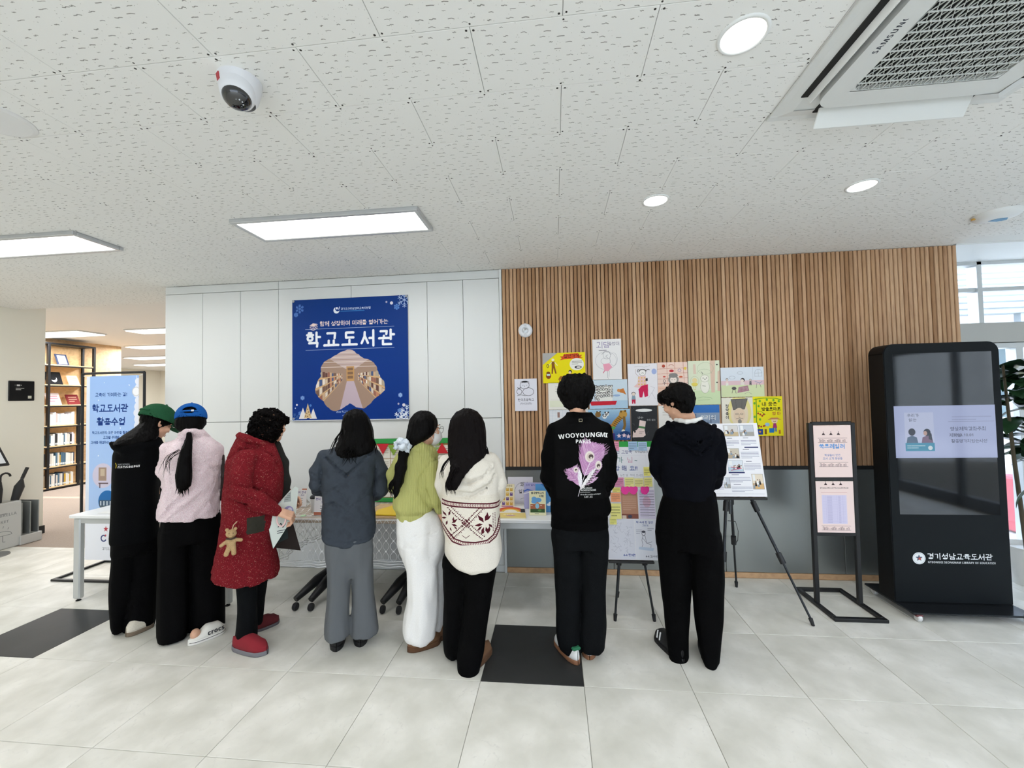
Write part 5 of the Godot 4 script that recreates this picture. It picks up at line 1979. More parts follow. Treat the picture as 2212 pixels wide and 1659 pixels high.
	p.sketch([Vector2(200, 210), Vector2(236, 226), Vector2(210, 280)], 1.5, Color("a5a0a8")); p.sketch([Vector2(180, 320), Vector2(210, 270), Vector2(240, 330)], 1.5, Color("a5a0a8"))
	kid(p, 46, 280, 1.7, Color("8fa4b4"), Color("c9264a"))
	pinned("drawing", "white drawing of a dancing girl in crimson trousers", "drawing", .677, 1.941, .941, 1.553, p.done(), ART)
	# shop shelves in orange
	p = Pic.new(267, 398, Color("f2d6c8"), 1.4)
	for i in 5:
		p.line([Vector2(0, 60 + i * 46), Vector2(267, 54 + i * 46)], 2.5, Color("c0705a"), false)
	for x in [84.0, 154.0, 230.0]:
		p.line([Vector2(x, 0), Vector2(x + 6, 260)], 2.5, Color("c0705a"), false)
	p.dot(56, 34, 14, Color("b8503c")); p.ring(124, 34, 20, 12, 4, Color("b06a5c"), PI, TAU); p.dot(126, 80, 20, Color("c93a42"), 12); p.ring(196, 76, 14, 12, 3, Color("7a6aa0")); p.dot(60, 132, 12, Color("c9483c"), 6); p.dot(206, 136, 16, Color("d0603c"), 7); p.dot(246, 60, 12, Color("eacb5c"), 14)
	p.ring(60, 172, 10, 12, 3, ink); p.line([Vector2(60, 184), Vector2(60, 206)], 3, ink); p.line([Vector2(44, 192), Vector2(76, 192)], 3, ink)
	p.dot(140, 160, 46, Color("97928c"), 42); p.dot(140, 162, 30, Color("f4e6dc"), 28); p.dot(140, 122, 40, Color("8b8886"), 22); p.dot(128, 162, 3, ink); p.dot(152, 162, 3, ink)
	p.rect(0, 220, 267, 178, Color("edc4ae")); p.sketch([Vector2(10, 240), Vector2(60, 236), Vector2(50, 300), Vector2(12, 300)], 2, Color("c98a6c"))
	pinned("drawing", "orange drawing of shop shelves and a girl in a grey cap", "drawing", .943, 1.946, 1.21, 1.548, p.done(), ART)
	# otter in the woods
	p = Pic.new(274, 400, Color("e2e7cc"), 1.4)
	p.rect(0, 270, 274, 130, Color("d3e4b8")); p.poly(PackedVector2Array([Vector2(190, 0), Vector2(236, 0), Vector2(226, 290), Vector2(196, 290)]), Color("e0c4ae")); p.poly(PackedVector2Array([Vector2(44, 30), Vector2(64, 30), Vector2(70, 120), Vector2(44, 120)]), Color("e2cdb8")); p.poly(PackedVector2Array([Vector2(256, 100), Vector2(274, 90), Vector2(274, 280), Vector2(250, 280)]), Color("e0c4ae"))
	p.ring(150, 70, 70, 54, 1.6, Color("9fb28a")); p.ring(140, 120, 64, 44, 1.6, Color("9fb28a"), PI, TAU)
	p.dot(142, 162, 36, Color("f2f0e2"), 32); p.dot(142, 238, 38, Color("f2f0e2"), 58); p.ring(142, 162, 36, 32, 1.6, Color("8c8a76")); p.ring(142, 238, 38, 58, 1.6, Color("8c8a76"), -.6, PI + .6)
	p.dot(128, 158, 4, ink); p.dot(158, 158, 4, ink); p.dot(144, 168, 6, ink, 4); p.line([Vector2(120, 228), Vector2(148, 232)], 3, Color("6a6a58")); p.sketch([Vector2(112, 100), Vector2(128, 116), Vector2(120, 124)], 3, ink)
	p.dot(52, 214, 28, Color("ecd968"), 18); p.dot(54, 178, 22, Color("ecd9a0")); p.ring(54, 184, 36, 44, 1.6, Color("b4b07c")); p.sketch([Vector2(44, 230), Vector2(46, 262), Vector2(60, 262), Vector2(62, 230)], 2, Color("c4b23c"))
	p.sketch([Vector2(60, 340), Vector2(120, 330), Vector2(190, 336), Vector2(200, 350)], 2, Color("8fb47c")); p.sketch([Vector2(80, 360), Vector2(180, 354)], 2, Color("8fb47c")); p.dot(252, 38, 8, ink, 6); p.dot(248, 200, 7, ink, 5)
	pinned("drawing", "pale green drawing of a white otter among trees", "drawing", 1.216, 1.951, 1.49, 1.551, p.done(), ART)
	# picnic
	p = Pic.new(368, 268, Color("dfe6ee"), 1.4)
	p.rect(0, 120, 368, 46, Color("e4c6ca")); p.rect(0, 160, 368, 108, Color("d9e2b4")); p.line([Vector2(274, 0), Vector2(274, 120)], 1.5, Color("a9b2bc"), false)
	p.ring(322, 56, 30, 34, 2, Color("9aa0a8"), PI, TAU); p.line([Vector2(292, 56), Vector2(292, 86), Vector2(352, 86), Vector2(352, 56), Vector2(292, 58)], 2, Color("9aa0a8")); p.line([Vector2(322, 24), Vector2(322, 86)], 2, Color("9aa0a8"))
	p.ring(166, 52, 24, 12, 1.6, Color("8f959c")); p.ring(96, 92, 26, 14, 1.6, Color("8f959c")); kid(p, 52, 110, 1.1, Color("f0d9d4"), Color("eef0e4"))
	p.poly(PackedVector2Array([Vector2(150, 180), Vector2(226, 166), Vector2(240, 214), Vector2(136, 232)]), Color("b98a94"))
	for i in 8:
		p.line([Vector2(150 + i * 10, 178), Vector2(140 + i * 13, 230)], 1.6, Color("e9dcdc"), false); p.line([Vector2(148, 182 + i * 6), Vector2(234, 168 + i * 6)], 1.6, Color("7a5660"), false)
	p.dot(110, 190, 20, Color("5c5a5a"), 14); p.line([Vector2(100, 200), Vector2(92, 232)], 3, ink); p.line([Vector2(118, 202), Vector2(126, 234)], 3, ink); p.dot(186, 116, 18, Color("3c383a")); p.dot(182, 122, 14, Color("f0e0d4")); p.rect(168, 136, 32, 26, Color("eadfd8"))
	kid(p, 252, 118, .9, Color("7a7478"), Color("5a5658")); p.sketch([Vector2(290, 130), Vector2(330, 146), Vector2(350, 134)], 4, Color("7f96b4")); p.line([Vector2(306, 150), Vector2(300, 190)], 2, ink); p.line([Vector2(330, 150), Vector2(340, 184)], 2, ink)
	p.sketch([Vector2(200, 240), Vector2(230, 224), Vector2(262, 246)], 2, Color("8a8a80"))
	pinned("drawing", "wide drawing of a garden picnic with a checked cloth", "drawing", 1.499, 1.883, 1.867, 1.615, p.done(), ART)
	# scholar in a tall black hat
	p = Pic.new(265, 300, Color("f0eada"), 1.4)
	p.dot(150, 130, 100, Color("efe29a"), 150); p.dot(150, 150, 74, Color("f0dfc4"), 120)
	p.poly(PackedVector2Array([Vector2(80, 16), Vector2(222, 12), Vector2(194, 104), Vector2(98, 112)]), Color("77736f")); p.line([Vector2(80, 16), Vector2(222, 12), Vector2(194, 104), Vector2(98, 112), Vector2(80, 16)], 3, ink)
	p.sketch([Vector2(120, 20), Vector2(126, 108)], 2, Color("5a5654")); p.sketch([Vector2(176, 20), Vector2(170, 104)], 2, Color("5a5654"))
	p.dot(148, 156, 50, Color("ecd4b8"), 62); p.ring(128, 148, 12, 6, 2, ink); p.ring(168, 148, 12, 6, 2, ink); p.line([Vector2(148, 150), Vector2(144, 176), Vector2(154, 178)], 2, Color("8a6c58")); p.sketch([Vector2(120, 190), Vector2(148, 184), Vector2(178, 190)], 3, Color("5a5250")); p.dot(150, 216, 16, Color("9a948c"), 22)
	p.poly(PackedVector2Array([Vector2(50, 300), Vector2(100, 240), Vector2(200, 240), Vector2(262, 300)]), Color("b4bcc8"))
	for i in 4:
		write(p, "정약용이"[i], 30, 60 + i * 34, 30, Color("2c2a2c"), .12)
	pinned("drawing", "portrait drawing of a bearded scholar in a tall black hat", "drawing", 1.498, 1.61, 1.763, 1.31, p.done(), ART)
	# tomatoes on yellow
	p = Pic.new(250, 352, Color("f2e428"), 1.4)
	p.line([Vector2(28, 20), Vector2(30, 120), Vector2(26, 220), Vector2(44, 290)], 7, Color("5c9a2c")); p.line([Vector2(10, 26), Vector2(90, 14), Vector2(180, 16), Vector2(236, 30)], 6, Color("5c9a2c"))
	for q in [Vector2(48, 84), Vector2(60, 40), Vector2(120, 30), Vector2(176, 34), Vector2(220, 44), Vector2(14, 60), Vector2(12, 180), Vector2(56, 204)]:
		p.dot(q.x, q.y, 9, Color("6fb03a"), 11)
	write(p, "내 꿈은", 76, 50, 36, Color("2c2a1c"), .13, .1); write(p, "방울토마토", 72, 96, 32, Color("2c2a1c"), .14, .02); write(p, "엄마", 160, 136, 32, Color("b0563c"), .12, .3)
	for q in [Vector2(42, 150), Vector2(60, 160), Vector2(76, 172), Vector2(90, 160), Vector2(44, 262), Vector2(64, 268), Vector2(86, 264), Vector2(100, 258)]:
		p.dot(q.x, q.y, 8, Color("a8342c"))
	p.line([Vector2(34, 130), Vector2(70, 134), Vector2(104, 162)], 4, Color("5c9a2c"))
	p.dot(178, 216, 26, Color("f4d8b4")); p.poly(PackedVector2Array([Vector2(120, 210), Vector2(150, 190), Vector2(206, 190), Vector2(236, 212), Vector2(206, 206), Vector2(150, 206)]), Color("c98a5c")); p.poly(PackedVector2Array([Vector2(168, 240), Vector2(190, 240), Vector2(198, 280), Vector2(160, 280)]), Color("a83c78")); p.rect(164, 280, 12, 34, Color("3c6ab0")); p.rect(182, 280, 12, 34, Color("3c6ab0")); p.ring(178, 220, 10, 6, 3, Color("7a3c34"), .2, PI - .2)
	p.rect(28, 290, 50, 50, Color("2c4a96")); p.poly(star(52, 314, 14, 6), Color("e0a03c")); p.rect(130, 284, 40, 40, Color("2f7fc0")); p.dot(116, 250, 20, Color("9cc4d8"), 16); p.rect(92, 292, 18, 46, Color("7a5a2c")); p.rect(210, 300, 16, 34, Color("c47a2c"))
	pinned("drawing", "yellow drawing of cherry tomatoes and a girl with plaits", "drawing", 1.764, 1.615, 2.014, 1.263, p.done(), ART)
	# black sheet with a sock
	p = Pic.new(236, 327, Color("35373a"), 1.4)
	r.seed = 8
	for i in 26:
		var q := Vector2(r.randf() * 236, r.randf() * 327)
		p.line([q, q + Vector2(r.randf_range(-24, 24), r.randf_range(-24, 24))], 1.5, Color("6a6c70"))
	p.dot(116, 40, 74, Color("f2f2f0"), 15)
	write(p, "나는", 60, 96, 24, Color("e4e4e2"), .1); write(p, "눈치 없는", 140, 122, 18, Color("e4e4e2"), .1, .0)
	p.poly(PackedVector2Array([Vector2(76, 130), Vector2(132, 144), Vector2(118, 226), Vector2(126, 272), Vector2(104, 290), Vector2(8, 292), Vector2(14, 236), Vector2(48, 222), Vector2(66, 200)]), Color("efd9d4")); p.poly(PackedVector2Array([Vector2(70, 184), Vector2(124, 196), Vector2(120, 214), Vector2(64, 202)]), Color("5a8a5c")); p.dot(30, 238, 8, ink, 11); p.greek(70, 240, 40, 2, 14, Color("a08a88"), 3)
	pinned("drawing", "black sheet with a pale pink stocking drawn on it", "drawing", .695, 1.549, .931, 1.228, p.done(), ART)
	# blue city and a blank sheet
	p = Pic.new(293, 330, Color("8fa2bc"), 1.2)
	p.rect(0, 0, 293, 70, Color("3f78c0"))
	for i in 40:
		p.rect((i * 53) % 293, 70 + (i * 37) % 250, 14, 40, Color("6f7f98") if i % 2 else Color("aab8cc"))
	write(p, "우리의", 120, 92, 44, Color("eef0ee"), .13, .1)
	pinned("drawing", "blue drawing of city rooftops behind the dark hoodie", "drawing", 1.183, 1.548, 1.476, 1.22, p.done(), ART)
	p = Pic.new(236, 300, Color("efece6"), 1.0)
	p.greek(40, 60, 120, 2, 24, Color("d8d4cc"), 4)
	pinned("drawing", "nearly blank white sheet beside the face of the boy in the hoodie", "drawing", .943, 1.546, 1.177, 1.25, p.done(), ART)
	note_board()
	photo_board()

# ---------------------------------------------------------------- the blue poster
func poster():
	var p := Pic.new(600, 600, Color("0f3580"), 2.0)
	for i in 20:
		p.rect(0, i * 30, 600, 30, Color("123a82").lerp(Color("0d3688"), i / 20.0))
	var flake := func(x: float, y: float, s: float, c: Color, w: float):
		for i in 6:
			var d := Vector2.from_angle(PI / 3 * i + PI / 6)
			var o := Vector2(x, y)
			p.line([o, o + d * s], w, c)
			for t in [.45, .72]:
				for sg in [-1.0, 1.0]:
					p.line([o + d * s * t, o + d * s * t + d.rotated(sg * .9) * s * .3], w, c)
	flake.call(40.0, 45.0, 22.0, Color("5d86cc"), 3.0)
	flake.call(20.0, 74.0, 11.0, Color("5d86cc"), 2.5)
	flake.call(583.0, 24.0, 36.0, Color("b9cdee"), 3.0)
	flake.call(544.0, 56.0, 14.0, Color("5d8ad0"), 3.0)
	flake.call(54.0, 490.0, 10.0, Color("7fa2dc"), 3.0)
	flake.call(42.0, 566.0, 10.0, Color("5d86cc"), 3.0)
	flake.call(12.0, 590.0, 24.0, Color("41659f"), 3.0)
	flake.call(558.0, 486.0, 10.0, Color("9ab8e6"), 3.0)
	flake.call(590.0, 570.0, 36.0, Color("dfe8f8"), 3.5)
	flake.call(560.0, 592.0, 34.0, Color("f2f6fd"), 4.0)
	flake.call(552.0, 560.0, 9.0, Color("6d95d6"), 3.0)
	for e in [[492, 30, 5, "b9b6cc"], [518, 36, 8, "e6e2ea"], [24, 524, 5, "e6e2ea"], [96, 528, 6, "4f7fc8"], [16, 540, 3, "c9d6ee"], [548, 528, 5, "b9b6cc"], [575, 534, 8, "e6e2ea"], [546, 588, 4, "5d8ad0"]]:
		p.dot(e[0], e[1], e[2], Color(e[3]))
	# crest and small name
	p.dot(234, 60, 16, Color("eef2fa")); p.dot(240, 52, 13, Color("0f3580")); p.dot(236, 50, 6, Color("eef2fa"))
	p.line([Vector2(246, 56), Vector2(250, 44)], 4, Color("eef2fa"))
	write(p, "경기도구리남양주교육지원청", 256, 48, 12, Color("eaf0fa"), .13, .0)
	p.line([Vector2(256, 66), Vector2(378, 66)], 3, Color("3f86c8"), false)
	# books mark, headline, title
	for i in 3:
		p.line([Vector2(94, 132 + i * 8), Vector2(112, 140 + i * 8), Vector2(134, 128 + i * 8)], 3, Color("f0d9d0"))
	p.poly(PackedVector2Array([Vector2(94, 130), Vector2(110, 120), Vector2(134, 124), Vector2(114, 136)]), Color("f0d9d0"))
	write(p, "함께 성장하며 미래를 열어가는", 146, 112, 25, Color("f3ddd2"), .13, .0)
	p.line([Vector2(70, 150), Vector2(530, 150)], 1.5, Color("d5dff2"), false)
	var x := 72.0
	for ch in "학교도서관":
		write(p, ch, x, 164, 78, Color("f6f8fc"), .155, .0)
		x += 95.0
	p.line([Vector2(72, 254), Vector2(530, 254)], 1.5, Color("d5dff2"), false)
	# cut-out picture of library aisles
	var c := Vector2(296, 416)
	var out := PackedVector2Array()
	var r := RandomNumberGenerator.new()
	r.seed = 12
	for i in 90:
		var a := TAU * i / 90.0
		var rad := 156.0 + 10 * sin(a * 3 + .6) + 8 * sin(a * 7) + r.randf_range(-3, 3)
		if a > 1.2 and a < 1.9:
			rad -= 24 * (1.0 - absf(a - 1.55) / .35)
		out.append(c + Vector2(cos(a) * rad * 1.1, sin(a) * rad * .92))
	var pp := Pic.new(600, 600, Color("a88c7a"), 2.0)
	var mk := Pic.new(600, 600, Color(0, 0, 0, 0), 2.0)
	mk.poly(out, Color.WHITE)
	var clip := func(q: PackedVector2Array, col: Color):
		pp.poly(q, col)
	clip.call(PackedVector2Array([Vector2(100, 240), Vector2(500, 240), Vector2(330, 352), Vector2(280, 352)]), Color("c9b3ae"))
	for i in 7:
		var yy := 268.0 + i * 12
		clip.call(PackedVector2Array([Vector2(120, yy), Vector2(480, yy), Vector2(480, yy + 3), Vector2(120, yy + 3)]), Color("b09488") if i % 2 else Color("e2d2c8"))
	clip.call(PackedVector2Array([Vector2(284, 340), Vector2(324, 340), Vector2(324, 412), Vector2(284, 412)]), Color("c89a64"))
	for i in 3:
		clip.call(PackedVector2Array([Vector2(290, 346 + i * 20), Vector2(318, 346 + i * 20), Vector2(318, 360 + i * 20), Vector2(290, 360 + i * 20)]), Color("8a6a52"))
	# shelves either side run to the end of the aisle
	var vp := Vector2(304, 372)
	var bc := ["d9c2a8", "e6d9c8", "7a5e50", "c98a6a", "4f5f86", "efe3d4", "a06a58", "b8a890", "8f7a6a", "ddd0c4", "6a4a44", "cfae8c"]
	for side in [-1.0, 1.0]:
		for row in 4:
			var y0 := -26.0 + row * 66.0
			var t := 1.0
			var k := 0
			while t > .13:
				var t2 := t * .905
				var q := PackedVector2Array()
				for e in [[t, y0], [t2, y0], [t2, y0 + 52], [t, y0 + 52]]:
					q.append(vp + Vector2(side * 235.0 * e[0] + side * 12, (e[1] + (8 if e[1] == y0 and k % 3 == 0 else 0)) * e[0] + 6))
				clip.call(q, Color(bc[r.randi() % 12]))
				t = t2 * .985
				k += 1
			clip.call(PackedVector2Array([vp + Vector2(side * 247, y0 + 58), vp + Vector2(side * 36, (y0 + 52) * .12 + 6), vp + Vector2(side * 36, (y0 + 60) * .12 + 6), vp + Vector2(side * 247, y0 + 72)]), Color("d8b080"))
	clip.call(PackedVector2Array([Vector2(286, 412), Vector2(322, 412), Vector2(386, 600), Vector2(236, 600)]), Color("c6b2bc"))
	p.im.blit_rect_mask(pp.im, mk.im, Rect2i(0, 0, 1200, 1200), Vector2i.ZERO)
	write_mid(p, "2024 학교도서관 우수사례", 296, 556, 11, Color("cfdcf4"), .12, .0)
	write_mid(p, "<심석중학교 >", 296, 574, 11, Color("cfdcf4"), .12, .0)
	# trees
	for e in [[56, 594, 22, 56, "efe9e6"], [110, 594, 20, 52, "efe9e6"], [82, 590, 20, 74, "d8bd92"]]:
		p.poly(PackedVector2Array([Vector2(e[0] - e[2], e[1]), Vector2(e[0] + e[2], e[1]), Vector2(e[0], e[1] - e[3])]), Color(e[4]))
	for q in [Vector2(80, 546), Vector2(86, 560), Vector2(76, 566), Vector2(90, 574), Vector2(80, 582), Vector2(70, 580)]:
		p.dot(q.x, q.y, 3, Color("8a6a44"))
	var t := thing("poster", "large square blue banner poster on the white cabinet doors", "poster", Vector3(-2.03, 1.46, -3.89))
	part("sheet", board_mesh(Vector3(-2.634, 2.686, -3.888), Vector3(1.213, 0, 0), Vector3(0, -1.218, .006), .003, print_mat(p.done(), .45), M.paper), null, t)
	var st := S()
	bb(st, Vector3(-2.64, 1.458, -3.892), Vector3(-1.415, 1.468, -3.879), .003)
	part("bottom_rail", st, hexm("d9dbe0", .4), t)
	for e in [Vector2(-2.62, 2.672), Vector2(-1.435, 2.672), Vector2(-2.62, 1.484), Vector2(-1.435, 1.484)]:
		st = S()
		lathe(st, [Vector2(.003, .003), Vector2(.009, .004), Vector2(.012, .0)], Vector3(e.x, e.y, -3.8845), 14, Basis(Vector3.RIGHT, PI / 2))
		part("eyelet", st, M.steel, t)

# ---------------------------------------------------------------- boards on the easels
func on_board(called: String, label: String, cat: String, o: Vector3, d: Vector3, r: Rect2, tex: Texture2D, lift: float, edge := "efeee8", group := ""):
	var n := d.cross(Vector3.RIGHT).normalized()
	tag(part(called, board_mesh(o + Vector3.RIGHT * r.position.x + d * r.position.y + n * lift, Vector3.RIGHT * r.size.x, d * r.size.y, .0012, print_mat(tex), hexm(edge)), null), label, cat, group)

func note_board():
	var o := Vector3(.358, 1.30, -3.22)
	var d := Vector3(0, -.857, .1).normalized()
	var t := thing("note_board", "tall white board of notes and drawings between the two boys", "board", Vector3(.54, .44, -3.13))
	var p := Pic.new(365, 862, Color("eeedf0"), 1.4)
	p.rect(0, 0, 365, 42, Color("3aa34c"))
	p.line([Vector2(6, 84), Vector2(312, 84)], 1.0, Color("c9c7d0"), false)
	part("board", board_mesh(o, Vector3(.365, 0, 0), d * .862, .008, print_mat(p.done()), M.foam), null, t)
	p = Pic.new(325, 210, Color("eeedf1"), 2.4)
	write(p, "존경하는 고정욱", 2, 6, 27, Color("3c3c74"), .09, .0)
	write(p, "작가님입니다", 222, 12, 18, Color("45454f"), .09, .0)
	p.line([Vector2(4, 44), Vector2(300, 44), Vector2(300, 176), Vector2(4, 176), Vector2(4, 44)], 1.2, Color("c4c2cc"), false)
	write(p, "작", 20, 56, 44, Color("7a5aa0"), .09); write(p, "가", 86, 56, 46, Color("4c7f76"), .09); write(p, "님", 160, 56, 46, Color("d09ab0"), .09); write(p, "~", 214, 64, 40, Color("3c6a6a"), .1)
	write(p, "사", 20, 122, 38, Color("4a86b8"), .1); write(p, "랑", 66, 122, 38, Color("3a4f96"), .1); write(p, "해", 116, 122, 38, Color("2c3f82"), .11); write(p, "요!!", 176, 122, 38, Color("2c4a8c"), .11, .0)
	write(p, "하고 싶은 말  적어 보세요", 60, 184, 18, Color("9a9aa4"), .09, .0)
	on_board("paper_sheet", "printed greeting sheet with large coloured letters on the note board", "sheet", o, d, Rect2(.015, .06, .325, .21), p.done(), .0012)
	var G := "sticky notes on the white note board"
	var notes := [[.075, .0, .045, .07, "f0a0b8", "pink sticky note at the top left, by the sweatshirt"], [.19, .001, .068, .067, "a9c6e2", "left one of two light blue sticky notes at the top"], [.262, .004, .066, .068, "b2cbe4", "right one of two light blue sticky notes at the top"], [.071, .27, .072, .068, "dd8fae", "dusty pink sticky note at the left of the middle row"], [.15, .27, .068, .068, "efe79a", "first yellow sticky note right of the dusty pink one"], [.221, .276, .067, .062, "f0e79c", "second yellow sticky note right of the dusty pink one"], [.292, .27, .06, .067, "f1e892", "yellow sticky note at the right end of the middle row"], [.293, .192, .05, .067, "f2e884", "yellow sticky note beside the greeting sheet, near the hoodie"], [.057, .343, .058, .036, "eee07e", "narrow yellow sticky note under the dusty pink one"], [.042, .382, .072, .067, "f6a87c", "orange sticky note on the left edge"], [.034, .46, .08, .112, "efe88e", "tall yellow sticky note beside the brown sheet"], [.027, .565, .05, .047, "f0ea8a", "yellow sticky note at lower left, above the pencil sketch"]]
	var k := 0
	for e in notes:
		p = Pic.new(70, 66, Color(e[4]), 2.0)
		p.greek(8, 16, 54, 4, 12, Color(e[4]).darkened(.3), k + 2)
		on_board("sticky_note", e[5], "sticky note", o, d, Rect2(e[0], e[1], e[2], e[3]), p.done(), .003 + .0003 * k, e[4], G)
		k += 1
	var nrm := d.cross(Vector3.RIGHT).normalized()
	for e in [[.15, "left one of three magenta heart notes"], [.21, "middle one of three magenta heart notes"], [.293, "right one of three magenta heart notes"]]:
		var st := S()
		prism(st, PackedVector2Array([Vector2(-.03, .02), Vector2(-.018, .03), Vector2(0, .024), Vector2(.02, .031), Vector2(.032, .02), Vector2(.031, -.004), Vector2(.012, -.028), Vector2(-.004, -.031), Vector2(-.024, -.02), Vector2(-.031, -.002)]), o + Vector3.RIGHT * e[0] + d * .364 + nrm * .009, .0012, Basis(Vector3.RIGHT, -d, nrm))
		tag(part("heart_note", st, hexm("f0349a", .6)), e[1] + " above the brown sheet", "sticky note", "heart notes")
	p = Pic.new(122, 180, Color("b98a70"), 2.0)
	p.rect(0, 0, 122, 18, Color("d0a890")); p.greek(14, 40, 94, 8, 12, Color("d2ac94"), 4); p.rect(0, 150, 122, 30, Color("8a5648")); p.dot(60, 166, 16, Color("4a4a5c"), 10); p.rect(4, 160, 30, 20, Color("d8c4b0"))
	on_board("photo_sheet", "brown printed photo sheet in the middle of the note board", "sheet", o, d, Rect2(.117, .36, .122, .21), p.done(), .0025)
	p = Pic.new(120, 212, Color("ded6e6"), 2.0)
	p.dot(60, 90, 30, Color("d9b4c4"), 40)
	for i in 9:
		p.line([Vector2(10, 34 + i * 19), Vector2(114, 34 + i * 19)], 3.2, Color("4a3c54"), false)
		p.greek(12, 44 + i * 19, 96, 1, 8, Color("b0a2be"), i)
	p.greek(14, 12, 100, 2, 9, Color("8a80a4"), 1)
	on_board("photo_sheet", "lilac sheet with dark stripes, right of the brown sheet", "sheet", o, d, Rect2(.245, .358, .118, .212), p.done(), .002)
	p = Pic.new(190, 284, Color("dfdfe6"), 2.0)
	var r := RandomNumberGenerator.new()
	r.seed = 14
	for i in 46:
		var q := Vector2(r.randf_range(20, 160), r.randf_range(20, 220))
		p.sketch([q, q + Vector2(r.randf_range(-26, 26), r.randf_range(-8, 26)), q + Vector2(r.randf_range(-20, 30), r.randf_range(0, 40))], 1.2, Color("a9a9b4"), 2, i)
	write(p, "4-4 한예원", 104, 246, 20, Color("2f3f8a"), .12, .0)
	on_board("sketch_sheet", "faint pencil sketch sheet at lower left of the note board", "drawing", o, d, Rect2(.012, .575, .19, .28), p.done(), .0016)
	p = Pic.new(150, 284, Color("e6e6ec"), 2.0)
	write(p, "책 속에 한 장면", 10, 12, 17, Color("3c4a8a"), .11, .0); write(p, "그리기", 52, 36, 15, Color("3c4a8a"), .11, .0)
	p.greek(10, 76, 36, 3, 13, Color("9a9aa8"), 2); p.greek(92, 66, 40, 2, 13, Color("9a9aa8"), 5)
	p.ring(60, 100, 12, 16, 3, Color("4a4a54")); p.dot(60, 88, 14, Color("4a4a54"), 8)
	p.sketch([Vector2(54, 116), Vector2(46, 150), Vector2(50, 180), Vector2(40, 204), Vector2(104, 210), Vector2(110, 180), Vector2(76, 170), Vector2(70, 120), Vector2(54, 116)], 2.2, Color("5a5a66"), 1.5)
	p.sketch([Vector2(50, 130), Vector2(80, 170), Vector2(116, 160)], 2, Color("5a5a66"), 2); p.poly(PackedVector2Array([Vector2(24, 196), Vector2(130, 204), Vector2(120, 226), Vector2(20, 214)]), Color("c4d0e0"))
	write(p, "4-4 김수아", 66, 254, 18, Color("4a4a58"), .11, .0)
	on_board("sketch_sheet", "pencil drawing of a seated figure at lower right of note board", "drawing", o, d, Rect2(.208, .575, .152, .28), p.done(), .0016)

func photo_board():
	var o := Vector3(1.08, 1.412, -3.42)
	var d := Vector3(0, -.547, .12).normalized()
	var L := .56
	var W := .4965
	var p := Pic.new(497, 560, Color("f0eff2"), 3.0)
	var photo := func(x: float, y: float, w: float, h: float, k: int):
		var bg := ["d9d6d2", "c8cdd4", "dfe4ea", "cfc6b4", "e6d9c4", "d4d8d2"]
		p.rect(x, y, w, h, Color("6a6a70")); p.rect(x + 1.5, y + 1.5, w - 3, h - 3, Color(bg[k % 6]))
		p.rect(x + 1.5, y + h * .62, w - 3, h * .36, Color(["c9b48f", "a8a49c", "bcd0dc", "b8a890", "d8b27c", "98a090"][k % 6]))
		var r := RandomNumberGenerator.new()
		r.seed = 30 + k
		for i in 5:
			var q := Vector2(x + w * r.randf_range(.12, .88), y + h * r.randf_range(.35, .7))
			p.poly(PackedVector2Array([q + Vector2(-w * .09, h * .26), q + Vector2(-w * .05, 0), q + Vector2(w * .05, 0), q + Vector2(w * .09, h * .26)]), [Color("3c4254"), Color("f0f0ee"), Color("2c2c30"), Color("8a9aa8")][r.randi() % 4])
			p.dot(q.x, q.y - h * .04, w * .05, Color("3a3230")); p.dot(q.x, q.y - h * .015, w * .038, Color("e0bfa4"))
		p.rect(x + w * .1, y + 4, w * .2, h * .4, Color("eef0f0"))
	photo.call(240, 14, 110, 88, 0)
	photo.call(358, 14, 108, 88, 1)
	photo.call(30, 14, 110, 88, 5)
	var para := func(x: float, y: float, w: float, s: int, rows := 4):
		p.greek(x + 18, y, w * .55, 1, 10, Color("44445c"), s)
		p.greek(x, y + 20, w, rows, 11, Color("9a9ab0"), s + 3)
	para.call(244.0, 118.0, 100.0, 2); para.call(362.0, 116.0, 110.0, 5); para.call(30.0, 116.0, 160.0, 7)
	p.rect(380, 184, 102, 10, Color("39406a")); p.rect(30, 184, 150, 10, Color("39406a"))
	photo.call(240, 196, 96, 78, 3)
	para.call(350.0, 206.0, 128.0, 8, 5)
	photo.call(240, 288, 112, 84, 2)
	p.line([Vector2(262, 340), Vector2(340, 348), Vector2(262, 364)], 5, Color("c0647a"))
	para.call(362.0, 296.0, 118.0, 12, 5); para.call(30.0, 216.0, 180.0, 15, 7); photo.call(60, 320, 130, 90, 4)
	p.rect(240, 376, 118, 10, Color("39406a"))
	para.call(244.0, 398.0, 150.0, 9, 4); para.call(250.0, 470.0, 150.0, 10, 4); para.call(30.0, 440.0, 160.0, 22, 6)
	photo.call(404, 392, 82, 114, 4)
	photo.call(196, 418, 46, 80, 1)
	p.line([Vector2(20, 540), Vector2(480, 540)], 2, Color("a9a9b0"), false)
	var t := thing("photo_board", "white leaning board of photos and text right of the hoodie", "board", Vector3(1.33, .86, -3.31))
	part("board", board_mesh(o, Vector3(W, 0, 0), d * L, .007, print_mat(p.done()), M.foam), null, t)

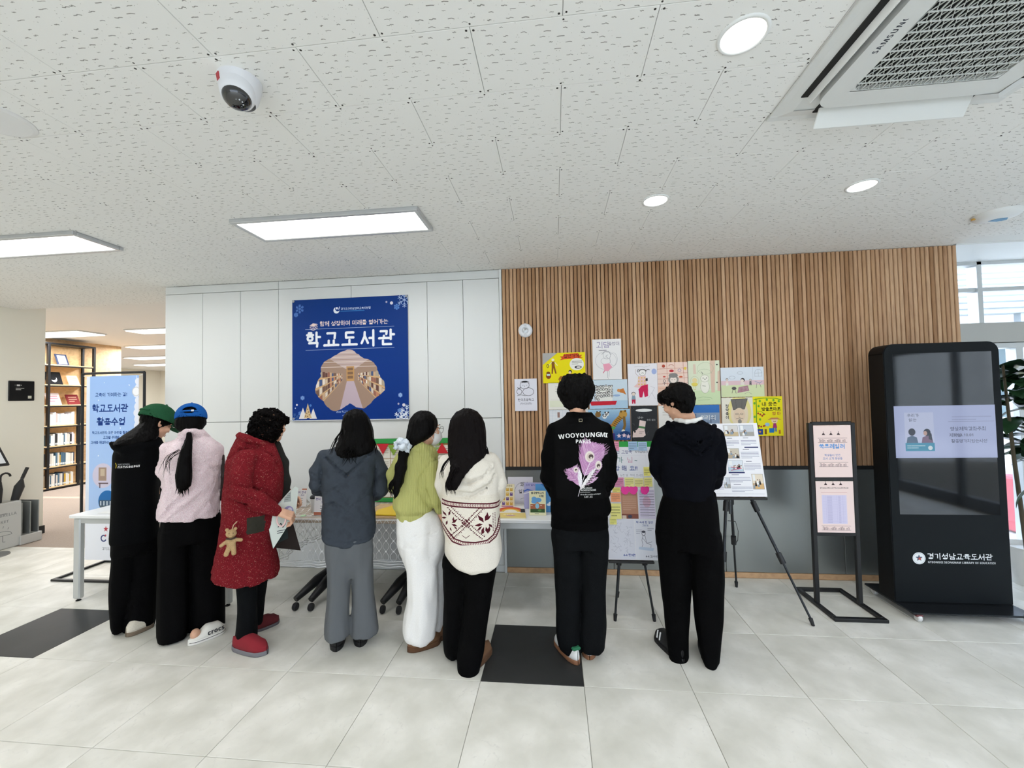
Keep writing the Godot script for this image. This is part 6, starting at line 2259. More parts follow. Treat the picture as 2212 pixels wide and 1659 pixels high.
# ---------------------------------------------------------------- smooth solids: a distance field meshed with surface nets
class Field:
	var o: Vector3
	var nx: int
	var ny: int
	var nz: int
	var c: float
	var d: PackedFloat32Array
	func _init(lo: Vector3, hi: Vector3, cell: float):
		c = cell
		o = lo
		nx = int((hi.x - lo.x) / c) + 2
		ny = int((hi.y - lo.y) / c) + 2
		nz = int((hi.z - lo.z) / c) + 2
		d = PackedFloat32Array()
		d.resize(nx * ny * nz)
		d.fill(1.0)
	func lo_i(v: float, a: float, n: int) -> int:
		return clampi(int(floor((v - a) / c)), 0, n - 1)
	func hi_i(v: float, a: float, n: int) -> int:
		return clampi(int(ceil((v - a) / c)), 0, n - 1)
	# tapered capsule, blended in with radius k; flat squeezes it along z
	func cap(a: Vector3, b: Vector3, ra: float, rb: float, k := .02, flat := 1.0, carve := false):
		var m := maxf(ra, rb) + k + 2.5 * c
		var x0 := lo_i(minf(a.x, b.x) - m, o.x, nx); var x1 := hi_i(maxf(a.x, b.x) + m, o.x, nx)
		var y0 := lo_i(minf(a.y, b.y) - m, o.y, ny); var y1 := hi_i(maxf(a.y, b.y) + m, o.y, ny)
		var z0 := lo_i(minf(a.z, b.z) - m, o.z, nz); var z1 := hi_i(maxf(a.z, b.z) + m, o.z, nz)
		var ab := b - a
		var l2 := maxf(ab.length_squared(), 1e-9)
		var kk := maxf(k, 1e-5)
		for z in range(z0, z1 + 1):
			for y in range(y0, y1 + 1):
				var i := (z * ny + y) * nx + x0
				for x in range(x0, x1 + 1):
					var p := o + Vector3(x, y, z) * c - a
					var t := clampf(p.dot(ab) / l2, .0, 1.0)
					var q := p - ab * t
					q.z *= flat
					var s := q.length() - (ra + (rb - ra) * t)
					var e := d[i]
					if carve:
						d[i] = maxf(e, -s)
					else:
						var h := maxf(kk - absf(e - s), .0)
						d[i] = minf(e, s) - h * h / (4.0 * kk)
					i += 1
	func ball(ctr: Vector3, r: Vector3, k := .02, b := Basis.IDENTITY, carve := false):
		var rm := maxf(r.x, maxf(r.y, r.z))
		var rn := minf(r.x, minf(r.y, r.z))
		var m := rm + k + 2.5 * c
		var inv := b.transposed()
		var kk := maxf(k, 1e-5)
		for z in range(lo_i(ctr.z - m, o.z, nz), hi_i(ctr.z + m, o.z, nz) + 1):
			for y in range(lo_i(ctr.y - m, o.y, ny), hi_i(ctr.y + m, o.y, ny) + 1):
				var x0 := lo_i(ctr.x - m, o.x, nx)
				var i := (z * ny + y) * nx + x0
				for x in range(x0, hi_i(ctr.x + m, o.x, nx) + 1):
					var q := inv * (o + Vector3(x, y, z) * c - ctr)
					var u := (q / r).length()
					var s := (u - 1.0) * (q.length() / maxf(u, .001) if u > .4 else rn)
					var e := d[i]
					if carve:
						var g := maxf(kk - absf(e + s), .0)
						d[i] = maxf(e, -s) + g * g / (4.0 * kk)
					else:
						var h := maxf(kk - absf(e - s), .0)
						d[i] = minf(e, s) - h * h / (4.0 * kk)
					i += 1
	# stack of ellipses [y, cx, cz, rx, rz], top to bottom, flat at the ends
	func loft(rows: Array, k := .02, pw := 2.4):
		var yt: float = rows[0][0]
		var yb: float = rows[rows.size() - 1][0]
		var kk := maxf(k, 1e-5)
		for y in range(lo_i(yb - k - 2.5 * c, o.y, ny), hi_i(yt + k + 2.5 * c, o.y, ny) + 1):
			var yy := o.y + y * c
			var yq := clampf(yy, yb, yt)
			var j := 0
			while j < rows.size() - 2 and rows[j + 1][0] > yq:
				j += 1
			var a: Array = rows[j]
			var b: Array = rows[j + 1]
			var t: float = clampf((a[0] - yq) / maxf(a[0] - b[0], 1e-6), .0, 1.0)
			# smooth curve through the rows
			var pa: Array = rows[maxi(j - 1, 0)]
			var pb: Array = rows[mini(j + 2, rows.size() - 1)]
			var v := [.0, .0, .0, .0]
			for n in 4:
				v[n] = cubic_interpolate(a[n + 1], b[n + 1], pa[n + 1], pb[n + 1], t) if rows.size() > 2 else lerpf(a[n + 1], b[n + 1], t)
			var cx: float = v[0]
			var cz: float = v[1]
			var rx: float = maxf(v[2], .004)
			var rz: float = maxf(v[3], .004)
			var dy := maxf(yy - yt, yb - yy)
			var m := k + 2.5 * c
			var x0 := lo_i(cx - rx - m, o.x, nx); var x1 := hi_i(cx + rx + m, o.x, nx)
			for z in range(lo_i(cz - rz - m, o.z, nz), hi_i(cz + rz + m, o.z, nz) + 1):
				var i := (z * ny + y) * nx + x0
				var w := absf((o.z + z * c - cz) / rz)
				var wp := pow(w, pw)
				for x in range(x0, x1 + 1):
					var px := o.x + x * c - cx
					var u := pow(pow(absf(px / rx), pw) + wp, 1.0 / pw)
					var len := sqrt(px * px + w * w * rz * rz)
					var s := (u - 1.0) * (len / u if u > .5 else minf(rx, rz))
					if dy > .0:
						s = sqrt(s * s + dy * dy) if s > .0 else dy
					elif s < .0:
						s = maxf(s, dy)
					var e := d[i]
					var h := maxf(kk - absf(e - s), .0)
					d[i] = minf(e, s) - h * h / (4.0 * kk)
					i += 1
	# ribbon along a drawn line: pushes the near (+z) skin in (depth > 0) or out
	func seam(pts: Array, wd: float, depth: float, back := true):
		for n in pts.size() - 1:
			var a: Vector2 = pts[n]
			var b: Vector2 = pts[n + 1]
			var ab := b - a
			var l2 := maxf(ab.length_squared(), 1e-9)
			for y in range(lo_i(minf(a.y, b.y) - wd * 2, o.y, ny), hi_i(maxf(a.y, b.y) + wd * 2, o.y, ny) + 1):
				for x in range(lo_i(minf(a.x, b.x) - wd * 2, o.x, nx), hi_i(maxf(a.x, b.x) + wd * 2, o.x, nx) + 1):
					var p := Vector2(o.x + x * c, o.y + y * c) - a
					var t := clampf(p.dot(ab) / l2, .0, 1.0)
					var r := (p - ab * t).length() / wd
					if r > 2.0 or (n > 0 and t <= .0):
						continue
					var g := depth * exp(-r * r)
					for z in nz:
						var zz := o.z + z * c
						if (zz > .0) == back:
							var i := (z * ny + y) * nx + x
							if absf(d[i]) < .09:
								d[i] += g
	# cuts away what lies under a line drawn across the front view
	func below(a: Vector2, b: Vector2):
		var t := (b - a).normalized()
		for z in nz:
			for y in ny:
				var i := (z * ny + y) * nx
				for x in nx:
					var q := Vector2(o.x + x * c, o.y + y * c) - a
					d[i] = maxf(d[i], q.y * -t.x + q.x * t.y)
					i += 1
	# keeps what lies above a height, sloping along z, for the dome of a cap
	func level(h: float, slope: float):
		for z in nz:
			for y in ny:
				var i := (z * ny + y) * nx
				var v := h + slope * (o.z + z * c) * .3 - (o.y + y * c)
				for x in nx:
					d[i] = maxf(d[i], v)
					i += 1
	# creases: noise stretched along sc
	func ripple(amp: float, sc: Vector3, seed: int, oct := 2):
		var n := FastNoiseLite.new()
		n.seed = seed
		n.frequency = 1.0
		n.fractal_octaves = oct
		for z in nz:
			for y in ny:
				var i := (z * ny + y) * nx
				for x in nx:
					if absf(d[i]) < .04:
						var p := (o + Vector3(x, y, z) * c) * sc
						d[i] += amp * n.get_noise_3dv(p)
					i += 1
	# adds the surface to a mesh; print: quads facing +z inside the rect go to a second surface with flat uv
	func mesh(am: ArrayMesh, m: Material, xf := Transform3D.IDENTITY, prints := []) -> ArrayMesh:
		var cell := PackedInt32Array()
		cell.resize(d.size())
		cell.fill(-1)
		var sum := PackedVector3Array()
		var cnt := PackedInt32Array()
		var quads := PackedInt32Array()
		var sy := nx
		var sz := nx * ny
		var lim := 2.2 * c
		var offs := [[0, -sy, -sz, -sy - sz], [0, -sz, -1, -sz - 1], [0, -1, -sy, -1 - sy]]
		var step := [1, sy, sz]
		for z in range(1, nz - 1):
			for y in range(1, ny - 1):
				var i := (z * ny + y) * nx + 1
				for x in range(1, nx - 1):
					var a := d[i]
					if a < lim and a > -lim:
						for ax in 3:
							var b := d[i + step[ax]]
							if (a < .0) != (b < .0):
								var p := Vector3(x, y, z)
								p[ax] += a / (a - b)
								var of: Array = offs[ax]
								var q := [0, 0, 0, 0]
								for n in 4:
									var g: int = i + of[n]
									var v := cell[g]
									if v < 0:
										v = sum.size()
										cell[g] = v
										sum.append(p)
										cnt.append(1)
									else:
										sum[v] += p
										cnt[v] += 1
									q[n] = v
								if a < .0:
									quads.append_array(PackedInt32Array([q[0], q[2], q[3], q[1]]))
								else:
									quads.append_array(PackedInt32Array([q[0], q[1], q[3], q[2]]))
					i += 1
		var nv := sum.size()
		var nor := PackedVector3Array()
		nor.resize(nv)
		for v in nv:
			var p := sum[v] / cnt[v]
			var ix := clampi(int(p.x + .5), 1, nx - 2)
			var iy := clampi(int(p.y + .5), 1, ny - 2)
			var iz := clampi(int(p.z + .5), 1, nz - 2)
			var i := (iz * ny + iy) * nx + ix
			nor[v] = Vector3(d[i + 1] - d[i - 1], d[i + sy] - d[i - sy], d[i + sz] - d[i - sz]).normalized()
			sum[v] = o + p * c
		var idx := PackedInt32Array()
		var pidx := []
		for pr in prints:
			pidx.append(PackedInt32Array())
		for n in range(0, quads.size(), 4):
			var t := PackedInt32Array([quads[n], quads[n + 1], quads[n + 2], quads[n], quads[n + 2], quads[n + 3]])
			var put := false
			for k in prints.size():
				var rc: Rect2 = prints[k][0]
				var all := true
				for j in 4:
					var v := quads[n + j]
					if not rc.has_point(Vector2(sum[v].x, sum[v].y)) or nor[v].z < .02:
						all = false
						break
				if all:
					pidx[k].append_array(t)
					put = true
					break
			if not put:
				idx.append_array(t)
		if xf != Transform3D.IDENTITY:
			for v in nv:
				nor[v] = (xf.basis * nor[v]).normalized()
				sum[v] = xf * sum[v]
		for k in prints.size() + 1:
			var ii: PackedInt32Array = idx if k == 0 else pidx[k - 1]
			if ii.size() == 0:
				continue
			var ar := []
			ar.resize(Mesh.ARRAY_MAX)
			ar[Mesh.ARRAY_VERTEX] = sum
			ar[Mesh.ARRAY_NORMAL] = nor
			if k > 0:
				var rc: Rect2 = prints[k - 1][0]
				var uv := PackedVector2Array()
				uv.resize(nv)
				for v in nv:
					uv[v] = Vector2((sum[v].x - rc.position.x) / rc.size.x, (rc.end.y - sum[v].y) / rc.size.y)
				ar[Mesh.ARRAY_TEX_UV] = uv
			ar[Mesh.ARRAY_INDEX] = ii
			am.add_surface_from_arrays(Mesh.PRIMITIVE_TRIANGLES, ar)
			am.surface_set_material(am.get_surface_count() - 1, m if k == 0 else prints[k - 1][1])
		return am

# ---------------------------------------------------------------- the human figure
var head_f: Field
var hand_f := {}

# face looks along -z, origin at the middle of the head
func head_field() -> Field:
	if head_f:
		return head_f
	var f := Field.new(Vector3(-.11, -.2, -.135), Vector3(.11, .135, .12), .004)
	f.ball(Vector3(0, .026, .012), Vector3(.076, .09, .094), .0)
	f.ball(Vector3(0, -.035, -.03), Vector3(.061, .078, .066), .02)
	f.ball(Vector3(0, -.088, -.062), Vector3(.028, .022, .024), .02)
	for s in [-1.0, 1.0]:
		f.ball(Vector3(.042 * s, -.022, -.07), Vector3(.026, .022, .02), .016)
		f.cap(Vector3(.05 * s, -.07, -.02), Vector3(.018 * s, -.096, -.06), .018, .014, .02)
		f.ball(Vector3(.031 * s, .012, -.098), Vector3(.018, .011, .012), .008, Basis.IDENTITY, true)
		f.ball(Vector3(.031 * s, .010, -.084), Vector3(.013, .010, .010), .003)
		f.cap(Vector3(.016 * s, .031, -.089), Vector3(.046 * s, .031, -.078), .006, .005, .008)
		f.ball(Vector3(.078 * s, -.004, .012), Vector3(.008, .032, .02), .004, Basis(Vector3.UP, .35 * s) * Basis(Vector3.RIGHT, .2))
		f.ball(Vector3(.0865 * s, .0, .012), Vector3(.005, .019, .010), .003, Basis(Vector3.UP, .35 * s), true)
	f.cap(Vector3(0, .018, -.088), Vector3(0, -.022, -.108), .006, .0095, .008)
	for s in [-1.0, 1.0]:
		f.ball(Vector3(.010 * s, -.026, -.099), Vector3(.007, .006, .008), .006)
	f.ball(Vector3(0, -.052, -.09), Vector3(.022, .006, .008), .005)
	f.ball(Vector3(0, -.063, -.088), Vector3(.018, .0065, .009), .005)
	f.cap(Vector3(-.02, -.0575, -.098), Vector3(.02, -.0575, -.098), .0022, .0022, .0, 1.0, true)
	f.cap(Vector3(0, -.05, .02), Vector3(0, -.115, .012), .05, .046, .03)
	head_f = f
	return f

# right hand, fingers along -y, palm towards -z; curl 0 open .. 1 fist
func hand_field(curl: float, mirror: bool) -> Field:
	var key := "%.2f%s" % [curl, mirror]
	if hand_f.has(key):
		return hand_f[key]
	var sx := -1.0 if mirror else 1.0
	var f := Field.new(Vector3(-.09, -.13, -.09), Vector3(.09, .07, .06), .0035)
	for i in 4:
		f.cap(Vector3((-.03 + .02 * i) * sx * .8, .03, 0), Vector3((-.033 + .0215 * i) * sx, -.035, 0), .013, .0115, .012)
	f.cap(Vector3(0, .06, 0), Vector3(0, .02, 0), .024, .024, .02, 1.25)
	var len := [.030, .037, .040, .035]
	for i in 4:
		var p := Vector3((-.033 + .0215 * i) * sx, -.038, 0)
		var a := .25 + curl * .9
		for s in 3:
			var l: float = len[i] * [1.0, .66, .55][s]
			var q := p + Vector3(sx * (i - 1.5) * .0025, -cos(a) * l, -sin(a) * l)
			f.cap(p, q, .0088 - .0008 * s, .0082 - .0008 * s, .003)
			p = q
			a += .2 + curl * .75
	var t0 := Vector3(.026 * sx, .02, -.006)
	var t1 := t0 + Vector3(.026 * sx, -.026, -.016)
	var t2 := t1 + Vector3(.008 * sx, -.028, -.014 - .01 * curl)
	var t3 := t2 + Vector3(-.004 * sx, -.02, -.010 - .006 * curl)
	f.cap(t0, t1, .014, .0105, .012); f.cap(t1, t2, .0102, .009, .003); f.cap(t2, t3, .009, .0075, .003)
	hand_f[key] = f
	return f

# hair round the skull, open over the face when it shows
func skull(f: Field, J: Dictionary, face: bool):
	f.ball(J.head + J.look * Vector3(0, .026, .018), Vector3(.084, .094, .1), .015, J.look)
	if face:
		f.ball(J.head + J.look * Vector3(0, -.06, -.075), Vector3(.1, .088, .082), .012, J.look, true)

# basis whose -z looks along dir, rolled by roll
func looking(dir: Vector3, roll := .0) -> Basis:
	return Basis.looking_at(dir, Vector3.UP) * Basis(Vector3.BACK, roll)

# shoe from heel to toe on the floor: sole, upper; rows of [t, half width, height]
func shoe(p: Node3D, heel: Vector2, toe: Vector2, wd: float, sole_h: float, top: Array, up_mat: Material, sole_mat: Material, called := "shoe", label := "") -> MeshInstance3D:
	var a := Vector3(heel.x, 0, heel.y)
	var ax := Vector3(toe.x - heel.x, 0, toe.y - heel.y)
	var l := ax.length()
	ax /= l
	var sd := Vector3.UP.cross(ax)
	var half := func(t: float) -> float: return wd * .5 * (.72 + .28 * sin(PI * clampf(t * .95 - .12, .0, 1.0))) * pow(clampf(minf(t, 1.0 - t) * 6.5, .0, 1.0), .5)
	var am := ArrayMesh.new()
	for k in 2:
		var st := S()
		st.set_smooth_group(1)
		var rings := []
		var n := 18
		for i in n + 1:
			var t := float(i) / n
			var tt := .5 - .5 * cos(PI * t)
			var hw: float = maxf(half.call(tt), .002) * (1.04 if k == 0 else .97)
			var h := sole_h
			if k == 1:
				h = sole_h + curve(top, tt)
			var ring := []
			for j in 15:
				var g := PI * j / 14.0
				if k == 0:
					var q := [Vector2(1, .05), Vector2(1.02, .3), Vector2(1.02, .7), Vector2(1, .96), Vector2(.9, 1), Vector2(.6, 1), Vector2(.3, 1), Vector2(0, 1), Vector2(-.3, 1), Vector2(-.6, 1), Vector2(-.9, 1), Vector2(-1, .96), Vector2(-1.02, .7), Vector2(-1.02, .3), Vector2(-1, .05)]
					ring.append(a + ax * l * tt + sd * hw * q[j].x + Vector3.UP * sole_h * q[j].y)
				else:
					var cx := signf(cos(g)) * pow(absf(cos(g)), .75)
					ring.append(a + ax * l * (.012 + tt * .976) + sd * hw * cx + Vector3.UP * (sole_h * .8 + (h - sole_h * .8) * pow(sin(g), .7)))
			rings.append(ring)
		for i in n:
			for j in 14:
				quad(st, rings[i][j], rings[i + 1][j], rings[i + 1][j + 1], rings[i][j + 1])
			quad(st, rings[i][14], rings[i + 1][14], rings[i + 1][0], rings[i][0])
		st.generate_normals()
		if k == 0:
			st.set_material(up_mat if sole_mat == null else sole_mat)
			var sm := st.commit()
			am = sm
		else:
			st.set_material(up_mat)
			var um := st.commit()
			var o := part(called, um, null, p, false)
			if label:
				o.set_meta("label", label)
			part("sole", am, null, o, false)
			return o
	return null

func curve(r: Array, t: float) -> float:
	for i in r.size() - 1:
		if t <= r[i + 1][0]:
			return lerpf(r[i][1], r[i + 1][1], smoothstep(r[i][0], r[i + 1][0], t))
	return r[r.size() - 1][1]

# loose strands hanging from hair: [from, to, bow, count, spread]
func strands(st: SurfaceTool, from: Vector3, to: Vector3, bow: Vector3, count: int, spread: float, rad := .0035):
	for i in count:
		var j := Vector3(rng.randf_range(-1, 1), rng.randf_range(-.3, .3), rng.randf_range(-.5, .5)) * spread
		var e := to + Vector3(rng.randf_range(-1, 1), rng.randf_range(-1, 1), rng.randf_range(-.4, .4)) * spread * 1.3
		var pts := []
		for k in 8:
			var t := k / 7.0
			pts.append((from + j).lerp(e, t) + bow * sin(PI * t) + Vector3(sin(t * 9 + i) * .002, 0, 0))
		tube(st, pts, [rad * .8, rad, rad, rad, rad * .9, rad * .75, rad * .5, rad * .2], 5)

# skin: trunk, limbs, head and hands in one mesh; J holds joints in the figure's own space
func skin_body(p: Node3D, J: Dictionary, skin: Material) -> MeshInstance3D:
	var am := ArrayMesh.new()
	var f := Field.new(Vector3(-.5, .02, -.5), Vector3(.5, 1.75, .4), .02)
	var hip: Vector3 = (J.hip[0] + J.hip[1]) / 2
	f.cap(hip, J.chest, .085, .09, .03)
	f.cap(J.chest, J.neck, .08, .045, .03)
	f.cap(J.neck, J.head + (J.neck - J.head) * .2, .046, .05, .03)
	for s in 2:
		f.cap(J.hip[s], J.knee[s], .06, .045, .03); f.cap(J.knee[s], J.ankle[s], .042, .03, .02)
		f.cap(J.chest + (J.sho[s] - J.chest) * .3, J.sho[s], .04, .026, .02)
		f.cap(J.sho[s], J.elb[s], .026, .024, .02); f.cap(J.elb[s], J.wri[s], .024, .022, .02)
	f.mesh(am, skin)
	head_field().mesh(am, skin, Transform3D(J.look.scaled_local(Vector3.ONE * .94), J.head))
	for s in 2:
		var w: Vector3 = J.wri[s]
		var dir: Vector3 = (w - J.elb[s]).normalized()
		if J.has("hand_dir"):
			dir = J.hand_dir[s]
		var palm: Vector3 = J.palm[s] if J.has("palm") else Vector3(1 if s == 0 else -1, -.3, 0)
		var y := -dir
		var zz := -(palm - dir * palm.dot(dir)).normalized()
		hand_field(J.get("curl", .5), s == 0).mesh(am, skin, Transform3D(Basis(y.cross(zz), y, zz), w + dir * .055))
	return part("body", am, null, p, false)

# ---------------------------------------------------------------- people
func figure(label: String, at: Vector3, turn: float) -> Node3D:
	var o := thing("person", label, "person", at)
	o.rotation.y = turn
	return o

func people():
	M.skin = mat(Color("d9a98c"), .55, .0, null, .4)
	var streak := noise_tex(.03, [], 256, 3, 44, 5.0)
	M.hair = mat(Color("080707"), .5, .0, null, .18)
	M.hair.normal_enabled = true
	M.hair.normal_texture = streak
	M.hair.normal_scale = .9
	M.hair.uv1_triplanar = true
	M.hair.uv1_scale = V(14, .7, 14)
	var weave := noise_tex(.2, [], 256, 2, 51, 4.0)
	var plain := noise_tex(.05, [Color(.86, .86, .86), Color.WHITE], 256, 4, 52)
	M.hair_curly = mat(Color("080606"), .7, .0, null, .15)
	M.hair_brown = M.hair.duplicate()
	M.hair_brown.albedo_color = Color("0f0b0b")
	M.fluff = cloth(noise_tex(.1, [Color("ddd3c0"), Color("f0e8d8")], 128, 3, 63), V(8, 8, 8), 1.0, Color.WHITE, weave, 1.0)
	M.coat_black = cloth(plain, V(4, 4, 4), .85, Color("07080a"), weave, .3)
	M.navy = cloth(plain, V(4, 4, 4), .9, Color("0a0c13"), weave, .4)
	M.jet = cloth(plain, V(4, 4, 4), .88, Color("040405"), weave, .3)
	M.trouser = cloth(plain, V(4, 4, 4), .85, Color("050506"), weave, .3)
	M.charcoal = cloth(plain, V(4, 4, 4), .85, Color("101214"), weave, .4)
	M.fleece = cloth(noise_tex(.07, [Color("ecccd3"), Color("f8e2e6"), Color("fceef0")], 256, 4, 53), V(5, 5, 5), 1.0, Color.WHITE, noise_tex(.12, [], 256, 4, 54, 8.0), 1.0, .5)
	M.tweed = cloth(tweed(), V(4.5, 4.5, 4.5), .95, Color.WHITE, weave, .8)
	M.puffer = cloth(noise_tex(.02, [Color("33383f"), Color("3d434b"), Color("393f47")], 256, 3, 55), V(2, 2, 2), .6, Color.WHITE, noise_tex(.03, [], 256, 3, 56, 3.0), .4)
	M.wool_grey = cloth(noise_tex(.15, [Color("45484b"), Color("5f6265"), Color("727577"), Color("525558")], 256, 3, 57), V(10, 10, 10), .95, Color.WHITE, weave, .5)
	M.white_fleece = cloth(noise_tex(.05, [Color("e9e7e3"), Color("f4f2ef")], 256, 3, 58), V(10, 10, 10), .95, Color.WHITE, weave, .1)
	var rib := Pic.new(32, 32, Color(.5, .5, 1.0), 2.0)
	for i in 32:
		rib.rect(i, 0, 1, 32, Color(.5 + .42 * sin(TAU * i / 32.0), .5, .85))
	M.rib_knit = cloth(noise_tex(.1, [Color("a4a45e"), Color("bcbb76"), Color("b0b06a")], 256, 3, 59), V(5, 5, 5), .95, Color.WHITE, null)
	M.rib_knit.normal_enabled = true
	M.rib_knit.normal_texture = rib.done()
	M.rib_knit.uv1_scale = V(95, 5, 95)
	M.rib_knit.normal_scale = .5
	M.cream_knit = cloth(noise_tex(.06, [Color("d8d0c2"), Color("e6dfd2"), Color("ece6da")], 256, 4, 60), V(7, 11, 7), .98, Color.WHITE, weave, .4)
	black_coat_girl()
	pink_fleece_girl()
	red_coat_woman()
	grey_jacket_woman()
	green_sweater_girl()
	cream_sweater_girl()
	feather_boy()
	hoodie_boy()

func garment_print(tex: Texture2D) -> StandardMaterial3D:
	var m := print_mat(tex, .88)
	m.metallic_specular = .25
	return m

func tweed() -> ImageTexture:
	var r := RandomNumberGenerator.new()
	r.seed = 61
	var p := Pic.new(256, 256, Color("741c23"), 2.0)
	for i in 2600:
		p.dot(r.randf() * 256, r.randf() * 256, r.randf_range(1.0, 2.6), Color("5c151b").lerp(Color("8c2a30"), r.randf()))
	for i in 240:
		p.dot(r.randf() * 256, r.randf() * 256, r.randf_range(.8, 2.0), Color("b97f78") if r.randf() < .7 else Color("c9a684"))
	return p.done()

# cap in the head's own space: dome cut level, peak forward (-z), strap with buckle behind
func ball_cap(p: Node3D, J: Dictionary, col: Color, label: String, buckle := false, size := 1.0):
	var m := cloth(noise_tex(.2, [Color(.88, .88, .88), Color.WHITE], 128, 2, 62), V(6, 6, 6), .9, col)
	var xf := Transform3D(J.look.scaled_local(Vector3.ONE * size), J.head)
	var f := Field.new(V(-.12, -.02, -.2), V(.12, .16, .14), .0036)
	f.ball(V(0, .035, .012), V(.093, .098, .109), .0)
	f.cap(V(0, .132, .01), V(0, .136, .01), .007, .007, .003)
	f.ball(V(0, .03, .012), V(.088, .092, .104), .0, Basis.IDENTITY, true)
	f.level(.02, -.25)
	if buckle:
		f.ball(V(0, .062, .12), V(.042, .026, .05), .0, Basis.IDENTITY, true)
	f.ball(V(0, .018, -.115), V(.074, .009, .062), .008, Basis(Vector3.RIGHT, -.2))
	var o := part("cap", f.mesh(ArrayMesh.new(), m, xf), null, p, false)
	o.set_meta("label", label)
	var st := S()
	var pts := []
	for i in 9:
		var a := PI / 2 - .55 + 1.1 * i / 8.0
		pts.append(xf * V(cos(a) * .094, .044 + .006, .012 + sin(a) * .11))
	tube(st, pts, .006, 8)
	part("strap", st, m, o, false)
	if buckle:
		st = S()
		bx(st, xf * V(.02, .05, .128), V(.016, .014, .004), .002, J.look)
		part("buckle", st, hexm("cfd6e2", .4), o, false)

func eyes(p: Node3D, J: Dictionary):
	var xf := Transform3D(J.look, J.head)
	var st := S()
	for s in [-1.0, 1.0]:
		tube(st, [xf * V(.019 * s, .006, -.0945), xf * V(.031 * s, .0085, -.0955), xf * V(.043 * s, .006, -.0885)], .0016, 5)
	part("eyelashes", st, M.hair, p, false)
	st = S()
	for s in [-1.0, 1.0]:
		tube(st, [xf * V(.014 * s, .032, -.0955), xf * V(.03 * s, .036, -.0935), xf * V(.05 * s, .031, -.082)], [.0022, .003, .0015], 5)
	part("eyebrows", st, M.hair, p, false)
	st = S()
	st.set_smooth_group(1)
	for e in [[.02, -.0535, .0035], [.017, -.063, .0042]]:
		tube(st, [xf * V(-e[0], e[1], -.0905), xf * V(0, e[1], -.0985), xf * V(e[0], e[1], -.0905)], [.001, e[2], .001], 6)
	part("lips", st, hexm("b5716a", .5), p, false)

# maroon band on the back of the cream sweater
func knit_band() -> ImageTexture:
	var p := Pic.new(640, 557, Color("e2dacb"), 2.0)
	var mr := Color("4e1722")
	var r := RandomNumberGenerator.new()
	r.seed = 70
	for i in 900:
		p.dot(r.randf() * 640, r.randf() * 557, r.randf_range(2, 6), Color("d6cdbc").lerp(Color("ebe4d6"), r.randf()))
	var o := W(795, 830)
	var band := func(pts: Array, gap: float):
		var a := pts.map(func(v): return v - o)
		p.line(a, 15, mr)
		var b := []
		for i in a.size():
			var t: Vector2 = (a[mini(i + 1, a.size() - 1)] - a[maxi(i - 1, 0)]).normalized()
			b.append(a[i] + W(-t.y, t.x) * gap)
		p.line(b, 15, mr)
		for i in a.size() - 1:
			var n := int(a[i].distance_to(a[i + 1]) / 16.0)
			for k in n:
				var q: Vector2 = a[i].lerp(a[i + 1], (k + .5) / n)
				var w: Vector2 = b[i].lerp(b[i + 1], (k + .5) / n)
				p.line([q.lerp(w, .1), q.lerp(w, .55) + W(6, 0), q.lerp(w, .9)], 6, Color("7a3c48"))
	band.call([W(770, 884), W(900, 892), W(1060, 904), W(1200, 920), W(1440, 946)], 46.0)
	band.call([W(1440, 1090), W(1408, 1140), W(1385, 1215), W(1340, 1290), W(1270, 1336), W(1150, 1346), W(1020, 1332), W(930, 1302), W(870, 1236), W(820, 1176), W(780, 1130)], -40.0)
	for e in [[W(880, 950), W(1230, 1300)], [W(1215, 975), W(905, 1285)]]:
		var t: Vector2 = (e[1] - e[0]).normalized()
		for k in 24:
			for s in [-1.0, 1.0]:
				var q: Vector2 = e[0].lerp(e[1], k / 23.0) + W(-t.y, t.x) * 17.0 * s - o
				p.rect(q.x - 6, q.y - 6, 12, 12, mr)
				if k % 2 == 0:
					p.rect(q.x - 15 * s, q.y - 3, 9, 6, mr)
	for i in 5:
		for j in 5:
			if (i + j) % 2 == 0:
				p.rect(1010 + i * 17 - o.x, 1085 + j * 17 - o.y, 15, 15, mr)
	var leaf := func(x: float, y: float, l: float, a: float):
		var d := Vector2.from_angle(a)
		var n := W(-d.y, d.x)
		var c := W(x, y) - o
		p.poly(PackedVector2Array([c, c + d * l * .4 + n * l * .2, c + d * l, c + d * l * .5 - n * l * .18]), mr)
	for e in [[850, 1060, 70, -2.3], [870, 1050, 64, -1.2], [850, 1080, 60, 2.9], [905, 1130, 80, -.7], [920, 1120, 64, -1.5], [900, 1140, 70, .3], [930, 1160, 50, .9], [860, 1110, 60, 1.9], [885, 1180, 46, 1.2]]:
		leaf.call(e[0], e[1], e[2], e[3])
	for e in [[1240, 1130, 110, -2.2], [1250, 1120, 100, -1.2], [1230, 1150, 90, 3.1], [1260, 1110, 80, -.7], [1280, 1090, 70, -1.6], [1240, 1180, 90, 1.9], [1260, 1180, 90, 1.3], [1290, 1150, 70, .9], [1220, 1170, 70, 2.5], [1300, 1180, 80, 1.7], [1250, 1230, 50, 2.6]]:
		leaf.call(e[0], e[1], e[2], e[3])
	p.dot(1168 - o.x, 1130 - o.y, 7, Color("e2dacb"))
	for i in 12:
		for x in [1335.0, 1358.0]:
			p.rect(x - o.x, 1040 + i * 18 - o.y, 10, 9, mr)
	for i in 9:
		p.rect(1010 + i * 9 - o.x, 1262 + absf(i - 4.0) * -7 + 26 - o.y, 8, 8, mr)
	return p.done()

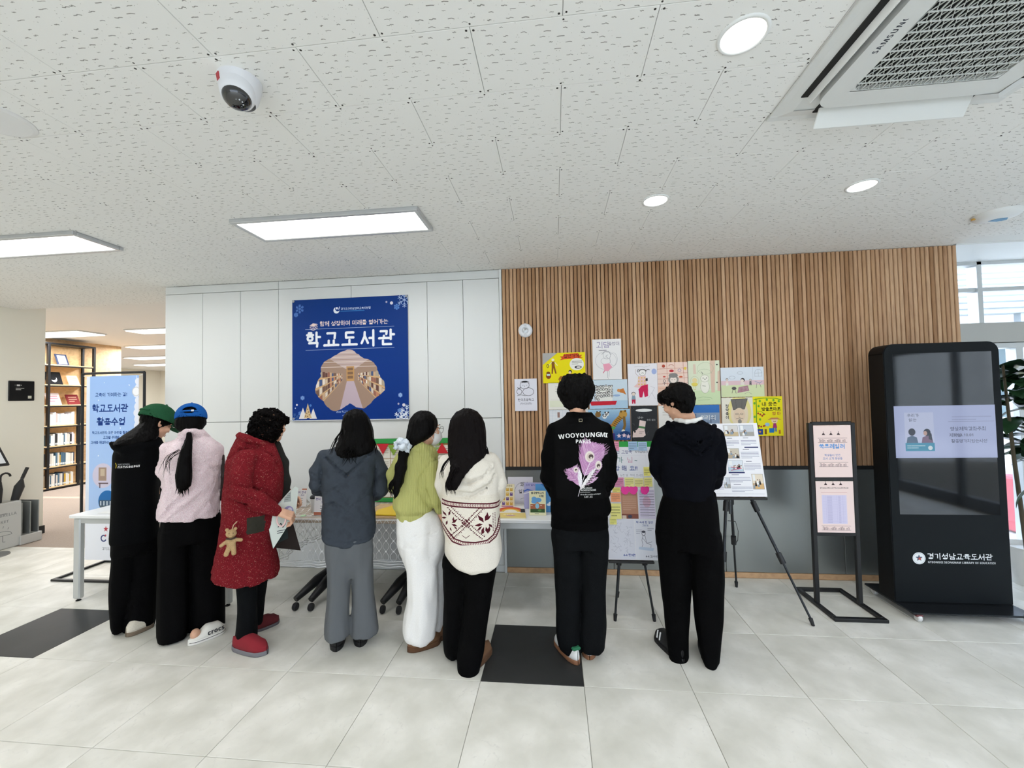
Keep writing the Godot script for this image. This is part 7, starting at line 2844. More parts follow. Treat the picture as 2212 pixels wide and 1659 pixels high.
# lettering and feather on the back of the sweatshirt
func feather() -> ImageTexture:
	var p := Pic.new(544, 830, Color("040405"), 2.0)
	var o := W(184, 507)
	p.line([W(431, 529) - o, W(461, 529) - o, W(461, 554) - o, W(431, 554) - o, W(431, 529) - o], 4, Color("c9bda0"))
	var wht := Color("f1f1ef")
	var r := RandomNumberGenerator.new()
	r.seed = 90
	var pinks := [Color("b584ad"), Color("c79abf"), Color("a874a2"), Color("d0aac9")]
	# barbs: from a quill line outwards
	var plume := func(a: Vector2, b: Vector2, w: float, l: float, cols: Array, n: int, bend := .6):
		var d := (b - a).normalized()
		for i in n:
			var t := r.randf()
			var s := 1.0 if i % 2 else -1.0
			var c: Vector2 = a.lerp(b, t) - o
			var e: Vector2 = c + d.rotated(s * bend) * l * (.55 + .5 * r.randf()) * sin(PI * clampf(t * .8 + .22, .0, 1.0))
			p.line([c, c.lerp(e, .5) + W(-d.y, d.x) * s * l * .04, e], w, cols[r.randi() % cols.size()])
	plume.call(W(470, 1090), W(585, 770), 8.0, 185.0, pinks, 700, .66)
	plume.call(W(470, 1080), W(588, 762), 2.6, 230.0, pinks, 260, .7)
	plume.call(W(425, 1190), W(345, 1010), 2.4, 135.0, pinks, 120, .66)
	plume.call(W(425, 1190), W(345, 1010), 8.0, 110.0, pinks, 260, .62)
	plume.call(W(440, 1160), W(325, 1090), 7.0, 84.0, pinks, 150, .5)
	plume.call(W(450, 1190), W(600, 1110), 4.0, 46.0, [Color("d9b9d2"), Color("c79abf")], 60, .4)
	plume.call(W(520, 1130), W(635, 965), 7.0, 70.0, pinks, 150, .5)
	plume.call(W(430, 1210), W(420, 1030), 5.0, 56.0, [Color("e9e4e8"), Color("d8d0d8"), Color("f2eef0")], 170, .35)
	plume.call(W(430, 1225), W(580, 1010), 5.0, 62.0, [Color("e4dedf"), Color("cfc6c8"), Color("f0ecec")], 240, .32)
	for i in 8:
		var c: Vector2 = W(470, 1185).lerp(W(585, 1020), i / 7.0) - o
		p.line([c + W(2, 4), c + W(30 - i * 1.5, -4), c + W(38 - i, 4)], 9, Color("5c5254"))
	for e in [[523, 902, 50, 62, 536, 902, 23], [606, 992, 36, 50, 606, 998, 17], [388, 1032, 28, 34, 390, 1032, 12]]:
		p.dot(e[0] - o.x, e[1] - o.y, e[2], Color("c6a9c0"), e[3])
		p.dot(e[0] - o.x, e[1] - o.y, e[2] - 7, Color("e2d9cf"), e[3] - 8)
		p.dot(e[0] - o.x + 3, e[1] - o.y + 4, e[2] - 18, Color("d2c3b8"), e[3] - 20)
		p.dot(e[4] - o.x, e[5] - o.y, e[6], Color("574a4a"))
		p.dot(e[4] - o.x + 2, e[5] - o.y + e[6] * .6, e[6] * .45, Color("cfc4bc"))
	p.line([W(540, 930) - o, W(480, 1060) - o, W(430, 1200) - o, W(404, 1294) - o], 5, Color("e6dfe4"))
	var word := "WOOYOUNGMI"
	var cx := [258, 318, 366, 412, 456, 507, 557, 608, 656, 693]
	var cy := [708, 697, 693, 691, 689, 687, 686, 686, 689, 697]
	for i in 10:
		var w := glyph_advance(word.unicode_at(i), 60.0) * 1.12
		var t: float = (cx[i] - 470.0) / 470.0 * .22
		glyph(p, word.unicode_at(i), cx[i] - w / 2 - o.x, cy[i] + 22 - o.y, 60, wht, latin_bold, 1.12, t)
	latin_line(p, "PARIS", 390 - o.x, 768 - o.y, 50, wht, latin_bold, 2.0, 1.02)
	latin_line(p, "MAISON", 452 - o.x, 1222 - o.y, 23, wht, serif_bold, .0, .9)
	latin_line(p, "WOOYOUNGMI", 428 - o.x, 1244 - o.y, 24, wht, serif_bold, .0, .8)
	p.greek(424 - o.x, 1258 - o.y, 158, 1, 10, Color("c9c9c9"), 4)
	latin_line(p, "18 rue de creation artistique", 424 - o.x, 1282 - o.y, 17, wht, serif_bold, .0, .8)
	latin_line(p, "LOT .XX", 462 - o.x, 1308 - o.y, 24, wht, serif_bold, .0, .8)
	return p.done()

# dark side stripes, green collar on the white trainers
func feather_trims(p: Node3D, sh: Node3D, heel: Vector3, toe: Vector3):
	var a := V(heel.x, 0, heel.y)
	var b := V(toe.x, 0, toe.y)
	var ax := (b - a).normalized()
	var sd := Vector3.UP.cross(ax)
	for k in 3:
		var c := a.lerp(b, .42 + .075 * k)
		var st := S()
		for s in [-1.0, 1.0]:
			tube(st, [c + sd * s * .0475 + V(0, .034, 0), c - ax * .012 + sd * s * .0455 + V(0, .06, 0), c - ax * .02 + sd * s * .032 + V(0, .085, 0)], .0055, 6)
		part("stripe", st, hexm("1b1c1f", .6), sh, false)
	var st := S()
	bx(st, a + ax * .035 + V(0, .092, 0), V(.058, .02, .06), .009, Basis(sd, Vector3.UP, sd.cross(Vector3.UP)))
	part("heel_collar", st, hexm("1f6b48", .8), sh, false)

# stripe round the sole, bare heel and side lettering of a clog
func clog_trims(p: Node3D, sh: Node3D, heel: Vector3, toe: Vector3, word: String):
	var a := V(heel.x, 0, heel.y)
	var b := V(toe.x, 0, toe.y)
	var ax := (b - a).normalized()
	var sd := Vector3.UP.cross(ax)
	var st := S()
	for s in [-1.0, 1.0]:
		var pts := []
		for k in 9:
			var t := .03 + .94 * k / 8.0
			pts.append(a.lerp(b, t) + sd * s * .0515 * (.72 + .28 * sin(PI * clampf(t * .95 - .12, .0, 1.0))) * pow(clampf(minf(t, 1.0 - t) * 6.5, .0, 1.0), .5) + V(0, .019, 0))
		tube(st, pts, .0022, 5)
	part("sole_stripe", st, hexm("23252c", .6), sh, false)
	if word == "":
		return
	var f := Field.new(a + V(-.07, 0, -.07), a + V(.1, .14, .1), .005)
	f.ball(a + ax * .045 + V(0, .06, 0), V(.03, .036, .03), .0)
	part("heel", f.mesh(ArrayMesh.new(), M.skin), null, p, false)
	var tm := TextMesh.new()
	tm.text = word
	tm.font = fonts_kept[1]
	tm.font_size = 32
	tm.pixel_size = .0013
	tm.depth = .002
	var o := part("lettering", tm, hexm("23252c", .6), sh, false)
	o.transform = Transform3D(Basis(ax, Vector3.UP, ax.cross(Vector3.UP)), a.lerp(b, .66) + ax.cross(Vector3.UP) * .05 + V(0, .052, 0))

func slide_stripes(sh: Node3D, heel: Vector3, toe: Vector3):
	var a := V(heel.x, 0, heel.y)
	var b := V(toe.x, 0, toe.y)
	var ax := (b - a).normalized()
	var sd := Vector3.UP.cross(ax)
	for k in 2:
		var c := a.lerp(b, .62 + .1 * k)
		var st := S()
		for s in [-1.0, 1.0]:
			tube(st, [c + sd * s * .049 + V(0, .045, 0), c + sd * s * .045 + V(0, .07, 0), c + ax * .01 + sd * s * .034 + V(0, .086, 0)], .005, 6)
		part("stripe", st, hexm("e9e9e7", .5), sh, false)

func held(called: String, label: String, category: String, like: Node3D) -> Node3D:
	var o := thing(called, label, category, like.position)
	o.rotation = like.rotation
	return o

# what the woman in the red coat carries
func red_coat_things(p: Node3D):
	var b := held("paper_bag", "pale green-white paper bag in the red coat woman's hands", "bag", p)
	var q := Pic.new(180, 402, Color("dde4dc"), 2.0)
	q.rect(96, 20, 40, 80, Color("a9b0ac")); q.greek(104, 34, 26, 5, 12, Color("6f7672"), 3)
	q.dot(120, 170, 30, Color("9a96c4"), 40); q.dot(128, 160, 14, Color("e6e4f0"), 18)
	q.line([W(64, 262), W(78, 240), W(90, 270), W(104, 250)], 5, Color("2c2f34"))
	q.greek(60, 290, 50, 2, 14, Color("4a4f54"), 6)
	var st := S()
	prism(st, PackedVector2Array([W(.285, 1.056), W(.306, 1.04), W(.29, .87), W(.148, .654), W(.108, .869)]), V(0, 0, .14), .03, Basis(Vector3.UP, .12), Rect2(.107, 1.056, .2, .402))
	part("bag_body", st, print_mat(q.done(), .7), b, false)
	st = S()
	var pts := []
	for i in 15:
		var a := TAU * i / 14.0
		pts.append(V(.196 + cos(a) * .026, .858 + sin(a) * .05, .198 + .01 * cos(a)))
	tube(st, pts, .006, 8, false)
	part("handle", st, hexm("ecc9c6", .7), b, false)
	var d := held("cloth_bag", "dark brown cloth bag hanging beside the lace cloth", "bag", p)
	st = S()
	prism(st, PackedVector2Array([W(.17, .90), W(.245, .92), W(.325, .585), W(.16, .64), W(.15, .75)]), V(0, 0, .02), .07)
	part("bag_body", st, hexm("221714", .95), d, false)
	st = S()
	prism(st, PackedVector2Array([W(.19, .84), W(.235, .85), W(.245, .69), W(.17, .665)]), V(0, 0, .091), .004)
	part("pocket", st, hexm("1f2b2b", .9), d, false)
	var k := held("teddy_keyring", "small tan teddy bear keyring on the red coat", "keyring", p)
	var f := Field.new(V(-.17, .66, .17), V(.0, .88, .29), .004)
	var c := V(-.085, .79, .235)
	f.ball(c + V(0, .035, 0), V(.03, .026, .026), .004)
	f.ball(c + V(-.002, .026, .024), V(.012, .010, .01), .004)
	for s in [-1.0, 1.0]:
		f.ball(c + V(.022 * s, .062, 0), V(.011, .011, .008), .004)
		f.cap(c + V(.018 * s, -.005, .006), c + V(.052 * s, -.02 + .008 * s, .012), .011, .011, .006)
		f.cap(c + V(.012 * s, -.05, .004), c + V(.02 * s - .006, -.088, .012), .014, .014, .006)
	f.ball(c + V(0, -.024, 0), V(.026, .034, .022), .008)
	part("bear", f.mesh(ArrayMesh.new(), cloth(noise_tex(.1, [Color("a98a62"), Color("c4a67c")], 128, 3, 64), V(10, 10, 10), 1.0)), null, k, false)
	st = S()
	tube(st, [c + V(-.026, .010, .012), c + V(0, .006, .026), c + V(.026, .010, .012)], .005, 6)
	part("scarf", st, hexm("3a2a20", .8), k, false)
	st = S()
	for s in [-1.0, 1.0]:
		bx(st, c + V(.011 * s, .042, .025), V(.005, .004, .004), .001)
	part("eyes", st, M.dark, k, false)
	st = S()
	tube(st, [c + V(.004, .058, 0), c + V(.012, .085, -.005), c + V(.03, .1, -.02)], .003, 6)
	part("cord", st, hexm("c9b08c", .6), k, false)

func black_coat_girl():
	var p := figure("person in a green cap and long black hooded coat, head bent, leftmost of the row", V(-3.155, 0, -2.793), .846)
	var f: Field
	var st: SurfaceTool
	var J := {"head": V(.118, 1.509, 0), "neck": V(.065, 1.396, 0), "chest": V(.013, 1.219, 0), "look": looking(V(.78, -.5, -.38)), "sho": [V(-.063, 1.282, .03), V(.103, 1.258, -.03)], "elb": [V(-.078, 1.017, -.06), V(.115, .996, -.1)], "wri": [V(.021, .862, -.24), V(.149, .884, -.3)], "hip": [V(-.055, .716, 0), V(.06, .688, 0)], "knee": [V(-.068, .381, 0), V(.054, .343, 0)], "ankle": [V(-.08, .045, 0), V(.02, -.004, 0)]}
	skin_body(p, J, M.skin)
	var q := Pic.new(300, 100, Color("07080a"), 2.4)
	latin_line(q, "NATIONAL", 52, 40, 31, Color("8f9194"), latin_bold, .0, .8)
	latin_line(q, "GEOGRAPHIC", 50, 90, 52, Color("f0f0ee"), latin_bold, .0, .78)
	q.line([W(30, 6), W(38, 40), W(32, 92), W(14, 92)], 6, Color("e2c93a"), false)
	f = Field.new(V(-.18, .61, -.347), V(.216, 1.476, .205), .01)
	f.loft([[1.431, .065, 0, .058, .08], [1.392, .031, 0, .11, .12], [1.33, .013, 0, .131, .145], [1.219, .008, 0, .133, .15], [1.047, 0, 0, .133, .155], [.876, -.005, 0, .134, .16], [.704, -.005, 0, .14, .165], [.655, -.002, 0, .14, .165]], .02)
	f.cap(V(.098, 1.257, -.05), V(.118, 1.008, -.14), .046, .039, .02)
	f.cap(V(.118, 1.008, -.14), V(.149, .888, -.28), .039, .032, .02)
	f.cap(V(-.078, 1.283, .02), V(-.088, 1.054, -.05), .042, .038, .02)
	f.cap(V(-.088, 1.054, -.05), V(.01, .886, -.22), .038, .03, .02)
	f.ball(V(.007, 1.357, .07), V(.132, .051, .1), .03)
	f.cap(V(-.131, 1.383, .06), V(-.057, 1.324, .13), .014, .022, .025)
	f.cap(V(-.057, 1.324, .13), V(.043, 1.303, .12), .022, .023, .025)
	f.cap(V(.043, 1.303, .12), V(.131, 1.349, .03), .023, .019, .025)
	f.ripple(.012, V(5, 1.6, 5), 3)
	part("coat", f.mesh(ArrayMesh.new(), M.coat_black, Transform3D.IDENTITY, [[Rect2(-.122, 1.196, .155, .05), garment_print(q.done())]]), null, p, false)
	f = Field.new(V(-.173, -.082, -.165), V(.173, .814, .165), .011)
	f.loft([[.769, .009, 0, .123, .12], [.667, .006, 0, .129, .13], [.564, .005, 0, .13, .12]], .03)
	f.loft([[.716, -.059, 0, .07, .1], [.497, -.06, 0, .067, .1], [.282, -.072, 0, .065, .1], [.055, -.09, 0, .042, .085], [.014, -.087, 0, .037, .08]], .025)
	f.loft([[.688, .062, 0, .076, .1], [.462, .064, 0, .072, .1], [.242, .048, 0, .083, .11], [.058, .034, 0, .09, .12], [.003, .027, 0, .087, .12], [-.037, .008, 0, .064, .11]], .025)
	f.ripple(.012, V(7, 1.2, 7), 5)
	part("trousers", f.mesh(ArrayMesh.new(), M.trouser), null, p, false)
	f = Field.new(V(-.157, 1.324, -.135), V(.253, 1.644, .195), .007)
	f.loft([[1.55, .094, 0, .04, .06], [1.515, .077, 0, .057, .085], [1.468, .055, .01, .084, .1], [1.423, .026, .045, .11, .1], [1.39, -.004, .085, .112, .075], [1.369, -.046, .12, .076, .04]], .02)
	skull(f, J, true)
	f.ripple(.006, V(40, 14, 40), 8)
	part("hair", f.mesh(ArrayMesh.new(), M.hair), null, p, false)
	ball_cap(p, J, Color("2a5a3c"), "dark green baseball cap", false, 1.14)
	eyes(p, J)
	shoe(p, W(-.044, .13), W(.102, .04), .1, .03, [[.0, .045], [.25, .07], [.6, .075], [1.0, .03]], M.fluff, hexm("7a6a58", .8), "shoe", "cream fuzzy clog")
	shoe(p, W(-.106, .003), W(.025, -.08), .1, .03, [[.0, .045], [.25, .07], [.6, .075], [1.0, .03]], M.fluff, hexm("7a6a58", .8), "shoe", "cream fuzzy clog")

func pink_fleece_girl():
	var p := figure("person in a blue cap and fuzzy pink jacket with a long black ponytail", V(-2.658, 0, -2.755), .767)
	var f: Field
	var st: SurfaceTool
	var J := {"head": V(-.002, 1.522, -.01), "neck": V(-.004, 1.411, 0), "chest": V(-.004, 1.191, 0), "look": looking(V(.12, -.3, -1)), "sho": [V(-.108, 1.343, 0), V(.122, 1.321, 0)], "elb": [V(-.145, 1.152, -.06), V(.159, 1.133, -.08)], "wri": [V(-.079, .992, -.26), V(.113, .977, -.28)], "hip": [V(-.073, .836, 0), V(.068, .808, 0)], "knee": [V(-.095, .449, 0), V(.09, .397, 0)], "ankle": [V(-.099, .045, 0), V(.08, -.029, 0)]}
	skin_body(p, J, M.skin)
	f = Field.new(V(-.229, .745, -.331), V(.253, 1.514, .19), .01)
	f.loft([[1.469, .01, .025, .067, .07], [1.434, .013, .02, .075, .078], [1.407, .006, 0, .099, .095], [1.376, .008, 0, .142, .115], [1.318, .01, 0, .166, .135], [1.224, .006, 0, .167, .14], [1.09, .001, 0, .167, .145], [.957, -.007, 0, .175, .15], [.864, -.01, 0, .184, .155], [.79, -.009, 0, .182, .155]], .03)
	f.cap(V(-.129, 1.338, 0), V(-.144, 1.188, -.03), .048, .046, .03)
	f.cap(V(-.144, 1.188, -.03), V(-.127, 1.06, -.14), .046, .039, .03)
	f.cap(V(-.127, 1.06, -.14), V(-.065, .986, -.24), .039, .033, .03)
	f.cap(V(.139, 1.313, 0), V(.169, 1.149, -.03), .051, .049, .03)
	f.cap(V(.169, 1.149, -.03), V(.15, 1.03, -.14), .049, .041, .03)
	f.cap(V(.15, 1.03, -.14), V(.107, .981, -.26), .041, .036, .03)
	f.cap(V(-.067, 1.441, .04), V(-.03, 1.455, .09), .015, .015, .015)
	f.cap(V(-.03, 1.455, .09), V(.017, 1.458, .095), .015, .016, .015)
	f.cap(V(.017, 1.458, .095), V(.071, 1.443, .06), .016, .016, .015)
	f.cap(V(.071, 1.443, .06), V(.094, 1.407, 0), .016, .017, .015)
	f.seam([W(-.174, .888), W(-.112, .975), W(-.009, 1.091)], .012, -.008)
	f.seam([W(-.149, .858), W(-.061, .949), W(.073, 1.046)], .014, -.008)
	f.seam([W(-.157, .879), W(-.087, .964), W(.032, 1.069)], .012, .008)
	f.below(W(-.196, .845), W(.179, .835))
	f.ripple(.014, V(7, 5, 7), 13)
	f.ripple(.005, V(45, 45, 45), 14, 1)
	part("fleece_jacket", f.mesh(ArrayMesh.new(), M.fleece), null, p, false)
	f = Field.new(V(-.224, -.109, -.17), V(.241, .968, .17), .011)
	f.loft([[.923, -.003, 0, .159, .12], [.788, 0, 0, .179, .135], [.671, .004, 0, .187, .13]], .03)
	f.loft([[.775, -.093, 0, .091, .12], [.644, -.095, 0, .091, .115], [.307, -.098, 0, .091, .115], [.029, -.097, 0, .089, .115], [.009, -.097, 0, .084, .11]], .02)
	f.loft([[.736, .091, 0, .094, .12], [.598, .097, 0, .099, .115], [.246, .099, 0, .103, .115], [-.031, .101, 0, .104, .115], [-.064, .101, 0, .099, .11]], .02)
	f.ripple(.012, V(7, 1, 7), 15)
	part("trousers", f.mesh(ArrayMesh.new(), M.trouser), null, p, false)
	f = Field.new(V(-.137, 1.017, -.145), V(.133, 1.657, .251), .007)
	skull(f, J, false)
	f.ball(V(-.007, 1.516, .012), V(.093, .064, .092), .02)
	f.ball(V(-.007, 1.49, .03), V(.077, .04, .075), .02)
	f.loft([[1.455, -.014, .12, .015, .03], [1.404, -.015, .135, .022, .034], [1.326, -.029, .16, .033, .035], [1.248, -.037, .17, .041, .036], [1.154, -.041, .18, .045, .036], [1.091, -.042, .18, .039, .03], [1.062, -.042, .18, .021, .02]], .02)
	f.ripple(.006, V(60, 4, 60), 16)
	var hr := part("hair", f.mesh(ArrayMesh.new(), M.hair), null, p, false)
	st = S()
	strands(st, V(-.052, 1.339, .17), V(-.142, 1.191, .165), V(-.03, .02, .01), 9, .026, .0016)
	strands(st, V(-.048, 1.14, .18), V(-.048, 1.055, .185), V(0, 0, .01), 24, .03)
	part("loose_strands", st, M.hair, hr, false)
	ball_cap(p, J, Color("1f5fae"), "bright blue baseball cap with a strap buckle", true, 1.04)
	f = Field.new(V(.132, .886, -.029), V(.237, 1.307, .099), .008)
	f.cap(V(.186, 1.258, .02), V(.188, 1.105, .05), .014, .014, .01)
	f.cap(V(.188, 1.105, .05), V(.181, .935, .02), .014, .014, .01)
	part("shoulder_strap", f.mesh(ArrayMesh.new(), hexm("2e2320", .8)), null, p, false)
	var cg := shoe(p, W(-.018, .187), W(.199, .115), .098, .028, [[.0, .012], [.25, .03], [.5, .07], [.8, .06], [1.0, .02]], hexm("e9e6dc", .6), hexm("efece4", .6), "shoe", "cream clog with dark stripe")
	clog_trims(p, cg, V(-.018, .187, 0), V(.199, .115, 0), "crocs")
	shoe(p, W(-.141, 0), W(.035, -.095), .098, .028, [[.0, .012], [.25, .03], [.5, .07], [.8, .06], [1.0, .02]], hexm("e9e6dc", .6), hexm("efece4", .6), "shoe", "cream clog with dark stripe")

func red_coat_woman():
	var p := figure("person with short curly black hair in a flecked red hooded coat, holding a pale bag", V(-2.156, 0, -2.677), .678)
	var f: Field
	var st: SurfaceTool
	var J := {"head": V(.145, 1.482, -.02), "neck": V(.101, 1.369, 0), "chest": V(.045, 1.198, 0), "look": looking(V(.82, -.12, -.55)), "sho": [V(.076, 1.262, -.13), V(.004, 1.296, .12)], "elb": [V(.195, 1.003, -.16), V(-.029, 1.074, .22)], "wri": [V(.268, .959, -.06), V(.175, .915, .21)], "hip": [V(.031, .667, -.06), V(-.01, .706, .05)], "knee": [V(.062, .318, -.1), V(-.005, .396, .06)], "ankle": [V(.068, .052, -.14), V(-.008, .005, .05)], "curl": .75, "palm": [V(-.4, -.2, 1), V(.2, -.9, -.3)], "hand_dir": [V(.5, -.75, .3), V(.9, -.45, .1)]}
	skin_body(p, J, M.skin)
	f = Field.new(V(-.237, .405, -.26), V(.337, 1.488, .323), .01)
	f.loft([[1.43, .005, .01, .057, .08], [1.378, .037, 0, .116, .125], [1.328, .042, 0, .14, .155], [1.263, .044, 0, .161, .175], [1.182, .047, 0, .173, .185], [1.027, .041, 0, .181, .195], [.875, .023, 0, .172, .2], [.726, -.003, 0, .166, .2], [.573, -.005, 0, .185, .215], [.488, -.006, 0, .197, .225], [.45, -.008, 0, .187, .225]], .03)
	f.cap(V(-.004, 1.285, .15), V(-.037, 1.175, .21), .07, .063, .012)
	f.cap(V(-.037, 1.175, .21), V(-.032, 1.076, .23), .063, .058, .012)
	f.cap(V(-.032, 1.076, .23), V(.068, .995, .23), .058, .052, .012)
	f.cap(V(.068, .995, .23), V(.17, .919, .21), .052, .038, .012)
	f.cap(V(.081, 1.253, -.12), V(.183, 1.022, -.16), .064, .055, .02)
	f.cap(V(.183, 1.022, -.16), V(.269, .964, -.07), .055, .034, .02)
	f.cap(V(-.049, 1.432, .04), V(.004, 1.412, .12), .021, .021, .012)
	f.cap(V(.004, 1.412, .12), V(.076, 1.382, .13), .021, .022, .012)
	f.cap(V(.076, 1.382, .13), V(.149, 1.321, .09), .022, .022, .012)
	f.cap(V(.149, 1.321, .09), V(.185, 1.222, .05), .022, .017, .012)
	f.seam([W(-.106, 1.278), W(-.037, 1.342), W(.059, 1.353), W(.144, 1.286), W(.187, 1.182)], .008, .012)
	f.seam([W(-.09, 1.15), W(-.01, 1.12), W(.062, 1.072)], .008, .012)
	f.seam([W(-.09, 1.093), W(-.01, 1.063), W(.062, 1.014)], .008, .012)
	f.seam([W(-.09, 1.036), W(-.01, 1.005), W(.061, .955)], .008, .012)
	f.below(W(-.205, .509), W(.017, .428))
	f.below(W(.017, .431), W(.197, .445))
	f.ripple(.012, V(6, 4, 6), 23)
	f.ripple(.004, V(50, 50, 50), 24, 1)
	part("coat", f.mesh(ArrayMesh.new(), M.tweed, Transform3D.IDENTITY, [[Rect2(-.009, .787, .115, .115), hexm("2c2a20", .95)]]), null, p, false)
	f = Field.new(V(.1, .659, -.128), V(.305, 1.406, .056), .01)
	f.cap(V(.185, 1.344, -.06), V(.226, 1.204, -.06), .027, .033, .03)
	f.cap(V(.226, 1.204, -.06), V(.237, 1.069, -.04), .033, .033, .03)
	f.cap(V(.237, 1.069, -.04), V(.223, .906, -.02), .033, .041, .03)
	f.cap(V(.223, .906, -.02), V(.182, .741, -.04), .041, .047, .03)
	part("vest", f.mesh(ArrayMesh.new(), hexm("1b1c18", .9)), null, p, false)
	f = Field.new(V(-.125, -.024, -.22), V(.164, .637, .175), .011)
	f.loft([[.592, .012, 0, .102, .13], [.478, .023, 0, .099, .12]], .03)
	f.loft([[.516, -.001, .05, .067, .09], [.298, 0, .05, .06, .08], [.04, -.004, .04, .064, .08], [.021, -.004, .04, .058, .075]], .02)
	f.loft([[.446, .08, -.1, .049, .08], [.207, .078, -.12, .03, .06], [.055, .073, -.13, .021, .055]], .02)
	f.ripple(.008, V(9, 3, 9), 25)
	part("trousers", f.mesh(ArrayMesh.new(), M.charcoal), null, p, false)
	f = Field.new(V(-.034, 1.328, -.155), V(.301, 1.652, .155), .006)
	skull(f, J, true)
	f.loft([[1.607, .128, 0, .049, .05], [1.59, .126, 0, .08, .08], [1.543, .125, 0, .104, .105], [1.488, .115, 0, .108, .115], [1.439, .105, .01, .103, .11], [1.403, .105, .01, .088, .095], [1.373, .11, .01, .06, .07]], .02)
	f.ball(V(.227, 1.517, -.05), V(.039, .027, .05), .02)
	f.ripple(.018, V(22, 22, 22), 26)
	f.ripple(.012, V(60, 60, 60), 27, 1)
	part("hair", f.mesh(ArrayMesh.new(), M.hair_curly), null, p, false)
	eyes(p, J)
	shoe(p, W(-.081, .013), W(.11, .238), .1, .028, [[.0, .05], [.2, .075], [.5, .085], [.8, .06], [1.0, .025]], hexm("8a1f2a", .95), hexm("77757a", .7), "shoe", "red felt slipper with grey sole")
	shoe(p, W(.039, -.122), W(.203, -.193), .092, .02, [[.0, .05], [.2, .07], [.5, .07], [.8, .05], [1.0, .025]], hexm("5e1c22", .95), hexm("5f5b60", .7), "shoe", "red felt slipper with grey sole")
	red_coat_things(p)

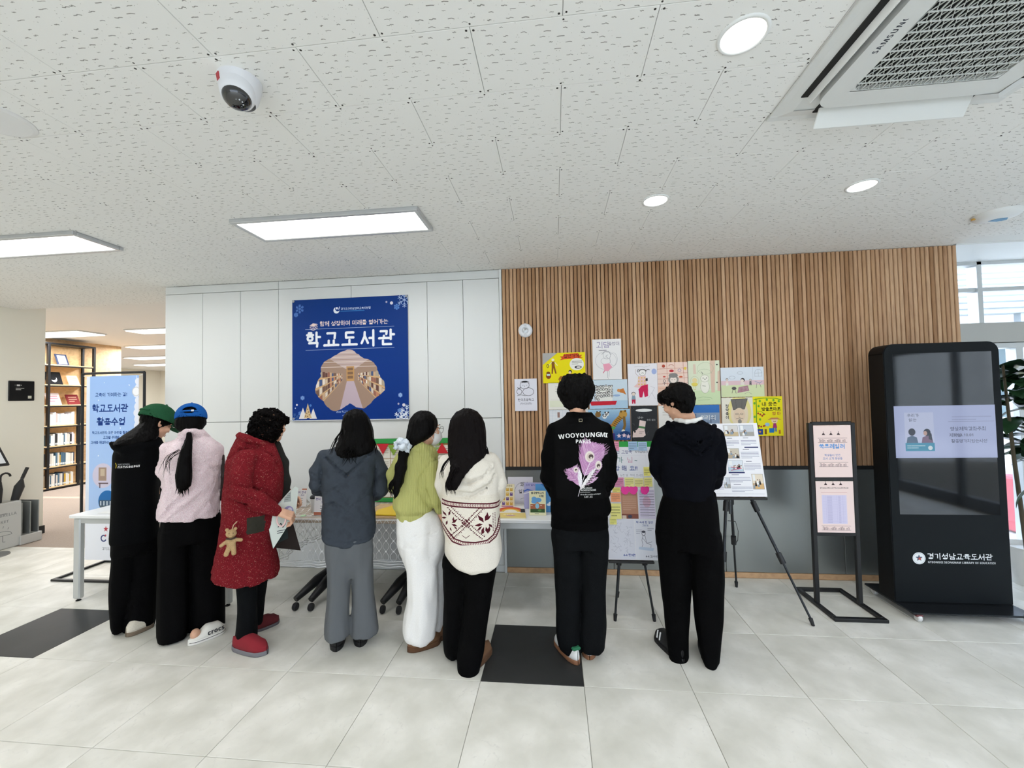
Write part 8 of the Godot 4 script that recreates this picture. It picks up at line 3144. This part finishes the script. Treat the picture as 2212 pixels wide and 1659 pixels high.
func grey_jacket_woman():
	var p := figure("person with shoulder-length black hair in a grey quilted jacket and grey flared trousers", V(-1.403, 0, -2.687), .481)
	var f: Field
	var st: SurfaceTool
	var J := {"head": V(.036, 1.475, 0), "neck": V(.02, 1.371, 0), "chest": V(-.005, 1.168, 0), "look": looking(V(.1, -.25, -1)), "sho": [V(-.148, 1.289, 0), V(.149, 1.267, 0)], "elb": [V(-.2, 1.115, -.05), V(.198, 1.032, -.03)], "wri": [V(-.134, .96, -.24), V(.124, .93, -.22)], "hip": [V(-.075, .74, 0), V(.059, .721, 0)], "knee": [V(-.077, .418, 0), V(.068, .391, 0)], "ankle": [V(-.088, .085, 0), V(.065, .059, 0)]}
	skin_body(p, J, M.skin)
	f = Field.new(V(-.289, .654, -.308), V(.284, 1.394, .165), .009)
	f.loft([[1.349, .019, 0, .101, .06], [1.328, .008, 0, .148, .085], [1.293, .006, 0, .174, .105], [1.215, -.003, 0, .176, .118], [1.097, -.013, 0, .17, .12], [.974, -.013, 0, .165, .12], [.853, -.012, 0, .172, .125], [.762, -.012, 0, .171, .13], [.721, -.008, 0, .158, .13], [.699, -.007, 0, .114, .125]], .02)
	f.cap(V(-.162, 1.29, 0), V(-.208, 1.186, 0), .042, .045, .018)
	f.cap(V(-.208, 1.186, 0), V(-.215, 1.106, -.02), .045, .039, .018)
	f.cap(V(-.215, 1.106, -.02), V(-.205, 1.045, -.12), .039, .038, .018)
	f.cap(V(-.205, 1.045, -.12), V(-.165, .99, -.24), .038, .033, .018)
	f.cap(V(.161, 1.266, 0), V(.197, 1.15, 0), .046, .05, .018)
	f.cap(V(.197, 1.15, 0), V(.203, 1.025, -.01), .05, .047, .018)
	f.cap(V(.203, 1.025, -.01), V(.17, .971, -.1), .047, .041, .018)
	f.cap(V(.17, .971, -.1), V(.13, .933, -.2), .041, .036, .018)
	f.seam([W(-.151, 1.286), W(-.025, 1.167), W(.131, 1.304)], .007, .022)
	f.seam([W(-.18, 1.235), W(-.184, 1.061), W(-.173, .907)], .006, .006)
	f.seam([W(.167, 1.208), W(.147, 1.027), W(.151, .867)], .006, .008)
	f.seam([W(-.178, .969), W(-.102, .997), W(-.001, .904)], .008, .013)
	f.seam([W(-.093, 1.076), W(.008, .963), W(.128, 1.029)], .01, .008)
	f.seam([W(-.158, 1.058), W(-.078, 1.094)], .008, .008)
	f.seam([W(-.252, 1.189), W(-.191, 1.166)], .006, .008)
	f.seam([W(-.25, 1.141), W(-.186, 1.122)], .006, .008)
	f.seam([W(.154, 1.18), W(.247, 1.146)], .006, .006)
	f.seam([W(-.174, .77), W(-.017, .732), W(.156, .732)], .006, .008)
	f.ripple(.009, V(9, 7, 9), 33)
	part("quilted_jacket", f.mesh(ArrayMesh.new(), M.puffer), null, p, false)
	f = Field.new(V(-.202, .034, -.155), V(.212, .838, .155), .01)
	f.loft([[.793, -.008, 0, .152, .115], [.7, -.01, 0, .153, .12], [.607, -.011, 0, .144, .11], [.529, -.011, 0, .116, .09], [.468, -.013, 0, .076, .06]], .03)
	f.loft([[.68, -.083, 0, .072, .1], [.538, -.08, 0, .07, .095], [.36, -.08, 0, .068, .09], [.221, -.087, 0, .074, .1], [.136, -.087, 0, .08, .11], [.103, -.087, 0, .077, .11]], .015)
	f.loft([[.657, .068, 0, .074, .1], [.513, .069, 0, .07, .095], [.33, .077, 0, .071, .09], [.186, .081, 0, .085, .1], [.104, .085, 0, .092, .11], [.079, .084, 0, .089, .11]], .015)
	f.ripple(.008, V(10, 2, 10), 34)
	part("flared_trousers", f.mesh(ArrayMesh.new(), M.wool_grey), null, p, false)
	f = Field.new(V(-.128, 1.237, -.141), V(.195, 1.622, .175), .007)
	skull(f, J, false)
	f.loft([[1.577, .04, 0, .033, .03], [1.564, .04, 0, .057, .06], [1.519, .045, 0, .085, .095], [1.456, .046, 0, .102, .106], [1.393, .041, .01, .114, .11], [1.339, .034, .03, .127, .1], [1.305, .024, .06, .113, .08], [1.282, .002, .085, .066, .045]], .02)
	f.ripple(.008, V(50, 3, 50), 35)
	var hr := part("hair", f.mesh(ArrayMesh.new(), M.hair), null, p, false)
	st = S()
	strands(st, V(-.04, 1.472, .05), V(-.116, 1.314, .1), V(-.01, 0, .01), 7, .012, .002)
	strands(st, V(.13, 1.417, .05), V(.167, 1.29, .07), V(.01, 0, 0), 7, .012, .002)
	strands(st, V(.002, 1.354, .13), V(-.001, 1.284, .14), V(0, 0, .01), 30, .04, .0025)
	part("loose_strands", st, M.hair, hr, false)
	shoe(p, W(-.096, .029), W(-.085, -.216), .1, .03, [[.0, .07], [.3, .08], [.6, .06], [1.0, .03]], hexm("141416", .6), hexm("101012", .7), "shoe", "black shoe")
	shoe(p, W(.055, .04), W(.061, -.203), .1, .03, [[.0, .07], [.3, .08], [.6, .06], [1.0, .03]], hexm("141416", .6), hexm("101012", .7), "shoe", "black shoe")

func green_sweater_girl():
	var p := figure("person in a green ribbed sweater and white trousers, wearing glasses and a white mask", V(-.941, 0, -2.73), .332)
	var f: Field
	var st: SurfaceTool
	var J := {"head": V(.054, 1.455, -.01), "neck": V(.018, 1.353, 0), "chest": V(-.015, 1.175, 0), "look": looking(V(.86, -.16, -.48)), "sho": [V(-.113, 1.247, -.04), V(.078, 1.238, .03)], "elb": [V(-.166, 1.107, -.08), V(.097, 1.066, .11)], "wri": [V(-.15, .983, -.25), V(.14, .904, .05)], "hip": [V(-.056, .835, 0), V(.073, .824, 0)], "knee": [V(.012, .45, .02), V(.1, .405, -.06)], "ankle": [V(-.017, .077, .03), V(.086, .017, -.08)]}
	skin_body(p, J, M.skin)
	f = Field.new(V(-.247, .807, -.321), V(.209, 1.408, .195), .009)
	f.loft([[1.347, .022, 0, .065, .06], [1.321, .021, 0, .09, .075], [1.284, .009, 0, .12, .1], [1.222, .002, 0, .135, .115], [1.144, -.009, 0, .137, .12], [1.05, -.017, 0, .136, .125], [.979, -.019, 0, .144, .135], [.935, -.02, 0, .144, .135], [.907, -.022, 0, .127, .125]], .02)
	f.loft([[.917, -.026, 0, .119, .115], [.886, -.03, 0, .116, .118], [.852, -.031, 0, .11, .116]], .006)
	f.cap(V(-.107, 1.247, -.04), V(-.165, 1.139, -.08), .049, .046, .02)
	f.cap(V(-.165, 1.139, -.08), V(-.164, 1.045, -.15), .046, .041, .02)
	f.cap(V(-.164, 1.045, -.15), V(-.144, .983, -.25), .041, .036, .02)
	f.cap(V(.08, 1.228, .07), V(.094, 1.082, .115), .052, .045, .01)
	f.cap(V(.094, 1.082, .115), V(.111, .986, .1), .045, .039, .01)
	f.cap(V(.111, .986, .1), V(.14, .907, .05), .039, .034, .01)
	f.cap(V(-.055, 1.338, .03), V(.008, 1.325, .08), .021, .021, .006)
	f.cap(V(.008, 1.325, .08), V(.084, 1.294, .06), .021, .021, .006)
	f.cap(V(.084, 1.294, .06), V(.123, 1.269, 0), .021, .019, .006)
	f.cap(V(-.043, 1.355, .05), V(.03, 1.348, .07), .018, .018, .012)
	f.cap(V(.03, 1.348, .07), V(.103, 1.31, .04), .018, .019, .012)
	f.seam([W(-.001, 1.059), W(.009, 1.143), W(.069, 1.224), W(.123, 1.253)], .006, .01)
	f.seam([W(-.068, 1.304), W(.023, 1.283), W(.116, 1.241)], .005, .007)
	f.seam([W(.005, 1.064), W(.05, .973), W(.096, .919)], .01, .012)
	f.ripple(.009, V(7, 5, 7), 43)
	part("ribbed_sweater", f.mesh(ArrayMesh.new(), M.rib_knit), null, p, false)
	f = Field.new(V(-.182, -.028, -.205), V(.219, .971, .18), .01)
	f.loft([[.926, -.027, 0, .101, .1], [.871, -.004, 0, .139, .12], [.799, .008, 0, .155, .13], [.72, .015, 0, .156, .13], [.626, .019, 0, .144, .12], [.549, .021, 0, .116, .1], [.471, .025, 0, .074, .07]], .04)
	f.loft([[.7, -.026, .02, .103, .12], [.524, .017, .03, .106, .115], [.349, .02, .03, .1, .11], [.21, .006, .03, .109, .11], [.126, -.001, .03, .105, .11], [.078, -.002, .03, .093, .105], [.051, -.005, .03, .066, .09]], .03)
	f.loft([[.74, .071, -.02, .086, .1], [.604, .092, -.04, .083, .105], [.478, .102, -.06, .082, .1], [.292, .104, -.07, .075, .09], [.104, .094, -.08, .067, .09], [.017, .086, -.08, .054, .085]], .02)
	f.seam([W(-.054, .758), W(.063, .769), W(.122, .779)], .004, .009)
	f.seam([W(-.048, .757), W(-.04, .663), W(-.016, .608), W(.06, .613), W(.114, .648)], .004, .007)
	f.seam([W(-.11, .88), W(-.098, .848)], .004, .006)
	f.seam([W(-.062, .882), W(-.056, .832)], .004, .006)
	f.seam([W(.122, .553), W(.128, .334), W(.112, .088)], .006, .008)
	f.ripple(.016, V(8, 2.5, 8), 44)
	part("sweatpants", f.mesh(ArrayMesh.new(), M.white_fleece), null, p, false)
	f = Field.new(V(-.189, .986, -.145), V(.189, 1.613, .204), .007)
	f.loft([[1.568, .046, 0, .031, .03], [1.549, .043, 0, .065, .07], [1.511, .04, 0, .087, .1], [1.466, .033, 0, .096, .108], [1.417, .02, .01, .093, .105], [1.381, -.007, .02, .069, .085], [1.358, -.025, .03, .043, .06], [1.338, -.034, .04, .021, .04]], .02)
	skull(f, J, true)
	f.cap(V(-.049, 1.348, .04), V(-.09, 1.302, .1), .024, .029, .02)
	f.cap(V(-.09, 1.302, .1), V(-.107, 1.218, .13), .029, .035, .02)
	f.cap(V(-.107, 1.218, .13), V(-.125, 1.132, .14), .035, .029, .02)
	f.cap(V(-.125, 1.132, .14), V(-.137, 1.068, .14), .029, .017, .02)
	f.cap(V(-.137, 1.068, .14), V(-.146, 1.028, .145), .017, .007, .02)
	f.ripple(.006, V(50, 5, 50), 45)
	var hr := part("hair", f.mesh(ArrayMesh.new(), M.hair), null, p, false)
	st = S()
	strands(st, V(-.13, 1.162, .14), V(-.154, 1.047, .145), V(-.03, 0, .01), 14, .014)
	part("loose_strands", st, M.hair, hr, false)
	f = Field.new(V(-.192, 1.266, .025), V(-.004, 1.443, .195), .006)
	f.ball(V(-.13, 1.363, .09), V(.026, .024, .03), .008)
	f.ball(V(-.106, 1.385, .1), V(.026, .024, .03), .008)
	f.ball(V(-.077, 1.377, .1), V(.024, .021, .03), .008)
	f.ball(V(-.063, 1.348, .09), V(.024, .021, .03), .008)
	f.ball(V(-.072, 1.319, .1), V(.021, .019, .03), .008)
	f.ball(V(-.094, 1.348, .13), V(.026, .023, .03), .008)
	f.ball(V(-.136, 1.347, .1), V(.017, .016, .03), .008)
	f.ripple(.012, V(40, 40, 40), 46)
	part("scrunchie", f.mesh(ArrayMesh.new(), hexm("ccd4dc", .85)), null, p, false)
	eyes(p, J)
	var hx := Transform3D(J.look, J.head)
	f = Field.new(V(-.09, -.13, -.14), V(.09, .02, .0), .004)
	f.ball(V(0, -.055, -.055), V(.066, .062, .072), .0)
	f.cap(V(0, -.01, -.1), V(0, -.05, -.122), .012, .016, .03)
	f.ball(V(0, -.06, .03), V(.12, .15, .08), .0, Basis.IDENTITY, true)
	f.ball(V(0, .045, -.06), V(.12, .05, .1), .0, Basis.IDENTITY, true)
	var mk := part("face_mask", f.mesh(ArrayMesh.new(), hexm("f1f1ef", .85), hx), null, p, false)
	st = S()
	for s in [-1.0, 1.0]:
		tube(st, [hx * V(.058 * s, -.025, -.06), hx * V(.079 * s, .0, -.02), hx * V(.086 * s, .02, .012)], .002, 6)
		tube(st, [hx * V(.055 * s, -.085, -.05), hx * V(.077 * s, -.05, -.01), hx * V(.086 * s, -.015, .025)], .002, 6)
	part("ear_loop", st, hexm("f1f1ef", .85), mk, false)
	st = S()
	for s in [-1.0, 1.0]:
		var rim := []
		for i in 17:
			var a := TAU * i / 16.0
			rim.append(hx * V(.034 * s + cos(a) * .025, .003 + sin(a) * .024, -.112 + absf(cos(a)) * .004))
		tube(st, rim, .0014, 6, false)
		tube(st, [hx * V(.059 * s, .01, -.108), hx * V(.08 * s, .012, -.05), hx * V(.084 * s, .012, .01)], .0016, 6)
	tube(st, [hx * V(-.01, .008, -.114), hx * V(.01, .008, -.114)], .0014, 6)
	part("glasses", st, hexm("3a3434", .3, .5), p, false)
	shoe(p, W(-.084, .056), W(.136, -.018), .1, .034, [[.0, .05], [.25, .07], [.6, .075], [1.0, .03]], hexm("7b583c", .95), hexm("5f4028", .9), "shoe", "brown suede clog")
	shoe(p, W(-.001, -.011), W(.191, -.082), .1, .034, [[.0, .05], [.25, .07], [.6, .075], [1.0, .03]], hexm("7b583c", .95), hexm("5f4028", .9), "shoe", "brown suede clog")

func cream_sweater_girl():
	var p := figure("person with long straight black hair in a loose cream hooded sweater with maroon pattern", V(-.599, 0, -2.617), .225)
	var f: Field
	var st: SurfaceTool
	var J := {"head": V(.028, 1.462, 0), "neck": V(.029, 1.357, 0), "chest": V(.038, 1.177, 0), "look": looking(V(.1, -.2, -1)), "sho": [V(-.097, 1.243, 0), V(.177, 1.232, 0)], "elb": [V(-.131, 1.073, -.04), V(.23, 1.06, -.02)], "wri": [V(-.072, .93, -.24), V(.214, .915, -.24)], "hip": [V(-.041, .709, 0), V(.107, .699, 0)], "knee": [V(-.065, .379, -.02), V(.088, .386, .02)], "ankle": [V(-.097, .049, -.04), V(.028, .012, .06)]}
	skin_body(p, J, M.skin)
	f = Field.new(V(-.218, .535, -.291), V(.313, 1.359, .215), .009)
	f.loft([[1.314, .051, 0, .097, .06], [1.29, .05, 0, .146, .09], [1.243, .046, 0, .173, .115], [1.147, .045, 0, .185, .13], [1.029, .041, 0, .183, .14], [.907, .044, 0, .184, .15], [.794, .05, 0, .181, .155], [.681, .056, .005, .179, .155], [.634, .063, .03, .163, .13], [.605, .075, .07, .129, .09], [.58, .083, .1, .069, .05]], .02)
	f.cap(V(-.103, 1.243, 0), V(-.133, 1.107, -.02), .053, .05, .02)
	f.cap(V(-.133, 1.107, -.02), V(-.123, 1.013, -.1), .05, .043, .02)
	f.cap(V(-.123, 1.013, -.1), V(-.072, .935, -.22), .043, .035, .02)
	f.cap(V(.183, 1.231, 0), V(.223, 1.092, -.01), .057, .055, .02)
	f.cap(V(.223, 1.092, -.01), V(.232, 1.011, -.06), .055, .043, .02)
	f.cap(V(.232, 1.011, -.06), V(.212, .92, -.22), .043, .036, .02)
	f.ball(V(.042, 1.193, .09), V(.133, .092, .075), .03)
	f.cap(V(.182, 1.276, .02), V(.177, 1.231, .09), .018, .02, .012)
	f.cap(V(.177, 1.231, .09), V(.121, 1.193, .14), .02, .02, .012)
	f.cap(V(.121, 1.193, .14), V(.041, 1.177, .155), .02, .02, .012)
	f.cap(V(.041, 1.177, .155), V(-.026, 1.201, .15), .02, .017, .012)
	f.cap(V(.199, 1.235, .03), V(.156, 1.151, .12), .021, .026, .015)
	f.cap(V(.156, 1.151, .12), V(.045, 1.107, .155), .026, .025, .015)
	f.cap(V(.045, 1.107, .155), V(-.061, 1.123, .14), .025, .022, .015)
	f.cap(V(-.061, 1.123, .14), V(-.114, 1.18, .06), .022, .023, .015)
	f.seam([W(.194, 1.171), W(.144, 1.095), W(.041, 1.046), W(-.077, 1.07)], .007, .02)
	f.seam([W(.171, 1.232), W(.115, 1.168), W(.031, 1.136), W(-.034, 1.157)], .006, .014)
	f.ripple(.010, V(7, 5, 7), 53)
	part("knit_sweater", f.mesh(ArrayMesh.new(), M.cream_knit, Transform3D.IDENTITY, [[Rect2(-.141, .757, .373, .297), garment_print(knit_band())]]), null, p, false)
	f = Field.new(V(-.186, -.1, -.175), V(.256, .747, .225), .011)
	f.loft([[.702, .054, 0, .166, .12], [.601, .035, 0, .172, .12]], .03)
	f.loft([[.644, -.063, -.02, .08, .1], [.392, -.069, -.03, .069, .09], [.163, -.089, -.04, .062, .09], [.043, -.097, -.05, .053, .09], [.008, -.101, -.05, .041, .08]], .02)
	f.loft([[.644, .1, .01, .113, .11], [.409, .083, .03, .088, .1], [.254, .057, .05, .077, .1], [.097, .03, .06, .078, .11], [-.008, .01, .07, .068, .12], [-.055, -.005, .07, .043, .11]], .02)
	f.ripple(.010, V(8, 1.5, 8), 54)
	part("trousers", f.mesh(ArrayMesh.new(), M.trouser), null, p, false)
	f = Field.new(V(-.13, 1.067, -.139), V(.184, 1.63, .244), .007)
	skull(f, J, false)
	f.loft([[1.585, .03, 0, .033, .03], [1.57, .028, 0, .067, .06], [1.528, .028, 0, .1, .09], [1.462, .028, 0, .116, .104], [1.388, .027, .01, .122, .105], [1.325, .026, .03, .121, .1], [1.284, .023, .07, .112, .07], [1.252, 0, .12, .082, .045], [1.204, -.029, .165, .053, .03], [1.154, -.051, .185, .036, .024], [1.112, -.068, .19, .025, .016]], .02)
	f.ripple(.008, V(50, 2.5, 50), 55)
	var hr := part("hair", f.mesh(ArrayMesh.new(), M.hair_brown), null, p, false)
	st = S()
	strands(st, V(-.042, 1.241, .18), V(-.077, 1.103, .2), V(-.02, 0, .01), 26, .022)
	strands(st, V(-.072, 1.304, .13), V(-.131, 1.187, .17), V(-.02, 0, .01), 8, .01, .002)
	strands(st, V(.135, 1.343, .04), V(.144, 1.266, .06), V(.01, 0, 0), 10, .012)
	part("loose_strands", st, M.hair_brown, hr, false)
	shoe(p, W(.001, .154), W(.146, -.079), .1, .03, [[.0, .03], [.25, .05], [.6, .07], [1.0, .03]], hexm("7b583c", .95), hexm("5f4028", .9), "shoe", "brown suede clog")
	shoe(p, W(-.122, -.033), W(-.049, -.253), .1, .03, [[.0, .03], [.25, .05], [.6, .07], [1.0, .03]], hexm("7b583c", .95), hexm("5f4028", .9), "shoe", "brown suede clog")

func feather_boy():
	var p := figure("person seen from behind in a black sweatshirt with white lettering and a pink feather", V(.111, 0, -2.695), -.041)
	var f: Field
	var st: SurfaceTool
	var J := {"head": V(.028, 1.657, 0), "neck": V(.034, 1.552, 0), "chest": V(.035, 1.372, 0), "look": looking(V(0, -.28, -1)), "sho": [V(-.112, 1.433, 0), V(.184, 1.431, 0)], "elb": [V(-.168, 1.132, 0), V(.222, 1.135, 0)], "wri": [V(-.076, .908, -.24), V(.143, .927, -.24)], "hip": [V(-.052, .866, 0), V(.11, .869, 0)], "knee": [V(-.058, .481, 0), V(.103, .488, 0)], "ankle": [V(-.045, .058, 0), V(.086, .067, 0)]}
	skin_body(p, J, M.skin)
	f = Field.new(V(-.251, .778, -.311), V(.306, 1.595, .163), .009)
	f.loft([[1.55, .042, .02, .079, .07], [1.523, .041, .015, .103, .08], [1.492, .037, 0, .148, .088], [1.447, .036, 0, .172, .1], [1.372, .034, 0, .181, .115], [1.223, .028, 0, .179, .12], [1.074, .023, 0, .174, .118], [.971, .033, 0, .193, .125], [.932, .035, 0, .196, .128], [.891, .03, 0, .185, .122], [.823, .027, 0, .181, .118]], .02)
	f.cap(V(-.112, 1.433, 0), V(-.152, 1.269, .01), .057, .057, .02)
	f.cap(V(-.152, 1.269, .01), V(-.168, 1.132, 0), .057, .048, .02)
	f.cap(V(-.168, 1.132, 0), V(-.128, 1, -.12), .048, .044, .02)
	f.cap(V(-.128, 1, -.12), V(-.076, .908, -.24), .044, .036, .02)
	f.cap(V(.19, 1.431, 0), V(.216, 1.269, .01), .055, .055, .02)
	f.cap(V(.216, 1.269, .01), V(.225, 1.135, 0), .055, .046, .02)
	f.cap(V(.225, 1.135, 0), V(.193, 1.013, -.12), .046, .042, .02)
	f.cap(V(.193, 1.013, -.12), V(.143, .927, -.24), .042, .035, .02)
	f.cap(V(-.034, 1.546, .04), V(.004, 1.541, .08), .012, .012, .008)
	f.cap(V(.004, 1.541, .08), V(.038, 1.538, .088), .012, .011, .008)
	f.cap(V(.038, 1.538, .088), V(.078, 1.54, .08), .011, .011, .008)
	f.cap(V(.078, 1.54, .08), V(.118, 1.543, .04), .011, .012, .008)
	f.seam([W(-.156, .887), W(.029, .885), W(.215, .895)], .005, .008)
	f.ripple(.010, V(6, 5, 6), 63)
	part("sweatshirt", f.mesh(ArrayMesh.new(), M.jet, Transform3D.IDENTITY, [[Rect2(-.118, 1.011, .347, .514), garment_print(feather())]]), null, p, false)
	f = Field.new(V(-.184, -.019, -.15), V(.242, .971, .15), .01)
	f.loft([[.926, .028, 0, .159, .105], [.811, .029, 0, .178, .115], [.69, .028, 0, .176, .115]], .03)
	f.loft([[.777, -.056, 0, .093, .105], [.599, -.057, 0, .09, .095], [.437, -.058, 0, .087, .09], [.247, -.06, 0, .078, .085], [.124, -.063, 0, .075, .085], [.055, -.054, 0, .071, .08], [.026, -.042, 0, .057, .075]], .016)
	f.loft([[.781, .119, 0, .087, .105], [.605, .113, 0, .086, .095], [.445, .105, 0, .078, .09], [.256, .1, 0, .078, .085], [.134, .092, 0, .08, .085], [.07, .089, 0, .075, .08], [.046, .08, 0, .061, .075]], .016)
	f.ripple(.010, V(9, 3.5, 9), 64)
	part("trousers", f.mesh(ArrayMesh.new(), M.charcoal), null, p, false)
	f = Field.new(V(-.126, 1.516, -.153), V(.179, 1.841, .153), .006)
	skull(f, J, false)
	f.loft([[1.796, .031, 0, .051, .04], [1.781, .032, 0, .082, .075], [1.744, .028, 0, .109, .105], [1.693, .026, 0, .117, .118], [1.648, .025, 0, .108, .112], [1.612, .026, 0, .089, .1], [1.582, .027, 0, .07, .085], [1.561, .028, 0, .047, .06]], .02)
	f.ball(V(-.014, 1.77, 0), V(.048, .027, .07), .02)
	f.ball(V(.075, 1.767, 0), V(.047, .027, .07), .02)
	f.ripple(.012, V(30, 9, 30), 65)
	f.ripple(.005, V(70, 25, 70), 66, 1)
	part("hair", f.mesh(ArrayMesh.new(), M.hair), null, p, false)
	var sneaker := mat(Color.WHITE, .55, .0, null)
	var sh0 := shoe(p, W(-.004, .1), W(-.141, -.155), .098, .028, [[.0, .06], [.15, .062], [.35, .075], [.6, .07], [.85, .045], [1.0, .02]], hexm("ececea", .5), hexm("8a5d40", .7), "shoe", "white trainer with gum sole")
	var sh1 := shoe(p, W(.068, .043), W(.058, -.162), .098, .028, [[.0, .06], [.15, .062], [.35, .075], [.6, .07], [.85, .045], [1.0, .02]], hexm("ececea", .5), hexm("8a5d40", .7), "shoe", "white trainer with gum sole")
	feather_trims(p, sh0, V(-.004, .1, 0), V(-.141, -.155, 0))

func hoodie_boy():
	var p := figure("person in a dark navy hoodie with lowered hood, face turned left and looking down", V(.824, 0, -2.746), -.292)
	var f: Field
	var st: SurfaceTool
	var J := {"head": V(-.038, 1.604, -.02), "neck": V(.017, 1.503, 0), "chest": V(.023, 1.331, 0), "look": looking(V(-.72, -.46, -.5)), "sho": [V(-.132, 1.38, -.01), V(.177, 1.387, 0)], "elb": [V(-.172, 1.174, 0), V(.19, 1.177, 0)], "wri": [V(-.092, 1.002, -.24), V(.137, 1.008, -.24)], "hip": [V(-.053, .913, 0), V(.096, .926, 0)], "knee": [V(-.075, .468, 0), V(.108, .495, 0)], "ankle": [V(-.078, .026, .02), V(.098, .05, .02)]}
	skin_body(p, J, M.skin)
	f = Field.new(V(-.256, .934, -.308), V(.279, 1.529, .213), .009)
	f.loft([[1.484, .027, -.01, .082, .07], [1.454, .019, -.01, .137, .09], [1.414, .021, 0, .175, .108], [1.346, .017, 0, .184, .12], [1.257, .014, 0, .184, .125], [1.168, .009, 0, .179, .125], [1.079, .004, 0, .163, .12], [1.03, .007, 0, .153, .118], [.989, .011, 0, .155, .118]], .02)
	f.cap(V(-.137, 1.381, 0), V(-.169, 1.252, .01), .054, .052, .02)
	f.cap(V(-.169, 1.252, .01), V(-.172, 1.168, 0), .052, .046, .02)
	f.cap(V(-.172, 1.168, 0), V(-.135, 1.062, -.12), .046, .041, .02)
	f.cap(V(-.135, 1.062, -.12), V(-.092, 1.002, -.24), .041, .033, .02)
	f.cap(V(.179, 1.387, 0), V(.198, 1.265, .01), .052, .046, .02)
	f.cap(V(.198, 1.265, .01), V(.19, 1.168, 0), .046, .041, .02)
	f.cap(V(.19, 1.168, 0), V(.169, 1.074, -.12), .041, .038, .02)
	f.cap(V(.169, 1.074, -.12), V(.137, 1.008, -.24), .038, .031, .02)
	f.ball(V(.055, 1.393, .09), V(.126, .071, .065), .03)
	f.cap(V(-.094, 1.468, .02), V(-.044, 1.432, .09), .02, .019, .012)
	f.cap(V(-.044, 1.432, .09), V(.023, 1.386, .14), .019, .018, .012)
	f.cap(V(.023, 1.386, .14), V(.083, 1.351, .16), .018, .018, .012)
	f.cap(V(.083, 1.351, .16), V(.135, 1.4, .145), .018, .018, .012)
	f.cap(V(.135, 1.4, .145), V(.169, 1.456, .08), .018, .015, .012)
	f.cap(V(-.106, 1.433, .04), V(-.025, 1.372, .12), .022, .024, .02)
	f.cap(V(-.025, 1.372, .12), V(.077, 1.305, .15), .024, .025, .02)
	f.cap(V(.077, 1.305, .15), V(.17, 1.374, .1), .025, .025, .02)
	f.cap(V(.17, 1.374, .1), V(.183, 1.419, .04), .025, .026, .02)
	f.seam([W(-.074, 1.418), W(.013, 1.354), W(.087, 1.297), W(.152, 1.357)], .006, .014)
	f.seam([W(-.084, 1.454), W(.003, 1.402), W(.083, 1.356), W(.133, 1.406)], .006, .01)
	f.seam([W(-.064, 1.209), W(.024, 1.183)], .01, .004)
	f.seam([W(.166, 1.291), W(.149, 1.103)], .01, .008)
	f.ripple(.011, V(7, 5, 7), 73)
	part("hoodie", f.mesh(ArrayMesh.new(), M.navy), null, p, false)
	f = Field.new(V(-.228, -.088, -.16), V(.235, 1.075, .16), .01)
	f.loft([[1.03, .014, 0, .151, .11], [.929, .005, 0, .173, .12], [.803, -.003, 0, .19, .125], [.684, .004, 0, .194, .12]], .03)
	f.loft([[.761, -.09, 0, .101, .11], [.555, -.085, 0, .095, .1], [.349, -.084, 0, .085, .095], [.203, -.086, 0, .074, .09], [.062, -.084, .01, .062, .095], [-.012, -.08, .02, .055, .1], [-.043, -.065, .03, .037, .09]], .018)
	f.loft([[.782, .103, 0, .093, .11], [.581, .107, 0, .092, .1], [.38, .104, 0, .087, .095], [.238, .102, 0, .082, .09], [.101, .101, .01, .067, .09], [.022, .101, .02, .053, .09], [-.003, .1, .03, .04, .08]], .018)
	f.ripple(.010, V(8, 2, 8), 74)
	part("trousers", f.mesh(ArrayMesh.new(), M.jet), null, p, false)
	f = Field.new(V(-.173, 1.469, -.155), V(.105, 1.766, .15), .006)
	f.loft([[1.721, -.012, 0, .036, .04], [1.706, -.02, 0, .062, .075], [1.673, -.028, 0, .086, .1], [1.64, -.031, 0, .099, .11], [1.616, -.007, .01, .077, .105], [1.586, .008, .02, .057, .09], [1.557, .01, .03, .046, .07], [1.537, .013, .03, .033, .05]], .015)
	f.ball(J.head + J.look * V(0, .062, -.055), V(.08, .05, .055), .015, J.look)
	skull(f, J, true)
	f.ripple(.009, V(36, 12, 36), 75)
	f.ripple(.004, V(80, 30, 80), 76, 1)
	part("hair", f.mesh(ArrayMesh.new(), M.hair), null, p, false)
	eyes(p, J)
	f = Field.new(V(-.098, 1.433, -.039), V(.142, 1.545, .133), .006)
	f.cap(V(-.049, 1.488, .01), V(-.021, 1.485, .05), .014, .014, .012)
	f.cap(V(-.021, 1.485, .05), V(.016, 1.481, .085), .014, .013, .012)
	f.cap(V(.016, 1.481, .085), V(.058, 1.487, .085), .013, .013, .012)
	f.cap(V(.058, 1.487, .085), V(.097, 1.5, .05), .013, .011, .012)
	part("undershirt", f.mesh(ArrayMesh.new(), hexm("e9e8e4", .9)), null, p, false)
	var sl := shoe(p, W(-.049, .105), W(-.218, -.142), .1, .026, [[.0, .05], [.25, .06], [.5, .075], [.8, .06], [1.0, .025]], hexm("0f1012", .6), hexm("121214", .7), "shoe", "black slide")
	slide_stripes(sl, V(-.049, .105, 0), V(-.218, -.142, 0))
	shoe(p, W(.098, .045), W(.085, -.189), .1, .026, [[.0, .05], [.25, .06], [.5, .075], [.8, .06], [1.0, .025]], hexm("0f1012", .6), hexm("121214", .7), "shoe", "black slide")

func V(x: float, y: float, z: float) -> Vector3:
	return Vector3(x, y, z)

func W(x: float, y: float) -> Vector2:
	return Vector2(x, y)
